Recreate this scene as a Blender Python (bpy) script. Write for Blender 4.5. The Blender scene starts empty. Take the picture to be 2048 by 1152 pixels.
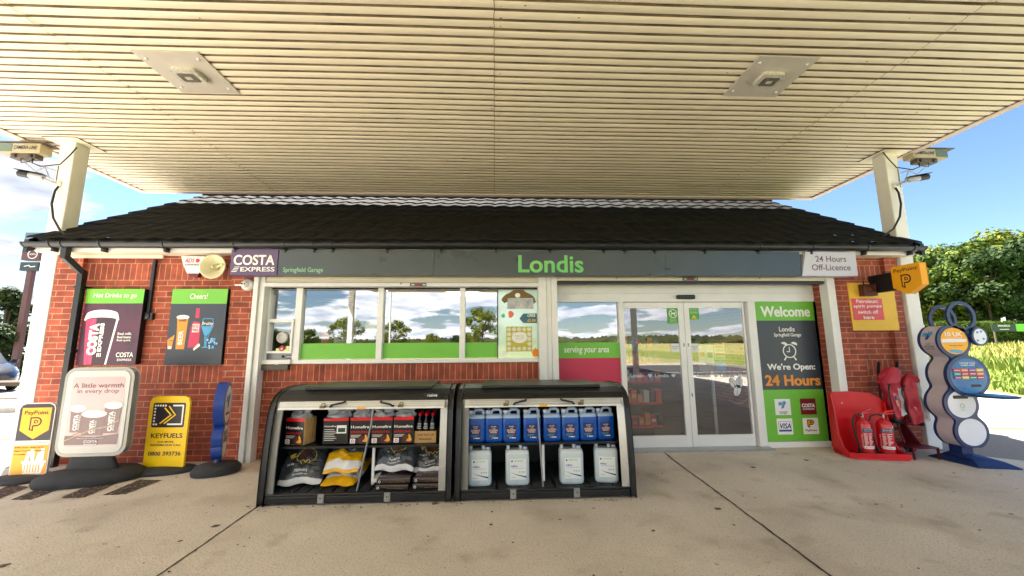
import bpy, bmesh, math, random
from mathutils import Vector, Matrix, noise as mnoise
rad = math.radians
sc = bpy.context.scene
COL = sc.collection
# ------------------------------------------------------------------ camera
FPX, CX, CY, H = 775.0, 1024.0, 576.0, 1.45
yv = Vector((990 - CX, -(688 - CY), FPX)).normalized()
zv = Vector((990 - CX, -(-4800 - CY), FPX)).normalized()
zv = (zv - yv * zv.dot(yv)).normalized()
xv = zv.cross(yv) * -1 if zv.cross(yv).x < 0 else zv.cross(yv)
if xv.x < 0: xv = -xv
WM = Matrix((xv, yv, zv))            # world = WM @ (right, up, forward)
cam = bpy.data.objects.new('camera', bpy.data.cameras.new('camera')); COL.objects.link(cam)
right, up, fwd = WM.col[0], WM.col[1], WM.col[2]
cm = Matrix((right, up, -fwd)).transposed().to_4x4(); cm.translation = (0, 0, H)
cam.matrix_world = cm
cam.data.sensor_width = 36; cam.data.lens = FPX * 36 / 2048
cam.data.clip_start = .05; cam.data.clip_end = 6000
sc.camera = cam
# ------------------------------------------------------------------ sky and sun
SOLD = -.975
SUN = Vector((-.36, .36, .86)).normalized()
EXPO = 2.82
sc.view_settings.view_transform = 'Standard'; sc.view_settings.look = 'None'
sc.view_settings.exposure = EXPO; sc.view_settings.gamma = 1; sc.view_settings.use_curve_mapping = False
w = bpy.data.worlds.new('World'); sc.world = w; w.use_nodes = True
nt = w.node_tree; nt.nodes.clear()
def N(t, **k):
    n = nt.nodes.new(t)
    for a, b in k.items(): setattr(n, a, b)
    return n
out = N('ShaderNodeOutputWorld'); bg = N('ShaderNodeBackground'); nt.links.new(bg.outputs[0], out.inputs[0])
bg.inputs[1].default_value = .05
sky = N('ShaderNodeTexSky'); sky.sky_type = 'NISHITA'; sky.sun_disc = False
sky.sun_elevation = math.asin(SUN.z); sky.sun_rotation = math.atan2(SUN.x, SUN.y)
sky.air_density = 1.0; sky.dust_density = .05; sky.ozone_density = 1.6
tc = N('ShaderNodeTexCoord'); sep = N('ShaderNodeSeparateXYZ'); nt.links.new(tc.outputs['Generated'], sep.inputs[0])
def math_(op, a, b=None, clamp=False):
    n = N('ShaderNodeMath', operation=op, use_clamp=clamp)
    for i, q in enumerate((a, b)):
        if q is None: continue
        if isinstance(q, (int, float)): n.inputs[i].default_value = q
        else: nt.links.new(q, n.inputs[i])
    return n.outputs[0]
zc = math_('ADD', math_('MAXIMUM', sep.outputs[2], 0.0), .16)
comb = N('ShaderNodeCombineXYZ')
nt.links.new(math_('DIVIDE', sep.outputs[0], zc), comb.inputs[0]); nt.links.new(math_('DIVIDE', sep.outputs[1], zc), comb.inputs[1])
comb.inputs[2].default_value = 3.1
n1 = N('ShaderNodeTexNoise'); n1.inputs['Scale'].default_value = 1.15; n1.inputs['Detail'].default_value = 9; n1.inputs['Roughness'].default_value = .55
nt.links.new(comb.outputs[0], n1.inputs['Vector'])
n2 = N('ShaderNodeTexNoise'); n2.inputs['Scale'].default_value = 3.4; n2.inputs['Detail'].default_value = 6
nt.links.new(comb.outputs[0], n2.inputs['Vector'])
# more cloud to the left and behind the forecourt, clear to the right
bias = math_('ADD', math_('MULTIPLY', sep.outputs[0], -.085), math_('MULTIPLY', sep.outputs[1], -.035))
fac = math_('ADD', n1.outputs['Fac'], bias)
r1 = N('ShaderNodeMapRange'); r1.inputs[1].default_value = .535; r1.inputs[2].default_value = .575; nt.links.new(fac, r1.inputs[0])
shade = N('ShaderNodeMapRange'); shade.inputs[1].default_value = .35; shade.inputs[2].default_value = .62
nt.links.new(n2.outputs['Fac'], shade.inputs[0])
cc = N('ShaderNodeMixRGB'); cc.inputs[1].default_value = (2.0, 2.2, 2.6, 1); cc.inputs[2].default_value = (3.7, 3.7, 3.75, 1)
nt.links.new(shade.outputs[0], cc.inputs[0])
skm = N('ShaderNodeMixRGB', blend_type='MULTIPLY'); skm.inputs[0].default_value = 1; skm.inputs[2].default_value = (.58, .64, .70, 1)
nt.links.new(sky.outputs[0], skm.inputs[1])
mx = N('ShaderNodeMixRGB'); nt.links.new(r1.outputs[0], mx.inputs[0]); nt.links.new(skm.outputs[0], mx.inputs[1]); nt.links.new(cc.outputs[0], mx.inputs[2])
bright = math_('ADD', math_('MULTIPLY', math_('MAXIMUM', math_('MULTIPLY', sep.outputs[1], -1.0), 0.0), 2.2), 1.0)  # clouds behind the viewpoint brightened as added fill light for the shop front
bm_ = N('ShaderNodeMixRGB', blend_type='MULTIPLY'); bm_.inputs[0].default_value = 1; nt.links.new(cc.outputs[0], bm_.inputs[1]); nt.links.new(bright, bm_.inputs[2]); nt.links.new(bm_.outputs[0], mx.inputs[2])
nt.links.new(mx.outputs[0], bg.inputs[0])
sun = bpy.data.objects.new('sun', bpy.data.lights.new('sun', 'SUN')); COL.objects.link(sun)
sun.data.energy = 4.2; sun.data.angle = rad(.53); sun.data.color = (1, .96, .90)
sun.rotation_euler = SUN.to_track_quat('Z', 'Y').to_euler()
sc.cycles.max_bounces = 8; sc.cycles.diffuse_bounces = 5; sc.cycles.glossy_bounces = 4; sc.cycles.transparent_max_bounces = 12
sc.cycles.use_denoising = True
# ------------------------------------------------------------------ pixel -> place helpers (places on real planes)
def P(px, py, Y):
    r = WM @ Vector((px - CX, -(py - CY), FPX)); t = Y / r.y
    return Vector((r.x * t, Y, r.z * t + H))
def G(px, py, z=0):
    r = WM @ Vector((px - CX, -(py - CY), FPX)); t = (z - H) / r.z
    return Vector((r.x * t, r.y * t, z))
def R(l, r, t, b, Y):
    my, mx_ = (t + b) / 2, (l + r) / 2
    return P(l, my, Y).x, P(r, my, Y).x, P(mx_, b, Y).z, P(mx_, t, Y).z
# ------------------------------------------------------------------ materials
def lin(c):
    return tuple(((x / 255) / 12.92 if x / 255 <= .04045 else ((x / 255 + .055) / 1.055) ** 2.4) for x in c)
MATS = {}
def M(name, rgb=None, rough=.5, metal=0, var=0, vs=6, bump=0, bs=60, spec=.5, rgb2=None, stretch=None, alpha=None, coat=0, dirt=0, trans=0):
    if name in MATS: return MATS[name]
    m = bpy.data.materials.new(name); MATS[name] = m; m.use_nodes = True
    t = m.node_tree; b = t.nodes['Principled BSDF']; L = t.links.new
    c = lin(rgb) + (1,)
    b.inputs['Base Color'].default_value = c; b.inputs['Roughness'].default_value = rough; b.inputs['Metallic'].default_value = metal
    b.inputs['Specular IOR Level'].default_value = spec; b.inputs['Coat Weight'].default_value = coat
    b.inputs['Transmission Weight'].default_value = trans
    if alpha is not None: b.inputs['Alpha'].default_value = alpha
    co = t.nodes.new('ShaderNodeTexCoord'); mp = t.nodes.new('ShaderNodeMapping'); L(co.outputs['Object'], mp.inputs[0])
    if stretch: mp.inputs['Scale'].default_value = stretch
    if var or rgb2:
        n = t.nodes.new('ShaderNodeTexNoise'); n.inputs['Scale'].default_value = vs; n.inputs['Detail'].default_value = 7; n.inputs['Roughness'].default_value = .6
        L(mp.outputs[0], n.inputs['Vector'])
        mr = t.nodes.new('ShaderNodeMapRange'); mr.inputs[1].default_value = .32; mr.inputs[2].default_value = .68; L(n.outputs['Fac'], mr.inputs[0])
        mixn = t.nodes.new('ShaderNodeMixRGB'); L(mr.outputs[0], mixn.inputs[0])
        if rgb2: mixn.inputs[1].default_value = c; mixn.inputs[2].default_value = lin(rgb2) + (1,)
        else:
            mixn.inputs[1].default_value = tuple(x * (1 - var) for x in c[:3]) + (1,); mixn.inputs[2].default_value = tuple(min(1, x * (1 + var)) for x in c[:3]) + (1,)
        last = mixn.outputs[0]
        if dirt:
            n3 = t.nodes.new('ShaderNodeTexNoise'); n3.inputs['Scale'].default_value = vs * .35; n3.inputs['Detail'].default_value = 10; n3.inputs['Roughness'].default_value = .72
            L(mp.outputs[0], n3.inputs['Vector'])
            m3 = t.nodes.new('ShaderNodeMapRange'); m3.inputs[1].default_value = .56; m3.inputs[2].default_value = .74; m3.inputs[4].default_value = dirt; L(n3.outputs['Fac'], m3.inputs[0])
            d = t.nodes.new('ShaderNodeMixRGB'); L(m3.outputs[0], d.inputs[0]); L(last, d.inputs[1]); d.inputs[2].default_value = (.05, .04, .03, 1)
            last = d.outputs[0]
        L(last, b.inputs['Base Color'])
        rr = t.nodes.new('ShaderNodeMapRange'); rr.inputs[3].default_value = max(0, rough - .08); rr.inputs[4].default_value = min(1, rough + .1)
        L(n.outputs['Fac'], rr.inputs[0]); L(rr.outputs[0], b.inputs['Roughness'])
    if bump:
        n2 = t.nodes.new('ShaderNodeTexNoise'); n2.inputs['Scale'].default_value = bs; n2.inputs['Detail'].default_value = 5; L(mp.outputs[0], n2.inputs['Vector'])
        bp = t.nodes.new('ShaderNodeBump'); bp.inputs['Strength'].default_value = bump; bp.inputs['Distance'].default_value = .01
        L(n2.outputs['Fac'], bp.inputs['Height']); L(bp.outputs[0], b.inputs['Normal'])
    return m
def brick(name, axis, soldier=False):
    m = bpy.data.materials.new(name); MATS[name] = m; m.use_nodes = True
    t = m.node_tree; b = t.nodes['Principled BSDF']; L = t.links.new
    g = t.nodes.new('ShaderNodeNewGeometry'); s = t.nodes.new('ShaderNodeSeparateXYZ'); L(g.outputs['Position'], s.inputs[0])
    c = t.nodes.new('ShaderNodeCombineXYZ'); L(s.outputs[axis], c.inputs[0]); L(s.outputs[2], c.inputs[1])
    mp = t.nodes.new('ShaderNodeMapping'); L(c.outputs[0], mp.inputs[0])
    bt = t.nodes.new('ShaderNodeTexBrick'); L(mp.outputs[0], bt.inputs['Vector'])
    bt.inputs['Scale'].default_value = 1; bt.inputs['Mortar Size'].default_value = .0052; bt.inputs['Mortar Smooth'].default_value = .15
    if soldier:
        bt.offset = 0; bt.inputs['Brick Width'].default_value = .075; bt.inputs['Row Height'].default_value = .225; mp.inputs['Location'].default_value = (.01, SOLD, 0)
    else:
        bt.inputs['Brick Width'].default_value = .225; bt.inputs['Row Height'].default_value = .075; bt.inputs['Bias'].default_value = 0; mp.inputs['Location'].default_value = (0, .0, 0)
    bt.inputs['Color1'].default_value = lin((170, 80, 57)) + (1,); bt.inputs['Color2'].default_value = lin((138, 60, 44)) + (1,)
    bt.inputs['Mortar'].default_value = lin((186, 142, 108)) + (1,)
    n = t.nodes.new('ShaderNodeTexNoise'); n.inputs['Scale'].default_value = 9; n.inputs['Detail'].default_value = 8; L(g.outputs['Position'], n.inputs['Vector'])
    mr = t.nodes.new('ShaderNodeMapRange'); mr.inputs[1].default_value = .3; mr.inputs[2].default_value = .7; mr.inputs[3].default_value = .70; mr.inputs[4].default_value = 1.22; L(n.outputs['Fac'], mr.inputs[0])
    mu = t.nodes.new('ShaderNodeMixRGB'); mu.blend_type = 'MULTIPLY'; mu.inputs[0].default_value = 1; L(bt.outputs['Color'], mu.inputs[1]); L(mr.outputs[0], mu.inputs[2])
    L(mu.outputs[0], b.inputs['Base Color']); b.inputs['Roughness'].default_value = .75
    n4 = t.nodes.new('ShaderNodeTexNoise'); n4.inputs['Scale'].default_value = 120; L(g.outputs['Position'], n4.inputs['Vector'])
    ad = t.nodes.new('ShaderNodeMath'); ad.operation = 'MULTIPLY_ADD'; L(bt.outputs['Fac'], ad.inputs[0]); ad.inputs[1].default_value = -1; L(n4.outputs['Fac'], ad.inputs[2])
    bp = t.nodes.new('ShaderNodeBump'); bp.inputs['Strength'].default_value = .55; bp.inputs['Distance'].default_value = .006; L(ad.outputs[0], bp.inputs['Height']); L(bp.outputs[0], b.inputs['Normal'])
    return m
def glass(name, refl=.4, tint=(.5, .55, .55), rough=0.0, wav=.004):
    m = bpy.data.materials.new(name); MATS[name] = m; m.use_nodes = True
    t = m.node_tree; t.nodes.clear(); L = t.links.new
    o = t.nodes.new('ShaderNodeOutputMaterial'); gl = t.nodes.new('ShaderNodeBsdfGlossy'); gl.inputs['Roughness'].default_value = rough
    tr = t.nodes.new('ShaderNodeBsdfTransparent'); tr.inputs[0].default_value = tint + (1,)
    lw = t.nodes.new('ShaderNodeFresnel'); lw.inputs[0].default_value = 1.5
    ad = t.nodes.new('ShaderNodeMath'); ad.operation = 'ADD'; ad.use_clamp = True; L(lw.outputs[0], ad.inputs[0]); ad.inputs[1].default_value = refl
    mix = t.nodes.new('ShaderNodeMixShader'); L(ad.outputs[0], mix.inputs[0]); L(tr.outputs[0], mix.inputs[1]); L(gl.outputs[0], mix.inputs[2])
    n = t.nodes.new('ShaderNodeTexNoise'); n.inputs['Scale'].default_value = 1.6; co = t.nodes.new('ShaderNodeTexCoord'); L(co.outputs['Object'], n.inputs['Vector'])
    bp = t.nodes.new('ShaderNodeBump'); bp.inputs['Strength'].default_value = wav * 10; bp.inputs['Distance'].default_value = .01; L(n.outputs['Fac'], bp.inputs['Height']); L(bp.outputs[0], gl.inputs['Normal'])
    L(mix.outputs[0], o.inputs[0]); return m
# ------------------------------------------------------------------ mesh builder
TXT = {}
def textmesh(s, bold, shear):
    k = (s, bold, shear)
    if k not in TXT:
        c = bpy.data.curves.new('t', 'FONT'); c.body = s; c.size = 1; c.offset = bold; c.shear = shear; c.resolution_u = 4
        c.space_character = 1 + bold * 1.2
        o = bpy.data.objects.new('t', c); me = bpy.data.meshes.new_from_object(o)
        v = [(p.co.x, p.co.y) for p in me.vertices]; f = [tuple(q.vertices) for q in me.polygons]
        bpy.data.objects.remove(o); bpy.data.meshes.remove(me); bpy.data.curves.remove(c)
        xs = [p[0] for p in v]; ys = [p[1] for p in v]
        TXT[k] = (v, f, min(xs), max(xs), min(ys), max(ys))
    return TXT[k]
def rrect(x0, x1, z0, z1, r, n=5):
    p = []
    for cx, cz, a in ((x1 - r, z1 - r, 0), (x0 + r, z1 - r, 90), (x0 + r, z0 + r, 180), (x1 - r, z0 + r, 270)):
        for i in range(n + 1):
            t = rad(a + 90 * i / n); p.append((cx + r * math.cos(t), cz + r * math.sin(t)))
    return p
def circ(cx, cz, r, n=32, rz=None):
    rz = rz or r
    return [(cx + r * math.cos(2 * math.pi * i / n), cz + rz * math.sin(2 * math.pi * i / n)) for i in range(n)]
class MB:
    def __init__(s): s.v = []; s.f = []; s.m = []; s.sm = []; s.mats = []
    def mi(s, m):
        if m not in s.mats: s.mats.append(m)
        return s.mats.index(m)
    def add(s, v, f, m, smooth=False, fn=None):
        b = len(s.v); s.v += [tuple(fn(*q)) if fn else tuple(q) for q in v]
        i = s.mi(m)
        for q in f: s.f.append(tuple(b + k for k in q)); s.m.append(i); s.sm.append(smooth)
        return s
    def box(s, x0, x1, y0, y1, z0, z1, m, fn=None):
        v = [(x, y, z) for x in (x0, x1) for y in (y0, y1) for z in (z0, z1)]
        return s.add(v, [(0, 1, 3, 2), (4, 6, 7, 5), (0, 4, 5, 1), (2, 3, 7, 6), (0, 2, 6, 4), (1, 5, 7, 3)], m, fn=fn)
    def poly(s, pts, m): return s.add(pts, [tuple(range(len(pts)))], m)
    def prism(s, pts, a, b, m, axis='y', smooth=False):
        n = len(pts)
        g = {'y': lambda p, q: (p[0], q, p[1]), 'x': lambda p, q: (q, p[0], p[1]), 'z': lambda p, q: (p[0], p[1], q)}[axis]
        v = [g(p, a) for p in pts] + [g(p, b) for p in pts]
        s.add(v, [tuple(range(n)), tuple(range(2 * n - 1, n - 1, -1))], m)
        s.add(v, [(i, (i + 1) % n, n + (i + 1) % n, n + i) for i in range(n)], m, smooth)
        return s
    def flat(s, pts, y, m, fn=None):        # a printed shape on a board, facing -Y
        if fn: return s.add([fn(p[0], p[1]) for p in pts], [tuple(range(len(pts)))], m)
        return s.add([(p[0], y, p[1]) for p in pts], [tuple(range(len(pts)))], m)
    def line(s, pts, wd, y, m, closed=False):
        n = len(pts)
        for i in range(n if closed else n - 1):
            a, b = Vector(pts[i]), Vector(pts[(i + 1) % n]); d = b - a
            if d.length < 1e-6: continue
            d.normalize(); q = Vector((-d.y, d.x)) * wd / 2; e = d * wd * .35
            s.flat([a + q - e, a - q - e, b - q + e, b + q + e], y - 1e-5 * (i % 2), m)
        return s
    def ring(s, cx, cz, r0, r1, a, b, m, n=40):
        v = []
        for i in range(n):
            c, d = math.cos(2 * math.pi * i / n), math.sin(2 * math.pi * i / n)
            for r, y in ((r0, a), (r1, a), (r1, b), (r0, b)): v.append((cx + r * c, y, cz + r * d))
        f = []
        for i in range(n):
            j = (i + 1) % n
            for k in range(4): f.append((4 * i + k, 4 * j + k, 4 * j + (k + 1) % 4, 4 * i + (k + 1) % 4))
        return s.add(v, f, m)
    def text(s, body, x0, x1, z0, z1, y, m, bold=0, shear=0, rot=0, fn=None, ext=0):
        bb = max(0, bold - .008); bold = min(bold, .008)
        v, f, a, b, c, d = textmesh(body, bold, shear)
        o = []
        for p in v:
            u, t = (p[0] - a) / (b - a), (p[1] - c) / (d - c)
            if rot == 90: u, t = 1 - t, u
            if rot == 180: u, t = 1 - u, 1 - t
            X, Z = x0 + u * (x1 - x0), z0 + t * (z1 - z0)
            o.append(fn(X, Z) if fn else (X, y, Z))
        s.add(o, f, m)
        if bb and not fn:
            hh = bb * (z1 - z0) * .9; k = 0
            for dx, dz in ((-1, 0), (1, 0), (0, -.8), (0, .8), (.7, .6), (-.7, -.6), (.7, -.6), (-.7, .6)):
                k += 1; s.add([(q[0] + dx * hh, q[1] - .00012 * k, q[2] + dz * hh * .8) for q in o], f, m)
        return s
    def tube(s, pts, r, m, n=8, cap=True, flat=1):
        pts = [Vector(p) for p in pts]; rr = r if isinstance(r, (list, tuple)) else [r] * len(pts)
        v = []; K = len(pts); ref = None
        for i, p in enumerate(pts):
            d = (pts[min(i + 1, K - 1)] - pts[max(i - 1, 0)]).normalized()
            if ref is None: ref = Vector((0, 0, 1)) if abs(d.z) < .9 else Vector((1, 0, 0))
            a = d.cross(ref).normalized(); b = a.cross(d).normalized(); ref = b
            for k in range(n):
                t = 2 * math.pi * k / n; v.append(p + (a * math.cos(t) + b * math.sin(t) * flat) * rr[i])
        f = [(i * n + k, i * n + (k + 1) % n, (i + 1) * n + (k + 1) % n, (i + 1) * n + k) for i in range(K - 1) for k in range(n)]
        s.add(v, f, m, True)
        if cap: s.add(v, [tuple(range(n)), tuple(range((K - 1) * n, K * n))], m)
        return s
    def lathe(s, prof, c, m, n=24, axis='z', smooth=True):
        v = []
        for r, h in prof:
            for k in range(n):
                t = 2 * math.pi * k / n; x, y = r * math.cos(t), r * math.sin(t)
                v.append({'z': (c[0] + x, c[1] + y, c[2] + h), 'y': (c[0] + x, c[1] + h, c[2] + y), 'x': (c[0] + h, c[1] + x, c[2] + y)}[axis])
        K = len(prof)
        s.add(v, [(i * n + k, i * n + (k + 1) % n, (i + 1) * n + (k + 1) % n, (i + 1) * n + k) for i in range(K - 1) for k in range(n)], m, smooth)
        s.add(v, [tuple(range(n)), tuple(range((K - 1) * n, K * n))], m); return s
    def loft(s, secs, m, n=24, cap=True, smooth=True, jit=0, fn=None):  # secs: (z, cx, cy, hw, hd, exponent)
        v = []
        for z, cx, cy, hw, hd, e in secs:
            for k in range(n):
                t = 2 * math.pi * (k + .5) / n; c, d = math.cos(t), math.sin(t)
                x = cx + hw * math.copysign(abs(c) ** (2 / e), c); y = cy + hd * math.copysign(abs(d) ** (2 / e), d)
                if jit:
                    q = mnoise.noise_vector(Vector((x * 11, y * 11, z * 11)) + Vector((3, 7, 1))) * jit; x += q.x; y += q.y
                v.append((x, y, z))
        K = len(secs)
        s.add(v, [(i * n + k, i * n + (k + 1) % n, (i + 1) * n + (k + 1) % n, (i + 1) * n + k) for i in range(K - 1) for k in range(n)], m, smooth, fn)
        if cap: s.add(v, [tuple(range(n)), tuple(range((K - 1) * n, K * n))], m, False, fn)
        return s
    def build(s, name, parent=None, loc=None, bevel=0, seg=2):
        off = Vector(loc) if loc else Vector((0, 0, 0))
        if parent is not None and not loc:
            r = parent
            while r.parent: r = r.parent
            if not r.get('_loc'): off = r.location.copy()
        me = bpy.data.meshes.new(name)
        me.from_pydata([(a[0] - off.x, a[1] - off.y, a[2] - off.z) for a in s.v], [], s.f)
        for m in s.mats: me.materials.append(m)
        for p, i, q in zip(me.polygons, s.m, s.sm): p.material_index = i; p.use_smooth = q
        if bevel:
            bm = bmesh.new(); bm.from_mesh(me); bmesh.ops.remove_doubles(bm, verts=bm.verts, dist=1e-5)
            es = [e for e in bm.edges if len(e.link_faces) == 2 and e.calc_face_angle(0) > .6]
            bmesh.ops.bevel(bm, geom=es, offset=bevel, segments=seg, affect='EDGES', profile=.5, clamp_overlap=True)
            bm.to_mesh(me); bm.free()
        me.update()
        o = bpy.data.objects.new(name, me); COL.objects.link(o)
        if parent is not None: o.parent = parent
        elif loc: o.location = loc
        return o
def tag(o, label, cat, group=None):
    o['label'] = label; o['category'] = cat
    if group: o['group'] = group
    return o
def struct(o): o['kind'] = 'structure'; return o
def thing(name, label, cat, loc=(0, 0, 0), rz=0, group=None, local=False):
    o = bpy.data.objects.new(name, None); COL.objects.link(o); o.location = loc; o.rotation_euler = (0, 0, rz); o.empty_display_size = .1
    if local: o['_loc'] = 1
    return tag(o, label, cat, group)
def solo(mb, name, label, cat, loc, group=None, bevel=0): return tag(mb.build(name, None, loc, bevel), label, cat, group)
def dup(root, loc=None, rz=None, label=None, group=None, scale=None, parent=None):
    c = root.copy(); COL.objects.link(c)
    if parent is not None: c.parent = parent
    if loc is not None: c.location = loc
    if rz is not None: c.rotation_euler = (0, 0, rz)
    if scale is not None: c.scale = scale if hasattr(scale, '__len__') else (scale,) * 3
    if label: c['label'] = label
    if group: c['group'] = group
    for ch in list(root.children): dup(ch, parent=c)
    return c
def part(mb, name, parent, bevel=0, label=None):
    o = mb.build(name, parent, None, bevel)
    if label: o['label'] = label
    return o
# ------------------------------------------------------------------ palette
WHITE = M('white_paint', (228, 228, 226), .45, var=.06, vs=3, dirt=.12)
CREAM = M('cream_steel', (240, 230, 204), .5, var=.04, vs=2.2, stretch=(.5, 3, 1), dirt=.3)
CREAM2 = M('cream_paint', (226, 218, 198), .5, var=.05, vs=3, dirt=.2)
UPVC = M('white_plastic', (232, 232, 230), .3, var=.03, vs=4)
BLACKP = M('black_plastic', (20, 22, 26), .35, var=.1, vs=10)
RUBBER = M('black_rubber', (46, 48, 52), .75, var=.2, vs=14, bump=.5, bs=90)
DARK = M('dark_gap', (8, 8, 8), .9)
TILE = M('dark_roof_tile', (22, 22, 20), .9, var=.35, vs=9, bump=.6, bs=50, rgb2=(33, 32, 24), dirt=.3, spec=.16)
STEEL = M('galvanised_steel', (170, 172, 172), .35, .8, var=.1, vs=12)
ALU = M('brushed_aluminium', (196, 196, 190), .38, .7, var=.08, vs=5, stretch=(1, 1, .2))
GREEN = M('leaf_green_vinyl', (112, 190, 58), .4)
SLATE = M('slate_blue_vinyl', (52, 60, 74), .35)
PINKR = M('raspberry_vinyl', (196, 36, 78), .4)
TXTW = M('white_print', (240, 240, 236), .5)
TXTK = M('black_print', (14, 14, 18), .5)
YEL = M('yellow_print', (250, 200, 0), .45)
YORG = M('orange_yellow_print', (246, 172, 0), .45)
ORG = M('orange_print', (232, 150, 50), .5)
MAROON = M('maroon_print', (104, 20, 44), .5)
NAVY = M('navy_plastic', (22, 48, 104), .35, var=.06, vs=5)
RED = M('red_plastic', (205, 16, 26), .35, var=.1, vs=5, dirt=.12)
BR = brick('red_brick_front', 0); BRS = brick('red_brick_soldier_course', 0, True); BRX = brick('red_brick_side', 1)
CONC = M('concrete', (208, 199, 185), .85, var=.10, vs=1.1, bump=.5, bs=70, dirt=.12)
ASPH = M('asphalt', (134, 130, 124), .9, var=.15, vs=30, bump=.8, bs=120)
# the concrete gets fine aggregate and stains of its own
def speckle(m, sc1, lo, hi, colr, k):
    t = m.node_tree; b = t.nodes['Principled BSDF']; L = t.links.new
    src = b.inputs['Base Color'].links[0].from_socket
    g = t.nodes.new('ShaderNodeNewGeometry'); n = t.nodes.new('ShaderNodeTexNoise'); n.inputs['Scale'].default_value = sc1; n.inputs['Detail'].default_value = 3; L(g.outputs['Position'], n.inputs['Vector'])
    r = t.nodes.new('ShaderNodeMapRange'); r.inputs[1].default_value = lo; r.inputs[2].default_value = hi; r.inputs[4].default_value = k; L(n.outputs['Fac'], r.inputs[0])
    x = t.nodes.new('ShaderNodeMixRGB'); L(r.outputs[0], x.inputs[0]); L(src, x.inputs[1]); x.inputs[2].default_value = lin(colr) + (1,); L(x.outputs[0], b.inputs['Base Color'])
speckle(CONC, 3.2, .60, .68, (130, 118, 104), .2); speckle(CONC, 75, .55, .66, (112, 100, 86), .45); speckle(CONC, 48, .60, .70, (225, 205, 180), .5); speckle(CONC, 14, .68, .74, (80, 72, 64), .4); speckle(CONC, 1.6, .52, .75, (140, 122, 102), .45)
speckle(ASPH, 90, .55, .68, (170, 165, 158), .6)
INC = M('interior_ceiling', (150, 146, 138), .8)
# ------------------------------------------------------------------ ground
mb = MB(); mb.poly([(-900, -900, -.008), (900, -900, -.008), (900, 900, -.008), (-900, 900, -.008)], ASPH)
struct(mb.build('road'))
mb = MB()
jA, jB = -2.13, 2.15
edge = [(-30, -13), (10.5, -13), (10.5, 2.0), (6.75, 4.45), (5.9, 5.15), (5.9, 5.6), (-5.9, 5.6), (-5.9, 5.1), (-30, 5.1)]
mb.prism(edge, -.006, 0, CONC, 'z'); struct(mb.build('forecourt'))
JOINT = M('joint_sealant', (48, 38, 30), .9, var=.3, vs=20)
def joint(pts, wd):
    v = []; rng = random.Random(4)
    for i, (x, y) in enumerate(pts):
        a, b = rng.uniform(.7, 1.25), rng.uniform(.7, 1.25); v += [(x - wd * a, y, .004), (x + wd * b, y, .004)]
    return v, [(2 * i, 2 * i + 1, 2 * i + 3, 2 * i + 2) for i in range(len(pts) - 1)]
mb = MB()
for (xa, ya, xb, yb, wd) in ((-2.17, 5.3, -2.08, -4, .006), (2.26, 5.5, 1.72, -4, .008), (-7.6, 5.1, -7.6, -4, .008), (7.3, 4, 7.3, -4, .008)):
    n = int((ya - yb) / .04); rng = random.Random(int(xa * 100)); dx = 0; pts = []
    for i in range(n + 1):
        dx = dx * .9 + rng.uniform(-.0025, .0025); pts.append((xa + (xb - xa) * i / n + dx, ya + (yb - ya) * i / n))
    v, f = joint(pts, wd); mb.add(v, f, JOINT)
struct(mb.build('slab_joints'))
# worn dark hatch marks by the wall
WORN = M('worn_black_paint', (62, 52, 48), .9, var=.4, vs=18, bump=.8, bs=80)
speckle(WORN, 34, .56, .62, (150, 130, 108), .9)
for i, q in enumerate([[(120, 997), (167, 996), (242, 964), (197, 963)], [(205, 991), (251, 989), (324, 961), (279, 960)], [(20, 1000), (62, 1000), (140, 972), (110, 965)], [(-60, 1004), (-10, 1002), (60, 974), (20, 970)]]):
    mb = MB(); c = [G(*p) for p in q]; pts = []
    rng = random.Random(i)
    for k in range(4):
        a, b = c[k], c[(k + 1) % 4]
        for j in range(9): p = a.lerp(b, j / 9); pts.append((p.x + rng.uniform(-.008, .008), p.y + rng.uniform(-.008, .008), .004))
    mb.poly(pts, WORN); o = struct(mb.build('ground_marking'))
# gum and oil spots
SPOT = M('old_gum_spot', (92, 84, 76), .9, var=.2, vs=30); mb = MB(); rng = random.Random(77)
for i in range(80):
    x, y, r_ = rng.uniform(-5, 6.5), rng.uniform(1.6, 5.0), rng.choice([.006, .009, .012, .016, .03]); ph = rng.uniform(0, 6)
    mb.poly([(x + r_ * (1 + .25 * math.sin(2 * a + ph)) * math.cos(a * .524), y + r_ * (1 + .25 * math.cos(a + ph)) * math.sin(a * .524), .0035) for a in range(12)], SPOT)
o = mb.build('gum_spots'); o['kind'] = 'stuff'
# grit, leaves
LEAF = M('dry_leaf', (70, 48, 26), .8, var=.3, vs=20)
mb = MB(); rng = random.Random(11)
for i in range(150):
    x, y = rng.uniform(-4, 6), rng.uniform(1.8, 5.1)
    if i < 70: x, y = rng.uniform(-2.2, 1.4), 3.84 - abs(rng.gauss(0, .03))
    s = rng.uniform(.003, .012); a = rng.uniform(0, 6.28); z = .002
    pts = [(x + s * rng.uniform(.5, 1.4) * math.cos(a + k * 1.05), y + s * rng.uniform(.5, 1.4) * math.sin(a + k * 1.05), z + rng.uniform(0, .006)) for k in range(6)]
    mb.poly(pts, LEAF)
o = mb.build('leaf_litter'); o['kind'] = 'stuff'
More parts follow.
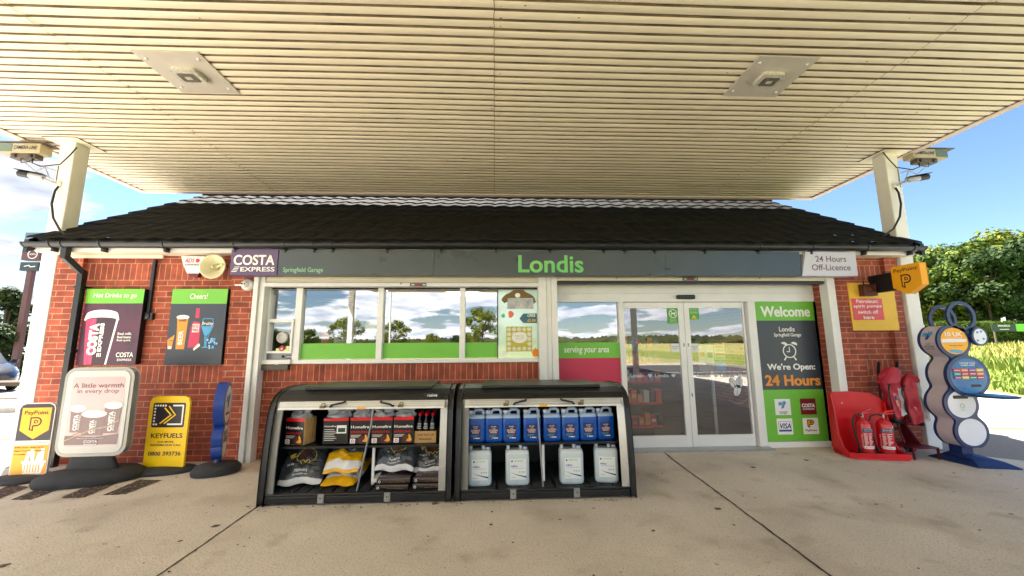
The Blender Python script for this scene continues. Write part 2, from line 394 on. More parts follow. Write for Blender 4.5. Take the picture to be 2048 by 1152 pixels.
# ------------------------------------------------------------------ shop building
shop = thing('shop_building', 'red brick shop with a dark tiled roof, shop windows and white sliding doors', 'building', (0, 5.3, 0))
XL, XR = -5.78, 5.83
x_p0 = P(152, 640, 5.3).x; x_p1 = P(458, 640, 5.3).x; x_p2 = -3.18; x_w1 = .60; x_w2 = .845; x_d1 = 4.70; x_p3 = 4.80
x_p4 = P(1718, 640, 5.3).x; x_p5 = P(1782, 640, 5.3).x
mb = MB()
def courses(x0, x1, y, z0, z1, bands, yb=5.55):
    z = z0
    for a, b, m in bands:
        a, b = max(a, z0), min(b, z1)
        if b > a: mb.box(x0, x1, y, yb, a, b, m)
full = [(0, 9, BR)]; band = [(0, .975, BR), (.975, 1.2, BRS), (1.2, 2.325, BR), (2.325, 2.55, BRS), (2.55, 9, BR)]
courses(XL, x_p0, 5.28, 0, 2.66, full); courses(x_p0, x_p1, 5.33, 0, 2.66, band); courses(x_p1, x_p2, 5.28, 0, 2.66, full)
courses(x_p2, x_w1, 5.37, 0, 1.2, band, 5.6)
courses(x_d1, x_p3, 5.32, 0, 2.66, full, 5.75); courses(x_p3, x_p4, 5.28, 0, 2.66, full); courses(x_p4, x_p5, 5.33, 0, 2.66, band); courses(x_p5, XR, 5.28, 0, 2.66, full)
mb.box(x_p2, x_d1, 5.40, 5.6, 2.42, 2.66, BR)
part(mb, 'wall', shop)
mb = MB()
for x, a in ((XL, .25), (XR - .25, .25)):
    mb.box(x, x + .25, 5.55, 10.3, 0, 2.66, BRX)
    v = [(x, 5.3, 2.66), (x + .25, 5.3, 2.66), (x, 10.3, 2.66), (x + .25, 10.3, 2.66), (x, 7.85, 4.28), (x + .25, 7.85, 4.28)]
    mb.add(v, [(0, 2, 4), (1, 5, 3), (0, 4, 5, 1), (2, 3, 5, 4), (0, 1, 3, 2)], BRX)
mb.box(XL + .25, XR - .25, 10.05, 10.3, 0, 2.66, BR)
part(mb, 'side_wall', shop)
# roof: wavy tiles in rows
YE, ZE, YR, PT = 5.02, 2.80, 7.86, .598
RX0, RX1 = -5.92, 5.97
mb = MB(); nx = 40 * 8; rows = 9; slen = (YR - YE) / rows
def wav(x): return .023 * (abs(math.sin(math.pi * x / .30)) ** 1.3)
for side in (0, 1):
    v = []; f = []
    for r in range(rows):
        for (t, h) in ((0, .026), (1.04, 0)):
            for i in range(nx + 1):
                x = RX0 + (RX1 - RX0) * i / nx; y = YE + (r + t) * slen; z = ZE + (y - YE) * PT + h + wav(x + (r % 2) * 0) + (.004 * math.sin(i * 1.7 + r * 5) if i % 8 else 0)
                if side: y = 2 * YR - y
                v.append((x, y, z))
        b = r * 2 * (nx + 1)
        f += [(b + i, b + i + 1, b + nx + 2 + i, b + nx + 1 + i) for i in range(nx)]
        for i in range(nx): pass
    # row noses
    for r in range(rows):
        b = r * 2 * (nx + 1); k = len(v)
        v += [(v[b + i][0], v[b + i][1], v[b + i][2] - .026) for i in range(nx + 1)]
        f += [(b + i, k + i, k + i + 1, b + i + 1) for i in range(nx)]
    mb.add(v, f, TILE)
roof = part(mb, 'roof', shop)
mb = MB()
for i in range(30):
    x = RX0 + (RX1 - RX0) * i / 30; mb.tube([(x, YR, ZE + (YR - YE) * PT + .02), (x + (RX1 - RX0) / 30 + .01, YR, ZE + (YR - YE) * PT + .012)], .11, TILE, 12)
mb.build('ridge_tiles', roof, (0, 5.3, 0)).location = (0, 0, 0)
mb = MB()     # verge and eaves boards
for x0, x1 in ((RX0 - .02, RX0 + .03), (RX1 - .03, RX1 + .02)):
    for s in (1, -1):
        ya, yb = (YE, YR) if s > 0 else (2 * YR - YE, YR)
        za, zb = ZE, ZE + (YR - YE) * PT
        mb.add([(x, y, z) for x in (x0, x1) for y, z in ((ya, za - .17), (ya, za + .0), (yb, zb + .0), (yb, zb - .19))], [(0, 1, 2, 3), (4, 7, 6, 5), (0, 4, 5, 1), (1, 5, 6, 2), (2, 6, 7, 3), (0, 3, 7, 4)], BLACKP)
mb.box(XL - .1, XR + .1, 5.10, 5.125, 2.655, 2.79, WHITE); mb.box(XL - .1, XR + .1, 5.10, 5.125, 2.7905, 2.845, BLACKP); mb.box(XL - .1, XR + .1, 10.58, 10.61, 2.655, 2.845, WHITE); mb.box(XL + .26, XR - .26, 5.56, 10.04, 2.675, 2.69, INC)  # black front strip paints in the dark gap's shade under the tiles
mb.box(XL - .1, XR + .1, 5.125, 5.40, 2.657, 2.672, CREAM2)
mb.box(XL - .1, XL - .08, 5.125, 10.5, 2.658, 2.72, WHITE); mb.box(XR + .08, XR + .1, 5.125, 10.5, 2.658, 2.72, WHITE)
part(mb, 'eaves_boards', shop)
mb = MB()     # half round gutter
gz, gy, gr = 2.755, 5.03, .062
sec = [(gy + gr * math.cos(rad(a)), gz + gr * math.sin(rad(a))) for a in range(180, 361, 15)] + [(gy + (gr - .008) * math.cos(rad(a)), gz + (gr - .008) * math.sin(rad(a))) for a in range(360, 179, -15)]
mb.prism(sec, -5.93, 5.98, BLACKP, 'x', True)
for x in (-5.93, 5.96): mb.prism([(gy + (gr + .004) * math.cos(rad(a)), gz + (gr + .004) * math.sin(rad(a))) for a in range(180, 361, 15)], x, x + .02, BLACKP, 'x')
gut = part(mb, 'gutter', shop)
for px in (105, 128, 205, 330, 470, 570, 628, 665, 774, 882, 992, 1100, 1208, 1250, 1310, 1410, 1517, 1622, 1730, 1822):
    x = P(px, 488, gy).x; b = MB(); e = .008
    s2 = [(gy + (gr + e) * math.cos(rad(a)), gz + (gr + e) * math.sin(rad(a))) for a in range(175, 366, 15)]
    b.prism(s2, x - .012, x + .012, BLACKP, 'x'); b.box(x - .012, x + .012, 5.03, 5.11, gz - gr - .045, gz - gr + .01, BLACKP)
    o = b.build('bracket', gut, (0, 5.3, 0)); o.location = (0, 0, 0)
mb = MB()     # square downpipe with swan neck
def sqtube(path, h, m):
    mb.tube(path, h * 1.3, m, 4, True)
pa = P(133, 495, 5.05); X1 = P(158, 560, 5.22).x; X2 = P(112, 880, 5.22).x
xd = (X1 + X2) / 2 + .02
for a, b in (((pa.x, 5.05, 2.70), (pa.x, 5.05, 2.56)), ((pa.x, 5.05, 2.58), (xd, 5.22, 2.40)), ((xd, 5.22, 2.43), (xd, 5.22, 0.0))):
    a, b = Vector(a), Vector(b); d = (b - a).normalized(); q = Vector((0, 0, 1)) if abs(d.z) < .9 else Vector((0, 1, 0)); u = d.cross(q).normalized() * .033; vv = d.cross(u).normalized() * .033
    mb.add([p + i * u + j * vv for p in (a, b) for i, j in ((-1, -1), (1, -1), (1, 1), (-1, 1))], [(0, 1, 2, 3), (4, 7, 6, 5), (0, 4, 5, 1), (1, 5, 6, 2), (2, 6, 7, 3), (3, 7, 4, 0)], BLACKP)
for z in (2.2, 1.38, .6): mb.box(xd - .045, xd + .045, 5.18, 5.28, z, z + .03, BLACKP); mb.box(xd - .07, xd + .09, 5.255, 5.28, z + .004, z + .022, BLACKP)
part(mb, 'downpipe', shop)
mb = MB(); a, b, c, d = R(135, 328, 505, 514, 5.27); mb.box(a, b, 5.25, 5.278, 2.61, 2.654, CREAM2); part(mb, 'cable_trunking', shop, .004)
# shutter guides and boxes
for (a, b, yf) in ((x_p2 - .005, x_p2 + .055, 5.20), (x_p2 + .058, x_p2 + .125, 5.23), (x_w1 - .005, x_w1 + .10, 5.22), (x_w1 + .103, x_w1 + .165, 5.235), (x_w1 + .168, x_w2 + .005, 5.22), (x_d1 - .005, x_d1 + .055, 5.22), (x_d1 + .058, x_p3 + .02, 5.235)):
    m_ = MB(); m_.box(a, b, yf, 5.36, 0, 2.46, WHITE); part(m_, 'shutter_guide', shop, .004)
mb = MB()
z = 2.37
for i in range(4): mb.box(x_p2 + .13, x_w1 - .006, 5.235 + .012 * (i % 2), 5.36, z - .022 * (i + 1) + .002, z - .022 * i, CREAM2)
mb.box(x_p2 + .13, x_w1 - .006, 5.215, 5.36, 2.225, 2.275, WHITE)
for i in range(2): mb.box(x_p2 + .13, x_w1 - .006, 5.24, 5.36, 2.28 , 2.283, DARK)
for px in (801, 1005 - 200): pass
o = part(mb, 'window_shutter', shop)
for px in (802, 1185 + 48, 1519):
    p = P(px, 567, 5.21) if px < 1000 else P(px, 556, 5.21); b = MB(); b.lathe([(.004, -.012), (.012, -.01), (.012, 0), (.004, 0)], (p.x, 5.212, p.z), STEEL, 12, 'y'); part(b, 'shutter_lock', shop)
mb = MB()
mb.box(x_w2 + .006, x_d1 - .006, 5.24, 5.36, 2.31, 2.37, CREAM2); mb.box(x_w2 + .03, x_d1 - .03, 5.245, 5.36, 2.265, 2.307, BLACKP)
part(mb, 'door_shutter', shop)
for px, py in ((836, 569), (1383, 557)):
    p = P(px, py, 5.2); yy = 5.213 if px < 1000 else 5.238
    b = MB(); b.box(p.x - .11, p.x + .11, yy - .001, yy, p.z - .022, p.z + .022, M('sticker_grey', (70, 84, 96), .5)); b.box(p.x - .045, p.x + .045, yy - .002, yy - .0015, p.z - .012, p.z + .012, M('sticker_red', (170, 50, 60), .5))
    for k in (-.09, .06): b.box(p.x + k, p.x + k + .04, yy - .002, yy - .0015, p.z - .008, p.z + .006, TXTW)
    part(b, 'maker_sticker', shop)
# ---- window unit
YF, YG = 5.345, 5.40
wz0, wz1 = 1.205, 2.222
xs = [P(px, 650, YF).x for px in (523, 537, 588, 601, 753.5, 765, 919, 930, 1077)]
win = MB()
win.box(xs[0], xs[1], YF, 5.46, wz0, wz1, UPVC); win.box(xs[2], xs[3], YF, 5.46, wz0 + .05, wz1, UPVC)
win.box(xs[4], xs[5], YF, 5.46, wz0 + .05, wz1, UPVC); win.box(xs[6], xs[7], YF, 5.46, wz0 + .05, wz1, UPVC)
win.box(xs[1], x_w1 - .006, YF - .004, 5.46, wz0, wz0 + .05, UPVC); win.box(xs[1], x_w1 - .006, YF + .01, 5.46, wz1 - .02, wz1 + .05, DARK)
frame = part(win, 'window_frame', shop, .003)
GL = glass('window_glass', .33, (.86, .9, .9)); GLD = glass('door_glass', .21, (.86, .88, .88))
def sub(mb_, name, parent):
    o = mb_.build(name, parent, (0, 5.3, 0)); o.location = (0, 0, 0); return o
for a, b, z0 in ((xs[3], xs[4], wz0 + .05), (xs[5], xs[6], wz0 + .05), (xs[7], x_w1 - .006, wz0 + .05), (xs[1], xs[2], 1.78)):
    g = MB(); g.poly([(a, YG, z0), (b, YG, z0), (b, YG, wz1 - .02), (a, YG, wz1 - .02)], GL); sub(g, 'pane', frame)
zt = P(700, 686.5, YG).z
for a, b in ((xs[3] + .004, xs[4] - .004), (xs[5] + .004, xs[6] - .004), (xs[7] + .004, P(994, 700, YG).x), (P(1075, 700, YG).x + .004, x_w1 - .008)):
    gb = MB(); gb.box(a, b, YG - .003, YG - .0005, wz0 + .06, zt, GREEN); sub(gb, 'green_vinyl_strip', frame)
# shutter slats seen inside the top of the glass
gb = MB(); gb.box(xs[1], xs[4], YG + .02, YG + .06, 2.14, 2.205, M('blind_grey', (110, 104, 92), .6)); sub(gb, 'roller_blind', frame)
# night hatch: top light, service pane with speaker disc, drawer
gb = MB(); hm = UPVC
gb.box(xs[1], xs[2], YF - .02, 5.44, 1.755, 1.80, hm); gb.box(xs[1], xs[2], YF - .02, 5.44, 1.345, 1.375, hm)
gb.box(xs[1], xs[1] + .02, YF - .02, 5.44, 1.375, 1.755, hm); gb.box(xs[2] - .025, xs[2], YF - .02, 5.44, 1.375, 1.755, hm)
gb.box(xs[0] + .01, xs[2], YF - .035, 5.44, 1.205, 1.262, hm)
hatch = part(gb, 'service_hatch', shop, .003)
g = MB(); g.poly([(xs[1] + .02, YG - .02, 1.375), (xs[2] - .025, YG - .02, 1.375), (xs[2] - .025, YG - .02, 1.755), (xs[1] + .02, YG - .02, 1.755)], GL); sub(g, 'pane', hatch)
sp = P(565, 675, YG - .03); g = MB(); GRY = M('speaker_grey', (176, 174, 168), .4, .3)
g.lathe([(.0, -.012), (.045, -.012), (.05, -.016), (.075, -.012), (.078, 0), (0, 0)], (sp.x, YG - .03, sp.z), GRY, 28, 'y'); sub(g, 'speaker_disc', hatch)
g = MB(); p = P(563.5, 697, YG - .025); rr_ = M('red_arrow', (190, 30, 44), .5)
g.flat([(p.x - .022, p.z - .04), (p.x + .022, p.z - .04), (p.x + .022, p.z + .005), (p.x + .045, p.z + .005), (p.x, p.z + .045), (p.x - .045, p.z + .005), (p.x - .022, p.z + .005)], YG - .024, rr_)
g.ring(p.x, p.z - .005, .006, .013, YG - .026, YG - .0245, TXTW, 16); sub(g, 'arrow_sticker', hatch)
g = MB(); g.box(xs[1], xs[2], YG - .03, YG - .02, 1.262, 1.345, M('hatch_grey', (120, 122, 126), .35, .5))
q = P(572, 713, YG - .031); g.box(q.x - .055, q.x - .02, YG - .034, YG - .03, q.z - .015, q.z + .015, DARK); g.box(q.x - .005, q.x + .085, YG - .034, YG - .03, q.z - .03, q.z + .02, M('panel_grey', (90, 94, 100), .4, .4))
for k in range(6): g.box(q.x + .005 + .013 * k, q.x + .012 + .013 * k, YG - .036, YG - .034, q.z - .01, q.z, TXTW)
sub(g, 'drawer_panel', hatch)
g = MB(); g.box(xs[0] + .03, xs[2] - .02, 5.30, 5.37, 1.13, 1.20, M('tray_steel', (84, 80, 70), .5, .6)); g.lathe([(0, 0), (.02, 0), (.02, .03), (0, .03)], (sp.x - .02, 5.31, 1.19), UPVC, 12, 'y'); sub(g, 'cash_tray', hatch)
g = MB(); g.box(xs[2] - .05, xs[2] - .03, YG - .03, YG - .022, 1.38, 1.66, UPVC); g.box(xs[2] - .055, xs[2] - .025, YG - .034, YG - .022, 1.62, 1.66, rr_); sub(g, 'pull_handle', hatch)
# ---- door set, recessed
YD = 5.52
ex = lambda px, py=740: P(px, py, YD).x
zt_, zh = 2.075, 2.27
dx0, dx1, dx2 = x_w2 + .003, ex(1241), ex(1251)
d = MB()
d.box(x_w2, x_d1, YD - .04, 5.64, 2.04 + .0, 2.30, UPVC)      # header
d.box(x_w2, x_d1, YD - .05, 5.64, 2.16, 2.166, M('seam_grey', (150, 150, 150), .5))
d.box(dx1, dx2, YD - .045, 5.62, 0, 2.04, UPVC)
px_post = ex(1503), ex(1518)
d.box(px_post[0], px_post[1], YD - .045, 5.62, .02, 2.04, UPVC)
wx0, wx1 = ex(1519), ex(1650)
d.box(wx1, x_d1, YD - .06, 5.62, 0, 2.04, UPVC); d.box(wx0 - .01, wx1, YD - .05, 5.6, .0, .075, UPVC)
d.box(x_w2, x_w2 + .012, YD - .03, 5.6, 0, 2.04, UPVC)
dfr = part(d, 'door_frame', shop, .004)
g = MB(); g.box(ex(1125), px_post[1], 5.34, 5.62, .0, .022, STEEL); part(g, 'threshold', shop)
a = P(1353.6, 594, YD - .07); b = P(1389, 594, YD - .07)
g = MB(); g.box(a.x, b.x, YD - .10, YD - .041, a.z - .03, a.z + .03, BLACKP); o = g.build('door_sensor', dfr, (0, 5.3, 0), .012); o.location = (0, 0, 0)
def leaf(l, r, gl_, gr_, flip):
    zb = .02; z0, z1 = P(1430, 870, YD).z, P(1430, 616, YD).z
    m_ = MB()
    m_.box(l, gl_, YD, YD + .045, zb, 2.035, UPVC); m_.box(gr_, r, YD, YD + .045, zb, 2.035, UPVC)
    m_.box(gl_, gr_, YD + .001, YD + .044, zb, z0, UPVC); m_.box(gl_, gr_, YD + .001, YD + .044, z1, 2.035, UPVC)
    lf = part(m_, 'door_leaf', shop, .003)
    g = MB(); g.poly([(gl_, YD + .018, z0), (gr_, YD + .018, z0), (gr_, YD + .018, z1), (gl_, YD + .018, z1)], GLD); sub(g, 'pane', lf)
    return lf, z0, z1
l1 = (dx2 + .004, ex(1375.3), dx2 + .02, ex(1364)); l2 = (ex(1376), px_post[0] - .03, ex(1386.5), ex(1495.5))
lf1, gz0, gz1 = leaf(*l1, 0); lf2, _, _ = leaf(*l2, 1)
for lf, px, s in ((lf1, (1369, 1373), -1), (lf2, (1378.5, 1382.5), 1)): pass
for lf, x, z in ((lf1, l1[1] - .03, 1.42), (lf2, l2[0] + .03, 1.42), (lf2, l2[0] + .035, .72)):
    g = MB(); g.prism(rrect(x - .009, x + .009, z - .028, z + .028, .008), YD - .005, YD, STEEL); g.flat(circ(x, z + .01, .005, 10), YD - .006, DARK); g.box(x - .0025, x + .0025, YD - .007, YD - .0055, z - .014, z + .008, DARK); sub(g, 'lock_plate', lf)
yS = YD + .012
def sticker(parent, px0, px1, py0, py1, m, name='sticker', extra=None):
    a, b, c, e = R(px0, px1, py0, py1, yS); g = MB(); g.box(a, b, yS, yS + .001, c, e, m)
    if extra: extra(g, a, b, c, e)
    sub(g, name, parent)
def nodogs(g, a, b, c, e):
    cx, cz, r = (a + b) / 2, c + (e - c) * .64, (b - a) * .37
    g.ring(cx, cz, r * .85, r, yS - .001, yS - .0005, TXTW, 28)
    g.flat([(cx - r * .6, cz - r * .3), (cx - r * .3, cz + r * .2), (cx + r * .3, cz + r * .2), (cx + r * .55, cz + r * .45), (cx + r * .6, cz), (cx + r * .35, cz - r * .45), (cx + r * .1, cz - r * .1), (cx - r * .25, cz - r * .1), (cx - r * .4, cz - r * .5)], yS - .0006, TXTW)
    g.line([(cx - r * .7, cz + r * .7), (cx + r * .7, cz - r * .7)], r * .16, yS - .001, TXTW)
    for i, tx in enumerate(('No dogs', 'except', 'assistance', 'dogs')): g.text(tx, cx - .045 + .004 * len(tx) * (i % 2 == 0) * 0, cx + .045, c + .075 - i * .02, c + .088 - i * .02, yS - .0006, TXTW)
def autom(g, a, b, c, e):
    cx = (a + b) / 2
    for i, tx in enumerate(('This entry', 'doorway is', 'automatic')): g.text(tx, a + .02, b - .02, e - .03 - i * .024, e - .013 - i * .024, yS - .0006, TXTW)
    g.flat([(cx - .036, c + .015), (cx + .036, c + .015), (cx, c + .068)], yS - .0006, YEL); g.flat([(cx - .006, c + .022), (cx + .006, c + .022), (cx, c + .05)], yS - .0008, TXTK)
DG = M('sticker_green', (84, 164, 48), .4)
sticker(lf1, 1335, 1357.5, 616, 647, DG, 'no_dogs_sticker', nodogs); sticker(lf2, 1377, 1398, 616, 639, DG, 'automatic_door_sticker', autom)
PAPER = M('paper_white', (225, 228, 230), .6)
def notice(g, a, b, c, e):
    g.text('Automatic', a + .01, b - .01, (c + e) / 2 + .005, (c + e) / 2 + .022, yS - .0006, TXTK); g.text('Door', a + .03, b - .03, (c + e) / 2 - .025, (c + e) / 2 - .01, yS - .0006, TXTK)
sticker(lf1, 1342, 1359, 687, 703, PAPER, 'door_notice', notice); sticker(lf2, 1381.5, 1397, 687, 703, PAPER, 'door_notice', notice)
FROST = M('frosted_vinyl', (205, 205, 208), .6)
def heart(cx, cz, s): 
    return [(cx + s * .062 * (16 * math.sin(t) ** 3) / 1.0, cz + s * .062 * (13 * math.cos(t) - 5 * math.cos(2 * t) - 2 * math.cos(3 * t) - math.cos(4 * t))) for t in [2 * math.pi * i / 28 for i in range(28)]]
for lf, a, hx in ((lf1, 1261, 1300), (lf1, 1310, 1347), (lf2, 1394, 1432), (lf2, 1442, 1480)):
    g = MB(); p = P(a, 752, yS); q = P(a + 27, 752, yS); g.text('Londis', p.x, q.x, p.z - .018, p.z + .03, yS, FROST, .02); h = P(hx, 751, yS); g.flat(heart(h.x, h.z, .03), yS, FROST); sub(g, 'frosted_lettering', lf)
g = MB(); bp = P(1474, 772, yS)
for dx, dz, an, s in ((-.055, .045, 20, .075), (.04, .05, -12, .08), (.0, -.06, -20, .08)):
    c, s_ = math.cos(rad(an)), math.sin(rad(an)); e = [(bp.x + dx + c * u - s_ * v2, bp.z + dz + s_ * u + c * v2) for u, v2 in circ(0, 0, s * .62, 24, s)]
    g.flat(e, yS, FROST); g.line([(bp.x + dx + c * (.012 * math.sin(k)) - s_ * (s * (k / 3 - 1)), bp.z + dz + s_ * (.012 * math.sin(k)) + c * (s * (k / 3 - 1))) for k in range(7)], .006, yS - .0005, SLATE)
for k in range(13): g.flat(circ(bp.x - .13 + .26 * k / 12, bp.z - .19 - .05 * math.sin(math.pi * k / 12), .005, 8), yS, FROST)
sub(g, 'coffee_bean_decal', lf2)
# side panel left of the door
sx0, sx1 = x_w2 + .013, dx1
z1s = P(1170, 603, YD).z; z2s = P(1180, 685, YD).z; z3s = P(1180, 716, YD).z
g = MB(); g.poly([(sx0, YD + .012, z2s), (sx1, YD + .012, z2s), (sx1, YD + .012, z1s), (sx0, YD + .012, z1s)], GL); sub(g, 'pane', dfr)
g = MB(); g.box(sx0, sx1, YD - .002, YD + .02, z3s, z2s, GREEN); g.box(sx0, sx1, YD - .002, YD + .02, .03, z3s, PINKR)
a, b, c, e = R(1128, 1218, 693, 709, YD); 
g.text('serving your area', a, b, c, e, YD - .003, TXTW, .015, .15)
def blob(cx, cz, rx, rz, seed, n=30):
    rng = random.Random(seed); ph = [rng.uniform(0, 6) for _ in range(3)]
    return [(cx + rx * (1 + .07 * math.sin(3 * t + ph[0]) + .04 * math.sin(5 * t + ph[1])) * math.cos(t), cz + rz * (1 + .07 * math.sin(3 * t + ph[0]) + .04 * math.sin(4 * t + ph[2])) * math.sin(t)) for t in [2 * math.pi * i / n for i in range(n)]]
p = P(1212, 790, YD); q = P(1145, 790, YD)
g.flat(blob(p.x, p.z - .06, .19, .26, 1), YD - .003, TXTW); g.flat(blob(q.x - .03, q.z - .17, .15, .25, 2), YD - .0032, TXTW)
rng = random.Random(5)
for k in range(5): g.line([(p.x - .05 + rng.uniform(-.05, .07), p.z + .09 + rng.uniform(-.03, .03)), (p.x + rng.uniform(-.05, .05), p.z + .1 + rng.uniform(-.03, .04))], .012, YD - .004, PINKR)
sub(g, 'printed_side_panel', dfr)
# welcome panel
g = MB(); y0 = YD - .012
zw = [P(1590, v, y0).z for v in (600, 641, 779, 884)]
g.box(wx0, wx1, y0, YD + .02, zw[1], zw[0] + .03, GREEN); g.box(wx0, wx1, y0, YD + .02, zw[2], zw[1], SLATE); g.box(wx0, wx1, y0, YD + .02, .078, zw[2], GREEN)
yt = y0 - .001
def tx(s, px0, px1, py0, py1, m, bold=.03, sh=0, gg=None, Y=None, rot=0):
    a, b, c, e = R(px0, px1, py0, py1, Y if Y else yt); (gg or g).text(s, a, b, c, e, (Y if Y else yt), m, bold, sh, rot)
tx('Welcome', 1522, 1619, 613, 633, TXTW, .05); tx('Londis', 1558, 1589, 653.5, 663, TXTW, .01); tx('Springfield Garage', 1548, 1602, 666, 675, TXTW, .012, .1)
tx("We're Open:", 1535, 1630, 727, 743, TXTW, .045); tx('24 Hours', 1531, 1640, 750, 771, ORG, .06)
c0 = P(1579, 702, yt); g.ring(c0.x, c0.z, .085, .10, yt - .001, yt, TXTW, 36)
for s in (-1, 1):
    g.flat([(c0.x + s * (.075 + .05 * math.cos(t)) , c0.z + .095 + .035 * math.sin(t + s * .3 * 0)) for t in [math.pi * k / 8 - .5 * s for k in range(9)]], yt - .0005, TXTW)
    g.line([(c0.x + s * .06, c0.z - .09), (c0.x + s * .085, c0.z - .125)], .02, yt - .0005, TXTW)
g.line([(c0.x, c0.z + .055), (c0.x, c0.z - .01), (c0.x - .04, c0.z - .01)], .012, yt - .0005, TXTW)
def tile(px, py, m): 
    a, b, c, e = R(px, px + 31, py, py + 32, yt); g.box(a, b, yt - .002, yt, c, e, m); return a, b, c, e
yq = yt - .003
LB = M('light_blue_print', (60, 160, 214), .5); CM = M('claret_print', (120, 16, 38), .5); BLU = M('visa_blue', (28, 60, 140), .5)
a, b, c, e = tile(1550, 798, TXTW); 
def lotto(gg, cx, cz, s, y, face=LB):      # crossed fingers style mark simplified
    gg.flat(blob(cx - s * .28, cz + s * .18, s * .2, s * .2, 7), y, face); gg.flat(blob(cx + s * .22, cz + s * .28, s * .16, s * .2, 9), y, face)
    for q in range(3): gg.line([(cx - s * .15 + q * s * .1, cz - s * .35 + q * s * .05), (cx - s * .05 + q * s * .12, cz + s * .05), (cx + q * s * .1 - .02 * s, cz + s * .45 - q * s * .12)], s * .06, y - .0003, TXTK if face is LB and s > .2 else BLU)
    gg.line([(cx + s * .12 * math.cos(k * .7), cz - s * .12 + s * .15 * math.sin(k * .7)) for k in range(9)], s * .05, y - .0004, BLU)
lotto(g, (a + b) / 2, c + (e - c) * .6, .13, yq); g.text('THE NATIONAL', a + .05, b - .05, c + .035, c + .05, yq, TXTK, .02); g.text('LOTTERY', a + .06, b - .06, c + .013, c + .03, yq, TXTK, .02)
a, b, c, e = tile(1601, 797, CM); g.text('COSTA', a + .02, b - .02, c + .10, c + .15, yq, TXTW, .06); g.text('EXPRESS', a + .03, b - .03, c + .065, c + .085, yq, TXTW, .03)
a, b, c, e = tile(1554.5, 837, TXTW); g.box(a + .02, b - .02, yq, yq + .0005, c + .04, e - .04, BLU); g.box(a + .024, b - .024, yq - .0005, yq, c + .065, e - .044, TXTW); g.text('VISA', a + .04, b - .03, c + .08, e - .065, yq - .001, BLU, .04, .25)
a, b, c, e = tile(1606, 836, TXTW)
def pmark(gg, x0, x1, z0, z1, y, m=TXTK, inner=YORG):
    wd, ht = x1 - x0, z1 - z0
    outer = [(x0, z1), (x0 + wd * .55, z1)] + [(x0 + wd * .55 + wd * .45 * math.sin(rad(t)), z1 - ht * .33 + ht * .33 * math.cos(rad(t))) for t in range(15, 166, 15)] + [(x0 + wd * .55, z1 - ht * .66), (x0 + wd * .36, z1 - ht * .66), (x0 + wd * .36, z0), (x0, z0 + ht * .1)]
    gg.flat(outer, y, m); cx, cz = x0 + wd * .5, z1 - ht * .335
    k = .62
    inn = [(x0 + wd * .13, z1 - ht * .1), (x0 + wd * .55, z1 - ht * .1)] + [(x0 + wd * .55 + wd * .32 * math.sin(rad(t)), z1 - ht * .33 + ht * .23 * math.cos(rad(t))) for t in range(15, 166, 15)] + [(x0 + wd * .25, z1 - ht * .57), (x0 + wd * .25, z0 + ht * .12), (x0 + wd * .13, z0 + ht * .15)]
    gg.flat(inn, y - .0006, inner)
    gg.flat([(x0 + wd * .36, z1 - ht * .2), (x0 + wd * .55, z1 - ht * .2)] + [(x0 + wd * .55 + wd * .17 * math.sin(rad(t)), z1 - ht * .33 + ht * .12 * math.cos(rad(t))) for t in range(20, 161, 20)] + [(x0 + wd * .36, z1 - ht * .46)], y - .0012, m)
    gg.flat([(x0 + wd * .47, z1 - ht * .27), (x0 + wd * .62, z1 - ht * .27), (x0 + wd * .62, z1 - ht * .39), (x0 + wd * .47, z1 - ht * .39)], y - .0018, inner)
pmark(g, a + .065, b - .06, c + .085, e - .02, yq); g.text('PayPoint', a + .03, b - .03, c + .03, c + .065, yq, TXTK, .02)
sub(g, 'welcome_panel', dfr)
# interior
INW = M('interior_wall', (84, 78, 72), .8, var=.1); INF = M('interior_floor', (44, 38, 36), .5, var=.1); INC = M('interior_ceiling', (150, 146, 138), .8)
mb = MB(); mb.box(XL + .26, XR - .26, 5.66, 10.04, -.004, .012, INF); mb.box(XL + .26, XR - .26, 9.9, 10.04, .02, 2.6, INW); part(mb, 'interior', shop)
mb = MB(); mb.box(XL + .26, XR - .26, 5.66, 9.89, 2.42, 2.5, INC)
for i in range(4): mb.box(XL + .3, XR - .3, 6 + i, 6.03 + i, 2.40, 2.419, M('ceiling_grid', (80, 78, 74), .6))
part(mb, 'interior_ceiling', shop)
LED = bpy.data.materials.new('led_panel'); LED.use_nodes = True; LED.node_tree.nodes['Principled BSDF'].inputs['Emission Color'].default_value = (1, .96, .9, 1); LED.node_tree.nodes['Principled BSDF'].inputs['Emission Strength'].default_value = 1.1
for x, y in ((-2.2, 6.6), (-.6, 7.4), (1.6, 6.5), (3.2, 6.7), (1.6, 8.2), (3.4, 8.4)):
    mb = MB(); mb.box(x - .3, x + .3, y - .3, y + .3, 2.39, 2.398, LED); part(mb, 'ceiling_panel_light', shop)
mb = MB(); mb.box(-3.1, .6, 5.47, 5.9, 1.15, 1.2, M('counter_top', (150, 140, 125), .4)); mb.box(-3.1, .6, 5.61, 5.65, 0, 1.149, INW); mb.box(.6, .84, 5.45, 5.66, 0, 2.42, INW); part(mb, 'counter', shop)
mb = MB(); x = P(709, 640, 5.75).x; mb.box(x - .14, x + .15, 5.74, 5.76, 1.70, 1.72, STEEL); mb.box(x - .01, x + .01, 5.76, 5.78, 1.7, 2.42, STEEL)
for k in (-.13, .09): mb.box(x + k - .04, x + k + .045, 5.725, 5.738, 1.72, 1.80, M('socket_grey', (95, 95, 95), .4)); mb.lathe([(0, -.004), (.022, -.004), (.022, .0), (0, 0)], (x + k, 5.721, 1.76), DARK, 14, 'y')
part(mb, 'hanging_speakers', shop)
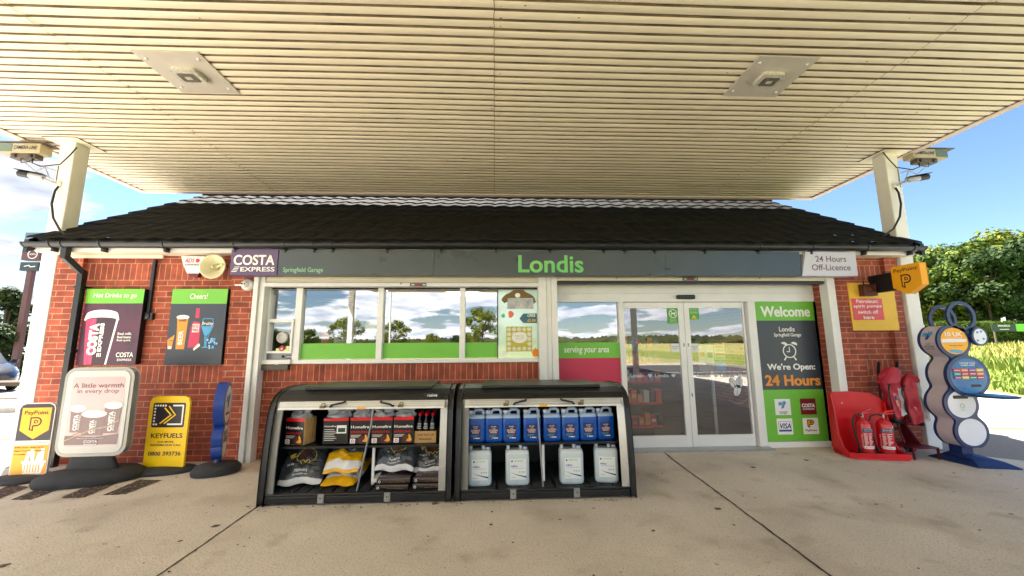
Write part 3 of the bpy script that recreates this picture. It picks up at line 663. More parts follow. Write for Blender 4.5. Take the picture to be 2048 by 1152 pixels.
# ------------------------------------------------------------------ canopy
ZS, CXL, CXR, CYF, CYB = 4.27, -6.46, 6.27, 7.08, -10.2
can = thing('canopy', 'large cream corrugated canopy over the forecourt, carried on square posts', 'canopy', (0, 0, 0))
pitch = .104
SHADE_SPECKS = M('soffit_shade_and_specks', (152, 136, 104), .8, rgb2=(92, 78, 56), vs=5, stretch=(.6, 1, 1))  # tan tone paints groove shade into the colour; specks and laps share it
prof = [(0, 0), (.050, 0), (.062, .022), (.088, .024), (.104, 0)]
prof = [(0.0, .000), (.020, -.004), (.050, -.004), (.074, .001), (.079, .024), (.091, .025), (.099, .006), (.104, 0)]
edges = [CXL, -4.02, .02, 4.17, CXR]
for k in range(4):
    m_ = MB(); x0, x1 = edges[k] - (.03 if k else 0), edges[k + 1]; dz = .004 * (k % 2); v = []; f = []
    nn = 0; y = CYF
    ys = []
    i = 0
    while CYF - i * pitch > CYB:
        for a, h in prof[:-1]: ys.append((CYF - i * pitch - a, h))
        i += 1
    nseg = 6
    for j in range(nseg + 1):
        x = x0 + (x1 - x0) * j / nseg
        for (yy, h) in ys: v.append((x, yy, ZS + h + dz + .0035 * math.sin(x * 1.3 + yy * .8) + .0015 * math.sin(yy * 41 + x)))
    K = len(ys)
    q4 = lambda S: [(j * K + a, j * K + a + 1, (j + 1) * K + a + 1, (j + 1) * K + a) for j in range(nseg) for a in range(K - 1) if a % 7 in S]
    m_.add(v, q4((0, 1, 2, 5, 6)), CREAM); m_.add(v, q4((3, 4)), SHADE_SPECKS)
    rg = random.Random(k + 40)
    for q_ in range(110):      # fixings and specks on the ribs
        i_ = rg.randrange(int((CYF - CYB) / pitch)); yy = CYF - i_ * pitch - rg.uniform(.015, .055); xx = rg.choice([x0 + .06, x1 - .06, rg.uniform(x0, x1), rg.uniform(x0, x1), x0 + .06]); r_ = rg.uniform(.004, .009)
        m_.add([(xx + r_ * math.cos(a * 1.05) * rg.uniform(1, 2), yy + r_ * math.sin(a * 1.05), ZS - .011 + dz) for a in range(6)], [(0, 1, 2, 3, 4, 5)], SHADE_SPECKS)
    if k:                      # ragged lap joint between two sheets
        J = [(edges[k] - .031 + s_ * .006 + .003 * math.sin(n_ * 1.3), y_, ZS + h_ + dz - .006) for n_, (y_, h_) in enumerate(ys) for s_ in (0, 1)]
        m_.add(J, [(2 * n_, 2 * n_ + 1, 2 * n_ + 3, 2 * n_ + 2) for n_ in range(len(ys) - 1)], SHADE_SPECKS)
    part(m_, 'soffit_sheet', can)
FAS = M('canopy_fascia', (214, 196, 190), .4, var=.05, vs=2, dirt=.1)
m_ = MB(); t = .05; zt = 5.05
m_.box(CXL - t, CXR + t, CYF, CYF + t, ZS - .02, zt, FAS); m_.box(CXL - t, CXR + t, CYB - t, CYB, ZS - .02, zt, FAS)
m_.box(CXL - t, CXL, CYB, CYF, ZS - .02, zt, FAS); m_.box(CXR, CXR + t, CYB, CYF, ZS - .02, zt, FAS)
m_.box(CXL, CXL + .05, CYB, CYF, ZS - .021, ZS - .008, FAS); m_.box(CXR - .05, CXR, CYB, CYF, ZS - .021, ZS - .008, FAS); m_.box(CXL + .05, CXR - .05, CYF - .045, CYF, ZS - .021, ZS - .008, FAS)
part(m_, 'fascia', can)
m_ = MB(); m_.box(CXL, CXR, CYB, CYF, ZS + .10, ZS + .16, ALU); part(m_, 'roof_deck', can)
COLM = M('column_paint', (232, 230, 224), .5, var=.05, vs=2, dirt=.1)
colx = [(-6.0, -5.8, 5.28), (5.83 + .03, 6.06, 5.24), (-6.0, -5.8, -5.5), (5.86, 6.06, -5.5)]
for x0, x1, y in colx:
    m_ = MB(); m_.box(x0, x1, y, y + .2, 0, ZS + .02, COLM); part(m_, 'column', can, .012)
    m_ = MB(); m_.box(x0 - .12, x1 + .12, y - .12, y + .3, ZS - .012, ZS - .006, CREAM); m_.box(x0 - .12, x1 + .12, y - .125, y - .12, ZS - .012, ZS - .004, DARK); m_.box((x1 + .12) if x0 < 0 else (x0 - .125), (x1 + .125) if x0 < 0 else (x0 - .12), y - .12, y + .3, ZS - .012, ZS - .004, DARK); part(m_, 'column_trim', can)
# canopy lights
PLATE = M('light_plate', (200, 194, 182), .5, .05, var=.05, vs=5); LENS = M('lamp_lens', (200, 198, 188), .15, var=.2, vs=30); LIN = M('lamp_inner', (110, 104, 92), .5, var=.3, vs=40)
cl = thing('canopy_light', 'x', 'ceiling light', (0, 0, 0), local=True, group='square plate lights in the canopy soffit')
m_ = MB(); m_.box(-.315, .315, -.315, .315, -.012, 0, PLATE)
part(m_, 'plate', cl, .003)
for sx in (-1, 1):
    for sy in (-1, 1):
        m_ = MB(); m_.lathe([(0, -.022), (.014, -.02), (.016, -.0125), (0, -.0125)], (sx * .25, sy * .22, 0), UPVC, 12); part(m_, 'bolt', cl)
m_ = MB(); m_.prism(rrect(-.12, .12, -.10, .10, .03), -.055, -.0125, LENS, 'z'); hs = part(m_, 'housing', cl, .008)
m_ = MB(); m_.prism(rrect(-.085, .085, -.065, .065, .02), -.060, -.0555, LIN, 'z'); m_.box(-.03, .03, -.02, .02, -.063, -.0605, LENS); o = m_.build('lens', hs); 
L1 = P(365, 148, 3.7); c1 = (-3.18, 3.82, ZS - .004); c2 = (2.93, 3.67, ZS - .004)
cl.location = c1; cl['label'] = 'square plate light in the canopy soffit, left of centre above the coffee posters'
dup(cl, c2, label='square plate light in the canopy soffit, right of centre above the sliding doors')
for cx_, cy_ in ((-3.1, -3.0), (2.86, -3.0)): pass
# ------------------------------------------------------------------ CCTV
BEIGE = M('beige_metal', (170, 158, 128), .5, .1, var=.06, vs=10, dirt=.15); LGREY = M('light_grey_metal', (168, 170, 176), .45, .3); GLASSY = M('lens_glass', (24, 28, 30), .08, 0, spec=.8); DKB = M('dark_brown_metal', (92, 82, 72), .6, .2)
def housing_cam(side, base, label):   # long housing on a lattice arm, hung off a column
    r = thing('box_camera', label, 'security camera', base, 0, 'boxed cameras on lattice arms')
    s = side; bx, by, bz = base
    def X(u): return bx + s * u
    lx = lambda a, b: (min(X(a), X(b)), max(X(a), X(b)))
    y = by - .05
    m_ = MB(); a, b = lx(.20, .75); m_.box(a, b, y - .075, y + .075, bz + .235, bz + .375, BEIGE); part(m_, 'housing', r, .008)
    m_ = MB(); a, b = lx(.14, .86); m_.box(a, b, y - .09, y + .09, bz + .378, bz + .39, DKB); part(m_, 'sunshield', r)
    m_ = MB(); a, b = lx(.752, .76); m_.box(a, b, y - .065, y + .065, bz + .25, bz + .36, GLASSY); a, b = lx(.56, .745); m_.box(a, b, y - .0775, y - .0755, bz + .25, bz + .365, M('window_tint', (96, 110, 84), .15)); part(m_, 'front_window', r)
    m_ = MB(); a, b = lx(.28, .60); m_.box(a, b, y - .05, y + .05, bz + .17, bz + .234, DKB)
    for u in (.33, .54): m_.lathe([(0, -.004), (.024, 0), (.024, .01), (0, .01)], (X(u), y - .062, bz + .20), BLACKP, 12, 'y')
    part(m_, 'mount_block', r)
    m_ = MB(); t0, t1 = (X(.24), X(.54)) if s > 0 else (X(.54), X(.24)); m_.text('CAMERA-LINE', t0, t1, bz + .285, bz + .335, y - .0765, TXTK, .01, .2); part(m_, 'lettering', r)
    m_ = MB(); k = .007
    for pa_, pb_ in (((-.02, .0), (.50, .16)), ((-.02, -.15), (.30, .0)), ((.30, .0), (.50, .16)), ((.10, -.09), (.18, .06)), ((.18, .06), (.30, .0))):
        m_.tube([(X(pa_[0]), y, bz + pa_[1]), (X(pb_[0]), y, bz + pb_[1])], k, LGREY, 8)
    a, b = lx(-.035, -.02); m_.box(a, b, y - .03, y + .03, bz - .22, bz + .07, LGREY)
    part(m_, 'lattice_arm', r)
    m_ = MB(); m_.tube([(X(.33), y - .03, bz + .17), (X(.30), y - .05, bz + .10), (X(.16), y - .07, bz + .04), (X(-.1), y - .08, bz + .07), (X(-.22), y - .09, bz + .2), (X(-.26), y - .06, bz + .33)], .008, BLACKP, 8)
    m_.tube([(X(.48), y - .03, bz + .17), (X(.44), y - .05, bz + .10), (X(.36), y - .04, bz + .12), (X(.34), y, bz + .17)], .006, BLACKP, 6)
    part(m_, 'cable', r)
pl = P(122, 340, 5.3); pr = P(1778, 345, 5.26)
housing_cam(-1, (-6.0, 5.36, pl.z - .02), 'beige box camera on a lattice arm, fixed high on the left canopy post')
housing_cam(1, (6.06, 5.32, pr.z - .02), 'beige box camera on a lattice arm, fixed high on the right canopy post')
def bullet(side, base, label, dark):
    r = thing('bullet_camera', label, 'security camera', base, 0, 'bullet cameras on the canopy posts'); s = side; bx, by, bz = base
    m_ = MB(); m_.lathe([(0, -.03), (.045, -.03), (.045, 0), (0, 0)], (bx, by, bz), UPVC, 16, 'y'); m_.tube([(bx, by - .03, bz), (bx + s * .03, by - .07, bz + .01), (bx + s * .12, by - .09, bz + .05)], .014, LGREY); part(m_, 'mount', r)
    a = Vector((bx + s * .10, by - .09, bz + .05)); b = a + Vector((s * .25, -.05, .035))
    m_ = MB(); m_.tube([a, a.lerp(b, .05), b.lerp(a, .02), b], [.03, .038, .038, .034], LGREY, 14); part(m_, 'body', r)
    d = (b - a).normalized(); m_ = MB(); m_.tube([b - d * .10, b + d * .012], .041, BLACKP, 14); m_.tube([b + d * .0125, b + d * .016], .018, LGREY, 10); part(m_, 'front_cap', r)
    m_ = MB(); u = Vector((0, 0, .042)); w_ = Vector((-d.y, d.x, 0)) * .045; c = [a + u - w_, a + u + w_, b + d * .05 + u + w_, b + d * .05 + u - w_]; m_.add(c + [q + Vector((0, 0, .005)) for q in c], [(0, 1, 2, 3), (4, 7, 6, 5), (0, 4, 5, 1), (1, 5, 6, 2), (2, 6, 7, 3), (3, 7, 4, 0)], dark); part(m_, 'sunshield', r)
    m_ = MB(); m_.tube([(bx - s * .02, by - .02, bz - .04), (bx - s * .02, by - .05, bz - .12), (bx - s * .03, by - .07, bz - .3), (bx - s * .09, by - .08, bz - .5), (bx - s * .2, by - .07, bz - .68), (bx - s * .33, by - .02, bz - .78)], .013, BLACKP); part(m_, 'cable', r)
p = P(121, 368, 5.27); bullet(-1, (-5.93, 5.28, p.z), 'small grey bullet camera with a drooping black cable on the left canopy post', BLACKP)
p = P(1782, 372, 5.24); bullet(1, (5.95, 5.24, p.z), 'small grey bullet camera with a drooping black cable on the right canopy post', BLACKP)
# ------------------------------------------------------------------ fascia sign
YS = 5.05
fs = thing('fascia_sign', 'long slate grey sign board with green shop name above the windows and doors', 'sign', (0, YS, 2.4))
SIGN = M('sign_grey', (72, 80, 84), .28, .25, var=.16, vs=1.1); PUR = M('sign_purple', (92, 72, 112), .4, var=.05, vs=3); LGR = M('letter_green', (88, 190, 110), .35, rgb2=(132, 202, 108), vs=3); PALE = M('sign_pale', (205, 205, 218), .4)
z0, z1 = P(1000, 551, YS).z, P(1000, 501, YS).z
sxl, sxr = P(462, 526, YS).x, P(1712, 526, YS).x
xc = P(556, 526, YS).x; xa, xb = P(1610, 501, YS).x, P(1604, 551, YS).x
s1, s2 = P(868, 526, YS).x, P(1331, 526, YS).x
m_ = MB()
for a, b in ((xc, s1), (s1 + .002, s2), (s2 + .002, xb)): m_.box(a, b, YS, 5.2, z0, z1, SIGN)
part(m_, 'panel', fs, .003)
m_ = MB(); m_.box(sxl, xc - .002, YS - .01, 5.2, z0, z1, PUR)
a, b, c, e = R(468, 549, 510, 530, YS - .01); m_.text('COSTA', a, b, c, e, YS - .0115, TXTW, .035)
a, b, c, e = R(481, 549, 534, 543, YS - .01); m_.text('EXPRESS', a, b, c, e, YS - .0115, TXTW, .025)
for i in range(4): q = P(476 - 2 * i, 534 + 3 * i, YS - .01); m_.box(q.x - .045, q.x + .02, YS - .0116, YS - .0105, q.z - .004, q.z + .004, TXTW)
part(m_, 'coffee_panel', fs, 0)
m_ = MB(); m_.prism([(xb, z0), (sxr, z0), (sxr, z1), (xa, z1)], YS - .006, 5.2, PALE); GRT = M('grey_print', (118, 96, 104), .5)
a, b, c, e = R(1630, 1691, 512, 524, YS); m_.text('24 Hours', a, b, c, e, YS - .0075, GRT, .02); a, b, c, e = R(1623, 1700, 529, 541, YS); m_.text('Off-Licence', a, b, c, e, YS - .0075, GRT, .02)
part(m_, 'licence_panel', fs, 0)
m_ = MB(); a, b, c, e = R(1037, 1166, 511, 545, YS); m_.text('Londis', a, b, c, e, YS - .004, LGR, .03)
part(m_, 'shop_name_lettering', fs)
m_ = MB(); a, b, c, e = R(566, 646, 535, 547, YS); m_.text('Springfield Garage', a, b, c, e, YS - .0015, M('pale_green_print', (150, 200, 160), .5), .01); part(m_, 'small_lettering', fs)
# ------------------------------------------------------------------ wall items
def anchor(px, py, Y): return tuple(P(px, py, Y))
r = thing('alarm_box', 'white tapered burglar alarm box with red base strobe, beside the round horn', 'alarm box', anchor(386, 532, 5.3))
m_ = MB(); W_ = [P(*q, 5.24) for q in ((364, 514), (407, 514), (404, 530), (396, 545), (375, 545), (368, 530))]
m_.prism([(q.x, q.z) for q in W_], 5.245, 5.33, UPVC); part(m_, 'case', r, .012)
W_ = [P(*q, 5.25) for q in ((374, 545), (397, 545), (392, 553), (380, 553))]; m_ = MB(); m_.prism([(q.x, q.z) for q in W_], 5.265, 5.33, M('strobe_red', (110, 10, 30), .2)); part(m_, 'strobe', r, .004)
m_ = MB(); a, b, c, e = R(369, 389, 517, 525, 5.24); m_.text('ADS', a, b, c, e, 5.2435, M('logo_pink', (214, 60, 110), .5), .03, .3); q = P(395, 521, 5.24); m_.flat(circ(q.x, q.z, .028, 18), 5.2435, M('logo_red', (220, 50, 80), .5)); a, b, c, e = R(370, 400, 528, 531, 5.24); [m_.box(a + k * .018, a + k * .018 + .012, 5.243, 5.2435, c, e, GRT) for k in range(10)]; part(m_, 'logo', r)
HORN = M('horn_cream', (206, 200, 160), .45, var=.05, vs=8)
q = P(429, 534, 5.2); r = thing('horn_speaker', 'round cream horn loudspeaker on the brick wall', 'loudspeaker', (q.x, 5.3, q.z)); rr0 = .165
m_ = MB(); m_.lathe([(.035, .10), (.05, .07), (.08, .045), (.12, .02), (rr0 - .01, .0), (rr0, .0), (rr0, .01), (rr0 - .01, .012), (.1, .045), (.05, .10), (.0, .11)], (q.x, 5.16, q.z), HORN, 40, 'y'); part(m_, 'horn', r)
m_ = MB(); m_.lathe([(0, -.0), (.026, .0), (.03, .02), (.032, .12), (0, .12)], (q.x + .005, 5.165, q.z + .005), HORN, 20, 'y'); m_.box(q.x - .008, q.x + .018, 5.162, 5.165, q.z, q.z + .012, BLACKP)
m_.tube([(q.x + .02, 5.2, q.z + .0), (q.x + .13, 5.172, q.z + .03)], .018, HORN, 8); part(m_, 'driver', r)
m_ = MB(); m_.tube([(q.x + .05, 5.24, q.z), (q.x + .05, 5.33, q.z)], .02, HORN); part(m_, 'bracket', r)
q = P(492, 569, 5.22); r = thing('dome_camera', 'small white eyeball camera on the brick pier under the sign end', 'security camera', (q.x, 5.28, q.z))
m_ = MB(); m_.lathe([(.075, .06), (.075, .02), (.06, .0), (.0, -.0)], (q.x, 5.22, q.z), UPVC, 24, 'y'); part(m_, 'base', r)
m_ = MB(); m_.lathe([(0, -.045), (.03, -.04), (.045, -.02), (.05, .0)], (q.x - .01, 5.215, q.z), UPVC, 20, 'y'); part(m_, 'eyeball', r)
m_ = MB(); m_.flat(circ(q.x - .022, q.z + .004, .013, 14), 5.168, TXTK); m_.flat(circ(q.x + .012, q.z, .010, 14), 5.168, TXTK); m_.tube([(q.x - .17, 5.27, q.z), (q.x - .06, 5.25, q.z)], .012, UPVC); part(m_, 'lens', r)
r = thing('wall_conduit', 'black vertical conduit ending in a round junction box between two posters', 'conduit', anchor(296, 634, 5.33))
a, b = P(311, 516, 5.31), P(297, 626, 5.31); xm = (a.x + b.x) / 2
m_ = MB(); m_.box(xm - .018, xm + .018, 5.295, 5.328, b.z, 2.60, BLACKP); 
for z in (2.4, 1.95): m_.box(xm - .03, xm + .03, 5.305, 5.328, z, z + .015, BLACKP)
part(m_, 'conduit', r); m_ = MB(); m_.lathe([(0, -.05), (.045, -.05), (.05, -.045), (.05, 0), (0, 0)], (xm - .01, 5.328, b.z - .04), BLACKP, 20, 'y'); m_.box(xm + .02, xm + .07, 5.29, 5.328, b.z - .09, b.z, BLACKP); part(m_, 'junction_box', r)
# posters
YP = 5.25
def poster(l, rr_, t, b, label):
    a, bb, c, e = R(l, rr_, t, b, YP); o = thing('wall_poster', label, 'poster', ((a + bb) / 2, 5.33, c), group='framed posters on the left brick wall')
    m_ = MB(); m_.box(a, bb, YP, 5.327, c, e, BLACKP); part(m_, 'box_frame', o, .003); return o, a, bb, c, e
o, a, b, c, e = poster(163, 280, 578, 729, 'tall poster of a takeaway coffee cup under a green strip reading hot drinks to go')
hg = e - c; wd = b - a
PURP = M('poster_plum', (96, 34, 64), .45, rgb2=(52, 38, 60), vs=3.2); CUPP = M('cup_pink', (176, 30, 84), .5, rgb2=(228, 90, 130), vs=4, stretch=(6, 1, 1.0)); CUPD = M('cup_dark', (58, 30, 52), .5)
m_ = MB(); y = YP - .001; Q = lambda u, v: (a + u * wd, c + v * hg)
m_.flat([Q(0, .805), Q(1, .805), Q(1, 1), Q(0, 1)], y, GREEN); m_.flat([Q(0, 0), Q(1, 0), Q(1, .805), Q(0, .805)], y, PURP)
def T(s, u0, u1, v0, v1, m, bold=.02, sh=0, rot=0, yy=None): m_.text(s, a + u0 * wd, a + u1 * wd, c + v0 * hg, c + v1 * hg, (yy or y - .003), m, bold, sh, rot)
T('Hot Drinks to go', .13, .88, .865, .945, TXTW, .012, .12)
m_.flat([Q(.06, .60), Q(.60, .60), Q(.50, 0), Q(.13, 0)], y - .001, CUPP); m_.flat([Q(.24, .60), Q(.60, .60), Q(.50, 0), Q(.26, 0)], y - .0015, CUPD)
m_.flat([Q(.585, .60), Q(.62, .60), Q(.51, 0), Q(.48, 0)], y - .0018, TXTW)
m_.flat([Q(.03, .585), Q(.05, .64)] + [Q(.33 + .27 * math.cos(t), .66 + .06 * math.sin(t)) for t in [math.pi * k / 10 for k in range(10, -1, -1)]] + [Q(.63, .585), Q(.60, .57)] + [Q(.33 + .26 * math.cos(t), .585 + .035 * math.sin(t)) for t in [math.pi * k / 10 for k in range(0, 11)]] + [Q(.05, .57)], y - .002, TXTW)
T('COSTA', .16, .30, .13, .53, TXTW, .035, 0, 90); T('EXPRESS', .33, .39, .17, .54, TXTW, .02, 0, 90)
for k in range(3): m_.flat([Q(.33 + .028 * k, .10), Q(.345 + .028 * k, .10), Q(.345 + .028 * k, .15), Q(.33 + .028 * k, .15)], y - .003, TXTW)
for k, s_ in enumerate(('Real milk.', 'Real beans.', 'Real quick.')): T(s_, .64, .88, .385 - .045 * k, .418 - .045 * k, TXTW, .02)
T('COSTA', .66, .95, .095, .155, TXTW, .035); T('EXPRESS', .69, .93, .045, .073, TXTW, .02)
part(m_, 'artwork', o)
o, a, b, c, e = poster(337, 449, 578, 729, 'dark slate poster with beer, bottle and wineglass drawings under a green strip reading cheers')
hg = e - c; wd = b - a; m_ = MB()
SB = M('wine_blue', (70, 160, 214), .5); CR = M('bottle_red', (206, 50, 92), .5)
m_.flat([Q(0, .80), Q(1, .80), Q(1, 1), Q(0, 1)], y, GREEN); m_.flat([Q(0, 0), Q(1, 0), Q(1, .80), Q(0, .80)], y, SLATE)
T('Cheers!', .33, .65, .865, .94, TXTW, .012, .15)
m_.flat([Q(.17, .20), Q(.32, .20), Q(.335, .55), Q(.34, .62), Q(.14, .62), Q(.155, .5)], y - .001, ORG); m_.flat([Q(*p) for p in circ(.24, .62, .115, 18, .03)], y - .002, TXTW); T('BEER', .20, .28, .26, .44, TXTW, .02, 0, 90); T('LAGER', .18, .31, .565, .60, TXTK, .02)
m_.flat([Q(.38, .22), Q(.57, .22), Q(.575, .50), Q(.53, .60), Q(.525, .74), Q(.465, .74), Q(.46, .60), Q(.395, .48)], y - .001, CR); m_.flat([Q(.42, .57), Q(.455, .61), Q(.53, .61), Q(.56, .55)], y - .0015, SLATE); m_.flat([Q(.43, .42), Q(.55, .42), Q(.55, .53), Q(.43, .53)], y - .002, TXTW); T('ROSE', .44, .54, .48, .52, CR, .02); T('WINE', .44, .54, .43, .47, CR, .02)
m_.line([Q(.61, .60), Q(.59, .50), Q(.66, .38), Q(.68, .24)], .008, y - .001, SB); m_.line([Q(.78, .60), Q(.80, .50), Q(.73, .38), Q(.70, .24)], .008, y - .001, SB); m_.line([Q(.61, .60), Q(.78, .60)], .008, y - .001, SB)
m_.flat([Q(.60, .50), Q(.79, .50), Q(.73, .40), Q(.70, .37), Q(.70, .24), Q(.76, .215), Q(.62, .215), Q(.68, .24), Q(.68, .37), Q(.64, .41)], y - .0012, SB); T('fruity', .60, .80, .50, .56, TXTW, .01)
rng = random.Random(3)
for k in range(18):
    u, v = .80 + rng.uniform(-.08, .09), .27 + rng.uniform(-.06, .07); h_ = Q(u, v); m_.ring(h_[0], h_[1], .008, .016, y - .003 - k * 1e-5, y - .002, SB, 12); m_.flat(circ(h_[0], h_[1], .008, 8), y - .0025, TXTW)
m_.flat([Q(.03, .20), Q(.10, .20), Q(.115, .31), Q(.01, .31)], y - .001, ORG); m_.flat([Q(.0, .31), Q(.12, .32), Q(.13, .39), Q(.04, .34)], y - .0013, ORG); m_.flat([Q(.035, .205), Q(.095, .205), Q(.10, .24), Q(.03, .24)], y - .0016, TXTW)
m_.flat([Q(.48, .20), Q(.50, .18), Q(.60, .24), Q(.59, .27), Q(.56, .27)], y - .0022, TXTW)
part(m_, 'artwork', o)
# petroleum switch board on the right
o = thing('warning_board', 'yellow wall board with a red petroleum pump switch notice', 'sign', anchor(1745, 660, 5.28), group=None)
a, b, c, e = R(1698, 1789, 566, 661, 5.29); yb = 5.265; m_ = MB(); m_.box(a, b, yb, 5.325, c, e, M('board_yellow', (232, 186, 60), .5, var=.06, vs=4, dirt=.1)); part(m_, 'board', o, .002)
a, b, c, e = R(1704.5, 1766, 597, 640, yb); m_ = MB(); m_.box(a, b, yb - .003, yb - .0005, c, e, M('notice_red', (208, 50, 64), .45, rgb2=(226, 96, 104), vs=5)); hh = (e - c) / 4
for k, s_ in enumerate(('Petroleum', 'spirit pumps', 'switch off', 'here')):
    ins = (.05, .0, .06, .13)[k]; m_.text(s_, a + .02 + ins, b - .02 - ins, e - (k + 1) * hh + .012, e - k * hh - .014, yb - .0042, TXTW, .02)
part(m_, 'red_notice', o)
o = thing('switch_box', 'rusty brown emergency switch box on top of the yellow wall board', 'switch', anchor(1734, 578, yb))
a, b, c, e = R(1722, 1748, 569, 592, yb - .04); BRN = M('rusty_brown', (84, 40, 30), .6, var=.3, vs=20, bump=.4); m_ = MB(); m_.box(a, b, yb - .09, yb - .001, c, e, BRN); m_.box(a - .012, b - .02, yb - .10, yb - .092, c + .03, e - .02, BRN); part(m_, 'case', o, .008)
m_ = MB(); m_.tube([(a + .04, yb - .05, e), (a + .03, yb - .06, e + .05)], .008, BLACKP); m_.lathe([(0, -.02), (.022, -.02), (.03, 0), (0, 0)], (a + .09, yb - .09, c + .07), BRN, 14, 'y'); part(m_, 'lever', o)
# projecting shield sign
xs_ = 5.40; r = thing('projecting_sign', 'yellow shield shaped sign on a black arm, projecting from the right brick wall', 'sign', (xs_, 5.28, 2.05))
m_ = MB(); m_.box(xs_ - .035, xs_ + .035, 4.93, 5.28, 2.13, 2.38, TXTK); part(m_, 'arm', r, .003)
def yz(px, py): 
    q = P(px, py, 5.0); k = xs_ / q.x; return (5.0 * k, H + (q.z - H) * k)
pts = [yz(1832, 514), yz(1893, 504), yz(1897, 549), yz(1869, 567), yz(1834, 555)]
y0, y1 = 4.58, 4.93; zt2, zs2, zb2 = 2.44, 2.16, 2.06
sh = [(y1, zt2), (y0, zt2), (y0, zs2), ((y0 + y1) / 2, zb2), (y1, zs2)]
m_ = MB(); m_.prism(sh, xs_ - .045, xs_ + .045, YORG, 'x'); part(m_, 'shield', r, .004)
fnx = lambda x, z: (xs_ - .0475 , y1 - x, z)
class SX(MB):
    def flat(s, pts, y, m, fn=None): return s.add([(xs_ - .0465 + (y or 0), y1 - p[0], p[1]) for p in pts], [tuple(range(len(pts)))], m)
m_ = SX(); m_.text('PayPoint', .03, .325, 2.345, 2.405, 0, TXTK, .03, fn=lambda x, z: (xs_ - .0465, y1 - x, z)); pmark(m_, .11, .235, 2.14, 2.32, 0, TXTK, YORG); part(m_, 'lettering', r)
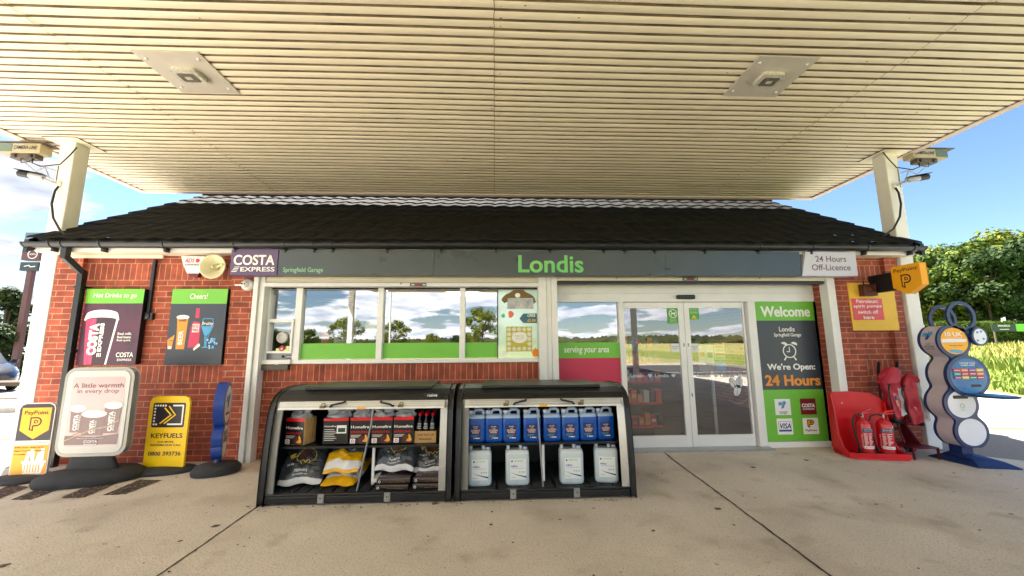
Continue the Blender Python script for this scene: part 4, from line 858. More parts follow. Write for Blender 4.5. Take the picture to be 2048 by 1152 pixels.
# ------------------------------------------------------------------ storage bunkers
def bunker(x0, x1, label, logo):
    r = thing('storage_bunker', label, 'storage bunker', ((x0 + x1) / 2, 3.86, 0), group='black roll top bunkers in front of the windows')
    outer = [(3.86, .012), (3.858, .06), (3.868, .3), (3.885, .5), (3.905, .68), (3.93, .82), (3.965, .90), (4.02, .955), (4.12, .995), (4.28, 1.015), (4.6, 1.0), (4.76, .97), (4.8, .012)]
    t = .062
    inner = [(3.92, .07), (3.925, .3), (3.945, .5), (3.965, .68), (3.99, .80), (4.03, .88), (4.12, .935), (4.28, .96), (4.6, .95), (4.73, .92), (4.75, .07)]
    for a, b in ((x0 + .006, x0 + t), (x1 - t, x1 - .006)):
        m_ = MB(); m_.prism(outer, a, b, BLACKP, 'x'); part(m_, 'side_shell', r, .014)
    m_ = MB(); m_.box(x0 + t, x1 - t, 3.862, 4.78, .015, .078, BLACKP); m_.box(x0 + t, x1 - t, 3.864, 3.90, .078, .10, BLACKP); part(m_, 'base', r, .008)
    m_ = MB()
    for k in range(14):
        xx = x0 + t + .01 + (x1 - x0 - 2 * t - .02) * k / 14; m_.box(xx, xx + (x1 - x0 - 2 * t) / 14 - .02, 3.93, 4.74, .079, .09, RUBBER)
    part(m_, 'floor_mat', r)
    m_ = MB(); m_.box(x0 + t, x1 - t, 4.76, 4.79, .079, .95, BLACKP)
    part(m_, 'back_panel', r)
    # lid: front roll plus top
    lid = [(3.953, .913), (3.968, .934), (4.0, .964), (4.12, 1.003), (4.28, 1.024), (4.6, 1.010), (4.78, .975), (4.78, .955), (4.6, .985), (4.28, 1.0), (4.12, .975), (4.03, .945), (3.99, .925), (3.968, .905)]
    m_ = MB(); m_.prism(lid, x0 + t + .0005, x1 - t - .0005, BLACKP, 'x')
    m_.box(x0 + .25, x1 - .25, 4.10, 4.7, 1.0, 1.026, BLACKP); part(m_, 'lid', r, .006)
    # steel side strips following the curve
    for a, b in ((x0 + t + .001, x0 + t + .068), (x1 - t - .068, x1 - t - .001)):
        c = [(3.872, .085), (3.882, .3), (3.898, .5), (3.917, .68), (3.94, .82), (3.962, .915)]
        m_ = MB(); m_.add([(x, y, z) for y, z in c for x in (a, b)] + [(x, y + .02, z) for y, z in c for x in (a, b)], [(2 * i, 2 * i + 1, 2 * i + 3, 2 * i + 2) for i in range(5)] + [(12 + 2 * i, 12 + 2 * i + 1, 12 + 2 * i + 3, 12 + 2 * i + 2) for i in range(5)] + [(2 * i + s, 2 * i + 2 + s, 12 + 2 * i + 2 + s, 12 + 2 * i + s) for i in range(5) for s in (0, 1)], ALU, True)
        for z in (.12, .3, .48, .64, .8):
            for y_, z_ in c: pass
            yy = 3.87 + .09 * (z / .885) ** 1.7; m_.lathe([(0, -.004), (.006, -.003), (.006, .002), (0, .002)], ((a + .012 if a < (x0 + x1) / 2 else b - .012), yy + .0, z), STEEL, 8, 'y')
        part(m_, 'steel_strip', r)
    m_ = MB(); c = [(3.934, .848), (3.942, .864), (3.948, .880), (3.955, .896), (3.965, .915)]    # shutter slats, pushed up
    for i in range(4): m_.add([(x, y + dy, z) for dy in (0, .012) for (y, z) in ((c[i][0], c[i][1] + .001), (c[i + 1][0] - .003, c[i + 1][1] - .0015)) for x in (x0 + t + .03, x1 - t - .03)], [(0, 1, 3, 2), (4, 6, 7, 5), (0, 4, 5, 1), (2, 3, 7, 6)], ALU)
    m_.box(x0 + t + .03, x1 - t - .03, 3.918, 3.946, .838, .853, UPVC); part(m_, 'roller_shutter', r, 0)
    cx = (x0 + x1) / 2
    for u, s in ((-.235, 1), (.235, -1)):
        a = Vector((cx + u - s * .06, 3.930, .862)); b = Vector((cx + u + s * .06, 3.945, .902))
        m_ = MB(); m_.tube([a + Vector((0, .02, 0)), a + Vector((0, -.03, .003)), a + Vector((s * .015, -.04, .02)), b + Vector((-s * .02, -.04, -.005)), b + Vector((0, -.03, 0)), b + Vector((0, .03, .002))], .009, BLACKP, 8); part(m_, 'handle', r)
    BRASS = M('worn_brass', (122, 104, 62), .4, .6)
    for u in (-.37, .37):
        m_ = MB(); m_.box(cx + u - .028, cx + u + .022, 3.912, 3.932, .85, .875, BRASS); m_.tube([(cx + u - .01, 3.92, .87), (cx + u - .005, 3.91, .895), (cx + u + .025, 3.91, .895), (cx + u + .02, 3.92, .87)], .005, STEEL, 6); part(m_, 'padlock', r, .003)
    m_ = MB(); m_.box(cx - .045, cx + .035, 3.914, 3.9175, .84, .858, YORG); part(m_, 'yellow_tag', r)
    m_ = MB(); m_.box(x0 + t + .002, x1 - t - .002, 3.985, 4.755, .465, .485, BLACKP); part(m_, 'shelf', r)
    for u in (-.31, .29):
        m_ = MB(); m_.box(cx + u - .028, cx + u + .028, 3.850, 3.859, .02, .10, STEEL); m_.box(cx + u - .02, cx + u + .02, 3.842, 3.8495, .045, .085, STEEL); m_.box(cx + u - .006, cx + u + .006, 3.840, 3.842, .06, .075, DARK); part(m_, 'latch', r, .002)
    m_ = MB(); s = 1 if logo else .2
    m_.tube([(cx + (.10 if logo else -.07), 3.96, .87), (cx + (.095 if logo else -.055), 3.93, .70), (cx + (-.015 if logo else -.02), 3.94, .095)], .016, GRYBAR, 8, flat=.5); part(m_, 'centre_bar', r)
    m_ = MB(); m_.box(cx + .065 - (.07 if not logo else 0), cx + .09 - (.07 if not logo else 0), 4.1, 4.12, .09, .464, UPVC); part(m_, 'divider_post', r)
    if logo:
        m_ = MB(); m_.box(x1 - .30, x1 - .16, 3.9655, 3.9665, .935, .975, BLACKP); m_.text('rative', x1 - .265, x1 - .17, .941, .966, 3.9645, TXTW, .03, .1)
        o = part(m_, 'maker_lettering', r)
    return r
GRYBAR = M('bar_grey', (150, 152, 158), .4, .2)
bunker(-2.165, -.40, 'black open bunker on the left, holding kindling bags, coal sacks and barbecue packs', True)
bunker(-.385, 1.345, 'black open bunker on the right, holding blue and white fluid containers', False)
# --- kindling bags
WOODK = M('kindling_wood', (206, 160, 100), .7, var=.25, vs=40, stretch=(1, 1, .2)); BAGK = M('bag_black', (18, 14, 16), .3, var=.3, vs=30); REDB = M('bag_red', (214, 20, 34), .3, var=.12, vs=20)
FILM = bpy.data.materials.new('clear_film'); FILM.use_nodes = True; MATS['clear_film'] = FILM
_t = FILM.node_tree; _b = _t.nodes['Principled BSDF']; _b.inputs['Base Color'].default_value = (.75, .78, .8, 1); _b.inputs['Roughness'].default_value = .12; _b.inputs['Alpha'].default_value = .5; _b.inputs['Specular IOR Level'].default_value = 1
FLAME = M('flame_print', (226, 120, 30), .4, rgb2=(240, 200, 40), vs=30); REDP = M('red_print', (206, 30, 34), .5)
def kbag(px0, px1, label, yaw=0, seed=1, alt=False):
    Y = 4.03; a = P(px0, 870, Y).x; b = P(px1, 870, Y).x; wd = b - a; cx = (a + b) / 2; zb = .487; h = .255; dp = .17
    r = thing('kindling_bag', label, 'kindling bag', (cx, Y + dp / 2, zb), yaw, 'bags of kindling on the bunker shelf', local=True)
    m_ = MB(); rng = random.Random(seed)
    m_.box(-wd / 2, wd / 2, -dp / 2, dp / 2, .002, h, WOODK if seed == 1 else BAGK)
    o = part(m_, 'wood_bundle', r, .012)
    m_ = MB(); yf = -dp / 2 - .003
    # wrinkled printed sleeve
    nx_, nz_ = 8, 8; v = [(-wd / 2 * .96 + wd * .96 * i / nx_, yf - .004 * abs(mnoise.noise(Vector((i * .8 + seed * 9, j * .9, 0)))), .01 + (h - .01) * j / nz_ + (.012 * mnoise.noise(Vector((i * .6, seed * 3.3, 0))) if j == nz_ else 0)) for j in range(nz_ + 1) for i in range(nx_ + 1)]
    for j in range(nz_): m_.add(v, [(j * 9 + i, j * 9 + i + 1, j * 9 + i + 10, j * 9 + i + 9) for i in range(nx_)], REDB if j >= 7 else BAGK, True)
    yp = yf - .0055; w2 = wd / 2
    if alt:
        m_.text('Homefire', -w2 * .85, w2 * .05, h * .66, h * .72, yp, TXTW, .02); m_.box(w2 * .1, w2 * .85, yp - .0005, yp, h * .42, h * .72, PAPER); m_.box(w2 * .2, w2 * .75, yp - .001, yp - .0005, h * .47, h * .62, M('dark_green_print', (30, 60, 36), .5))
        for k in range(7): m_.box(-w2 * .85, w2 * (-.1 + .1 * (k % 3)), yp, yp + .0004, h * (.56 - .065 * k), h * (.575 - .065 * k), TXTW)
    else:
        m_.text('Homefire', -w2 * .86, w2 * .86, h * .60, h * .70, yp, TXTW, .03); m_.flat(circ(-w2 * .52, h * .645, .006, 10), yp - .002, REDP)
        m_.text('KINDLING', -w2 * .86, w2 * .72, h * .42, h * .50, yp, REDP, .02)
        for k in range(3): m_.box(-w2 * .85, w2 * (.1 - .1 * k), yp, yp + .0004, h * (.34 - .035 * k), h * (.352 - .035 * k), TXTW)
        m_.flat(blob(w2 * .35, h * .17, w2 * .5, h * .15, seed + 4), yp, M('log_print', (78, 34, 22), .5)); m_.flat([(w2 * .25, h * .12), (w2 * .5, h * .22), (w2 * .5, h * .38), (w2 * .68, h * .3), (w2 * .8, h * .14), (w2 * .6, h * .08)], yp - .0005, FLAME)
        m_.box(-w2 * .9, -w2 * .42, yp - .0005, yp, h * .05, h * .22, PAPER); m_.ring(-w2 * .66, h * .135, .008, .014, yp - .0015, yp - .001, REDP, 16)
    part(m_, 'printed_sleeve', r)
    m_ = MB(); n = 22; v = []
    for j, (zz, k, d_) in enumerate(((h * .99, 1.02, 1.03), (h + .018, .98, .9), (h + .045, .72, .6), (h + .052, .8, .35), (h + .07, .95, .22))):
        for i in range(n):
            t = 2 * math.pi * i / n; q = mnoise.noise_vector(Vector((math.cos(t) * 2.3, math.sin(t) * 2.3, j * 1.3 + seed * 5))) * (.012 + .011 * j)
            v.append((w2 * k * math.cos(t) * 1.0 + q.x, dp / 2 * d_ * math.sin(t) + q.y, zz + q.z * .8))
    m_.add(v, [(j * n + i, j * n + (i + 1) % n, (j + 1) * n + (i + 1) % n, (j + 1) * n + i) for j in range(4) for i in range(n)], FILM)
    part(m_, 'clear_top', r)
    return r
kbag(571, 616, 'leftmost kindling bag on the bunker shelf, turned to show its pale wood side', rad(-14), 1)
kbag(645, 697, 'second kindling bag from the left, turned round to a white barcode label', 0, 2, True)
kbag(699, 741, 'kindling bag on the bunker shelf directly behind the grey centre bar', 0, 3)
kbag(742, 785, 'kindling bag on the bunker shelf just right of the grey centre bar', 0, 4)
kbag(786, 828, 'rightmost kindling bag on the bunker shelf, beside the cardboard bottle tray', 0, 5)
Y = 4.05; a, b = P(829, 870, Y).x, P(872, 870, Y).x; zb = .487
o = thing('bottle_tray', 'cardboard tray of black red-capped bottles printed this way up, on the bunker shelf', 'bottle tray', ((a + b) / 2, Y, zb))
CARD = M('cardboard', (190, 150, 96), .8, var=.06, vs=10); m_ = MB(); m_.box(a, b, Y, Y + .008, zb, zb + .11, CARD); m_.box(a, b, Y + .2, Y + .208, zb, zb + .11, CARD); m_.box(a, a + .006, Y + .008, Y + .2, zb, zb + .11, CARD); m_.box(b - .006, b, Y + .008, Y + .2, zb, zb + .11, CARD)
m_.text('THIS WAY UP', a + .025, b - .02, zb + .065, zb + .085, Y - .001, TXTK, .02); m_.text('FRAGILE', a + .045, b - .045, zb + .025, zb + .045, Y - .001, TXTK, .02); part(m_, 'tray', o)
BOT = M('bottle_black', (16, 16, 20), .2); BOTW = M('bottle_label', (60, 62, 70), .5)
for j in range(3):
    for i in range(3):
        bx, by = a + .04 + i * (b - a - .08) / 2, Y + .045 + j * .06; m_ = MB()
        m_.lathe([(.030, .004), (.031, .17), (.027, .2), (.012, .235), (.012, .25)], (bx, by, zb), BOT, 14); c_ = part(m_, 'bottle', o)
        m_ = MB(); m_.lathe([(.0, .25), (.017, .25), (.016, .278), (0, .28)], (bx, by, zb), REDB, 12); q_ = m_.build('cap', c_, tuple(o.location)); q_.location = (0, 0, 0)
        if j == 0:
            m_ = MB()
            for k in range(3): m_.box(bx - .018, bx + .018, by - .0325, by - .0318, zb + .18 - .014 * k, zb + .183 - .014 * k, TXTW)
            m_.text('Firelighter', bx - .022, bx + .022, zb + .13, zb + .142, by - .0325, TXTW, .02); q_ = m_.build('label_print', c_, tuple(o.location)); q_.location = (0, 0, 0)
# --- coal sacks
SACKG = M('sack_charcoal', (66, 70, 76), .22, var=.25, vs=12, bump=.3, bs=25); SACKW = M('sack_white', (214, 214, 214), .35, var=.08, vs=12); SACKY = M('sack_yellow', (222, 168, 10), .32, var=.12, vs=14, bump=.3, bs=25); GOLD = M('gold_print', (212, 176, 50), .4)
def sack(cx, cy, zb, wd, ln, th, pitch, yaw, label, bandf, art=None, seed=0, name='coal_sack', grp='sacks stacked in the left bunker'):
    r = thing(name, label, 'coal sack', (cx, cy, zb), yaw, grp, local=True)
    cp, sp_ = math.cos(pitch), math.sin(pitch)
    def S(u, v, side=1, lift=0):
        tu = max(0, 1 - abs(u) ** 3.2) ** .55; tv = max(0, 1 - abs(v) ** (2.0 if v < 0 else 3.5)) ** (.8 if v < 0 else .5)
        hgt = th * (.04 + .96 * tu * tv) * (1 if side > 0 else .35)
        wv = mnoise.noise(Vector((u * 2.2 + seed * 7, v * 2.6, seed))) * .03 + mnoise.noise(Vector((u * 6 + seed * 7, v * 7, seed))) * .014
        x = wd / 2 * u * (1 - .10 * v * v - .06 * max(v, 0)); s = ln / 2 * (v + 1) + .012 * math.sin(u * 5 + seed); h_ = side * hgt + (wv * (tu * tv) if side > 0 else 0) + lift
        return (x, s * cp - h_ * sp_, th * .36 + s * sp_ + h_ * cp)
    m_ = MB(); n, k = 28, 32
    for side in (1, -1):
        v = [S(-1 + 2 * i / n, -1 + 2 * j / k, side) for j in range(k + 1) for i in range(n + 1)]
        for j in range(k): m_.add(v, [(j * (n + 1) + i, j * (n + 1) + i + 1, (j + 1) * (n + 1) + i + 1, (j + 1) * (n + 1) + i) for i in range(n)], bandf(-1 + 2 * (j + .5) / k), True)
    part(m_, 'sack', r)
    if art:
        m_ = MB(); dv_ = .14 if bandf is bandG else 0; fn = lambda x, z: S(x, z - dv_, 1, .006); art(m_, fn); part(m_, 'printing', r)
    return r
def heartart(m_, fn, word='Homefire'):
    def L(pts, wd, m):
        for i in range(len(pts) - 1):
            a, b = Vector(pts[i]), Vector(pts[i + 1]); d = (b - a).normalized(); q = Vector((-d.y, d.x)) * wd
            m_.add([fn(*(a + q)), fn(*(a - q)), fn(*(b - q)), fn(*(b + q))], [(0, 1, 2, 3)], m)
    hp = [(.12 + .42 * math.cos(t), .22 + .36 * math.sin(t)) for t in [rad(-60 + 300 * k / 24) for k in range(25)]]
    L(hp, .016, GOLD); L([(.33, -.09), (.25, -.02), (.17, -.06), (.12, -.14), (.06, -.06), (-.02, -.02), (-.08, -.09), (-.02, -.2)], .014, GOLD); L([(.33, -.09), (.3, -.16), (.22, -.2)], .014, GOLD)
    m_.add([fn(.12 + .3 * math.cos(t), .25 + .24 * math.sin(t)) for t in [2 * math.pi * k / 16 for k in range(16)]], [tuple(range(16))], M('coal_photo', (60, 36, 22), .5, rgb2=(130, 70, 40), vs=30))
    m_.add([fn(*q) for q in ((-.62, .30), (-.40, .42), (-.30, .28), (-.5, .12))], [(0, 1, 2, 3)], GOLD)
    m_.text(word, -.25, .28, -.50, -.38, 0, TXTW, 0, fn=fn); m_.text('Smokeless coal', -.3, .32, -.60, -.54, 0, TXTW, 0, fn=fn); m_.text('20 kg', -.62, -.32, -.18, -.10, 0, TXTW, 0, fn=fn)
bandG = lambda v: SACKW if v < -.84 else SACKG
bandY = lambda v: SACKW if (-.85 < v < -.55) else (SACKY if v < -.15 else SACKG)
FZ = .092
sack(-1.88, 4.03, FZ, .43, .44, .10, rad(40), rad(8), 'charcoal coal sack with a gold heart outline, at the left end of the lower deck', bandG, lambda m_, fn: heartart(m_, fn), 1)
sack(-1.52, 4.02, FZ, .35, .52, .06, rad(12), rad(-4), 'lower yellow and white coal sack, flattened under another yellow sack', lambda v: SACKW if -.6 < v < -.1 else SACKY, None, 2)
def yart(m_, fn): m_.text('Homefire', -.45, .60, .05, .24, 0, TXTW, 0, rot=180, fn=fn); m_.text('OVAL', -.1, .5, .34, .48, 0, GOLD, 0, rot=180, fn=fn)
sack(-1.50, 4.04, FZ + .10, .37, .44, .085, rad(38), rad(-3), 'upper yellow, white and black coal sack with its print upside down', bandY, yart, 3)
sack(-1.02, 4.08, FZ, .40, .50, .07, rad(12), rad(3), 'coal sack with a white hem, mostly hidden beneath a charcoal sack', lambda v: SACKW if v < -.6 else SACKG, None, 4)
sack(-1.00, 4.08, FZ + .09, .42, .42, .10, rad(40), rad(-4), 'charcoal coal sack with a gold heart, resting behind the left pair of barbecue packs', bandG, lambda m_, fn: heartart(m_, fn), 5)
sack(-.66, 4.13, FZ + .05, .38, .42, .09, rad(40), rad(-2), 'charcoal coal sack with a gold heart, partly behind the right steel strip of the bunker', bandG, lambda m_, fn: heartart(m_, fn, 'RESTAURANT'), 6)
PK = M('pack_plum', (58, 34, 44), .3, var=.2, vs=20); PKK = M('pack_black', (26, 20, 20), .4)
def pack(cx, cy, zb, yaw, label, top):
    r = thing('barbecue_pack', label, 'barbecue pack', (cx, cy, zb), yaw, 'instant barbecue packs in the left bunker', local=True)
    m_ = MB(); m_.add([(x * s, y * s - (0), z) for z, s in ((0, .96), (.012, 1), (.045, 1), (.05, .985)) for x, y in ((-.155, -.125), (.155, -.125), (.155, .125), (-.155, .125))], [(0, 3, 2, 1), (12, 13, 14, 15)] + [(4 * k + i, 4 * k + (i + 1) % 4, 4 * k + 4 + (i + 1) % 4, 4 * k + 4 + i) for k in range(3) for i in range(4)], PKK)
    m_.box(-.15, .15, -.12, .12, .0505, .052, PK); part(m_, 'carton', r)
    m_ = MB(); 
    m_.text('Contains one set of lightweight barbecue', -.10, .145, .028, .036, -.1256, CARD, 0); m_.text('Dispose of responsibly', -.04, .11, .013, .021, -.1256, CARD, 0); m_.ring(-.13, .024, .008, .012, -.1268, -.1262, TXTW, 14)
    m_.box(-.154, .154, -.1262, -.1255, .043, .0455, STEEL)
    if top:
        fn = lambda x, z: (x, z, .0532); m_.text('INSTANT', -.08, .11, .03, .08, 0, STEEL, 0, fn=fn); m_.text('BARBECUE', -.08, .11, -.01, .02, 0, STEEL, 0, fn=fn); m_.text('Burns', -.14, -.09, -.07, -.04, 0, TXTW, 0, fn=fn)
    part(m_, 'printing', r)
pack(-.97, 4.05, FZ, rad(-1), 'bottom barbecue pack of the left pair in the bunker', False); pack(-.965, 4.06, FZ + .0535, rad(2), 'top barbecue pack of the left pair in the bunker', True)
pack(-.63, 4.06, FZ, rad(1), 'bottom barbecue pack of the right pair, beside the steel strip', False); pack(-.62, 4.07, FZ + .0535, rad(-1), 'top barbecue pack of the right pair, beside the steel strip', True)
# --- fluid containers
def plast(name, c, al=.0, tr=.5, rough=.25):
    m = M(name, c, rough, trans=tr); m.node_tree.nodes['Principled BSDF'].inputs['IOR'].default_value = 1.2; return m
BLUEF = M('blue_fluid', (8, 84, 178), .18, var=.08, vs=8, coat=.3); TOPB = M('clear_blue_plastic', (176, 198, 222), .3); CAPW = M('cap_white', (228, 230, 235), .35); LABN = M('label_navy', (18, 28, 92), .4)
def jerry(name, label, cat, w_, d_, h, body, top, capm, capx, grp):
    r = thing(name, label, cat, (0, 0, 0), 0, grp, local=True); W2, D2 = w_ / 2, d_ / 2; sh_ = h * .74
    m_ = MB(); m_.loft([(0, 0, 0, W2 * .90, D2 * .88, 5), (.012, 0, 0, W2 * .98, D2 * .97, 5), (.03, 0, 0, W2, D2, 6), (sh_ * .5, 0, 0, W2 * .992, D2 * .99, 6), (sh_, 0, 0, W2, D2, 6), (sh_ + .012, 0, 0, W2 * .985, D2 * .98, 6)], body, 32)
    part(m_, 'body', r)
    m_ = MB(); m_.loft([(sh_ + .012, 0, 0, W2 * .985, D2 * .98, 6), (sh_ + .03, 0, 0, W2 * .96, D2 * .92, 5), (sh_ + .045, 0, 0, W2 * .9, D2 * .7, 4)], top, 32); s = -capx
    ze = sh_ + .035
    # handle loop
    m_.tube([(s * W2 * .75, 0, ze - .01), (s * W2 * .78, 0, ze + h * .14), (s * W2 * .55, 0, ze + h * .185), (-s * W2 * .05, 0, ze + h * .185), (-s * W2 * .28, 0, ze + h * .12), (-s * W2 * .32, 0, ze - .01)], .016 if h < .34 else .018, top, 10)
    m_.lathe([(.022, 0), (.02, h * .12)], (capx * W2 * .68, 0, ze - .01), top, 14); part(m_, 'shoulder_and_handle', r)
    m_ = MB(); m_.lathe([(0, h * .085), (.026, h * .085), (.026, h * .16), (.023, h * .17), (0, h * .17)], (capx * W2 * .68, 0, ze), capm, 20); part(m_, 'cap', r)
    return r, -D2
jg, yf = jerry('screen_wash_bottle', 'x', 'screen wash', .178, .12, .29, BLUEF, TOPB, CAPW, -1, 'blue screen wash containers on the bunker shelf')
m_ = MB(); m_.prism(rrect(-.058, .045, .03, .165, .006), yf - .0015, yf - .0003, LABN); y = yf - .0022
LT = M('peach_print', (240, 200, 180), .5)
m_.text('car care', -.03, .02, .142, .152, y, TXTW, .01); m_.text('TRADE', -.018, .012, .127, .134, y, TXTW, .01); m_.text('SCREEN', -.048, .035, .102, .120, y, LT, .04); m_.text('WASH', -.04, .027, .083, .100, y, LT, .04)
for k in range(3): m_.box(-.05, .03 - .01 * k, y, y + .0003, .066 - .008 * k, .069 - .008 * k, SB)
m_.box(-.005, .038, y, y + .0003, .034, .043, TXTW); m_.flat(circ(-.018, .039, .005, 10), y, TXTW); part(m_, 'label', jg)
words = ['leftmost blue screen wash container in the front row', 'second blue screen wash container from the left, touching its left neighbour', 'third blue screen wash container from the left, just before the gap', 'blue screen wash container just left of the grey centre bar', 'blue screen wash container partly behind the grey centre bar', 'third blue screen wash container from the right end of the shelf', 'second blue screen wash container from the right end of the shelf', 'rightmost blue screen wash container, standing a little apart and higher']
for i, (a, b) in enumerate(((935.7, 968.5), (971, 1005), (1006.5, 1041), (1048, 1081), (1088, 1121), (1124, 1159), (1161, 1195), (1197, 1230))):
    X = (P(a, 850, 4.03).x + P(b, 850, 4.03).x) / 2; o = jg if i == 0 else dup(jg)
    o.location = (X, 4.09 + (.0, .0, -.005, 0, .0, .005, .01, .03)[i], .487); o['label'] = words[i]; o.rotation_euler[2] = rad((0, 1, -1, 0, 2, 0, 1, 3)[i])
dup(jg, (-.13, 4.26, .487), label='blue screen wash container standing in the second row, behind the leftmost one')
WF = M('clear_fluid', (196, 210, 216), .25, var=.05, vs=6, coat=.2); WTOP = M('milky_plastic', (205, 214, 218), .35); CAPB = M('cap_blue', (18, 44, 130), .35)
wg, yf = jerry('fluid_canister', 'x', 'fluid canister', .235, .17, .375, WF, WTOP, CAPB, 1, 'white fluid canisters in the right bunker')
m_ = MB(); m_.prism(rrect(-.075, .085, .055, .245, .004), yf - .0015, yf - .0003, PAPER); y = yf - .0024
GP = M('green_print', (120, 190, 90), .5); BP_ = M('blue_print', (30, 70, 130), .5)
m_.text('greenox', -.03, .055, .218, .232, y, GP, .01); m_.flat(circ(-.055, .225, .009, 14), y, BP_); m_.text('AdBlue', -.065, .0, .172, .188, y, BP_, .025)
for i in range(3): m_.flat(circ(.02 + .022 * i, .125, .007, 10), y, GP)
m_.flat([(-.075, .128), (-.02, .105), (.085, .085), (.085, .07), (-.02, .10)], y, BP_); m_.box(-.065, -.02, y, y + .0003, .075, .079, GP); m_.box(-.06, .07, y, y + .0003, .158, .161, SB); part(m_, 'label', wg)
ww = ['leftmost clear canister with a blue cap, lower deck of the right bunker', 'second clear canister from the left, lower deck, left of the centre bar', 'third clear canister, lower deck, just right of the grey centre bar', 'rightmost clear canister, turned slightly, lower deck of the right bunker']
for i, (a, b, yw) in enumerate(((934.5, 983.8, 1), (1010.7, 1058.8, 0), (1117, 1169, -1), (1187, 1242, -9))):
    X = (P(a, 940, 4.0).x + P(b, 940, 4.0).x) / 2; o = wg if i == 0 else dup(wg)
    o.location = (X * 1.01, 4.07 + (.02 if i == 3 else 0), .09); o['label'] = ww[i]; o.rotation_euler[2] = rad(yw)
# ------------------------------------------------------------------ pavement signs, left
def rbase(m_, cx, cy, rx, ry, h, m, rot=0, z0=0.004):
    c, s = math.cos(rot), math.sin(rot); n = 32; v = []
    prof_ = ((.97, 0), (1, .25), (.98, .5), (.85, .78), (.55, .93), (.15, 1.0))
    for k, z in prof_:
        for i in range(n):
            t = 2 * math.pi * i / n; x, y = rx * k * math.copysign(abs(math.cos(t)) ** .9, math.cos(t)), ry * k * math.copysign(abs(math.sin(t)) ** .9, math.sin(t))
            v.append((cx + c * x - s * y, cy + s * x + c * y, z0 + h * z))
    m_.add(v, [(i + n * k, (i + 1) % n + n * k, (i + 1) % n + n * (k + 1), i + n * (k + 1)) for k in range(len(prof_) - 1) for i in range(n)], m, True)
    m_.add(v, [tuple(range(n)), tuple(range(5 * n, 6 * n))], m)
def psign(name, label, l, r_, t, b, Y, rx, ry, h, yaw=0):
    a, bb, c, e = R(l, r_, t, b, Y); o = thing(name, label, 'pavement sign', ((a + bb) / 2, Y, 0), yaw, local=True)
    return o, (bb - a) / 2, c, e
# paypoint style board
Y = 4.72
o, hw, z0, z1 = psign('pavement_sign', 'black and yellow payment shield board on a rubber base, leftmost by the canopy post', 34, 103, 806, 952, Y, 0, 0, 0, rad(3))
m_ = MB(); rbase(m_, -.06, .0, .27, .17, .07, RUBBER, rad(8)); part(m_, 'base', o)
m_ = MB(); z0 = .07; m_.prism([(-hw, z0), (hw, z0)] + [(hw, z1 - .06), (hw - .02, z1 - .02), (hw - .06, z1), (-hw + .06, z1), (-hw + .02, z1 - .02), (-hw, z1 - .06)], -.015, .015, M('board_edge', (200, 200, 198), .5)); part(m_, 'board', o, .003)
zb1 = z0 + (z1 - z0) * .41; zb2 = z0 + (z1 - z0) * .47; w2 = hw - .008; y = -.0165
m_ = MB(); m_.flat([(-w2, z0 + .005), (w2, z0 + .005), (w2, zb1), (-w2, zb1)], y, M('orange_board', (246, 160, 20), .45)); m_.flat([(-w2, zb1), (w2, zb1), (w2, zb2), (-w2, zb2)], y, PAPER)
m_.flat([(-w2, zb2), (w2, zb2), (w2, z1 - .06), (w2 - .02, z1 - .025), (w2 - .055, z1 - .008), (-w2 + .055, z1 - .008), (-w2 + .02, z1 - .025), (-w2, z1 - .06)], y, M('ink_navy', (22, 18, 36), .4))
zt = z1 - .05; m_.flat([(-w2 * .84, zt), (w2 * .84, zt), (w2 * .84, zb2 + .11), (0, zb2 + .015), (-w2 * .84, zb2 + .11)], y - .001, YORG)
m_.text('PayPoint', -w2 * .68, w2 * .68, zt - .085, zt - .03, y - .002, TXTK, .02); pmark(m_, -.055, .065, zb2 + .10, zt - .10, y - .002)
m_.text('Do more at your local store', -w2 * .92, w2 * .9, zb1 + .016, zb2 - .014, y - .001, TXTK, .01)
for k, s_ in enumerate(('Mobile Top-Up   Energy Top-Up', 'Digital Vouchers   Bill Payments', 'TV Licensing')): m_.text(s_, -w2 * .94, w2 * (.7, .8, -.3)[k], zb1 - .035 - .036 * k, zb1 - .018 - .036 * k, y - .001, TXTK, .01)
bk = [(-.05, z0 + .04), (.14, z0 + .04), (.155, z0 + .13), (-.07, z0 + .13)]
m_.flat([(-.045, z0 + .01), (.13, z0 + .01), (.155, z0 + .12), (-.065, z0 + .12)], y - .001, TXTW); m_.box(-.075, .165, y - .0022, y - .0015, z0 + .12, z0 + .142, TXTW)
for k in range(6): m_.box(-.04 + .028 * k, -.03 + .028 * k, y - .0026, y - .0022, z0 + .02, z0 + .105, YORG)
for x, h_, a_ in ((-.03, .10, .1), (.03, .12, -.05), (.08, .09, .08), (.12, .13, .0)): m_.flat([(x - .02, z0 + .142), (x + .018, z0 + .142), (x + .018 + a_ * .2, z0 + .142 + h_), (x - .018 + a_ * .2, z0 + .142 + h_)], y - .0014, TXTW)
part(m_, 'printing', o)
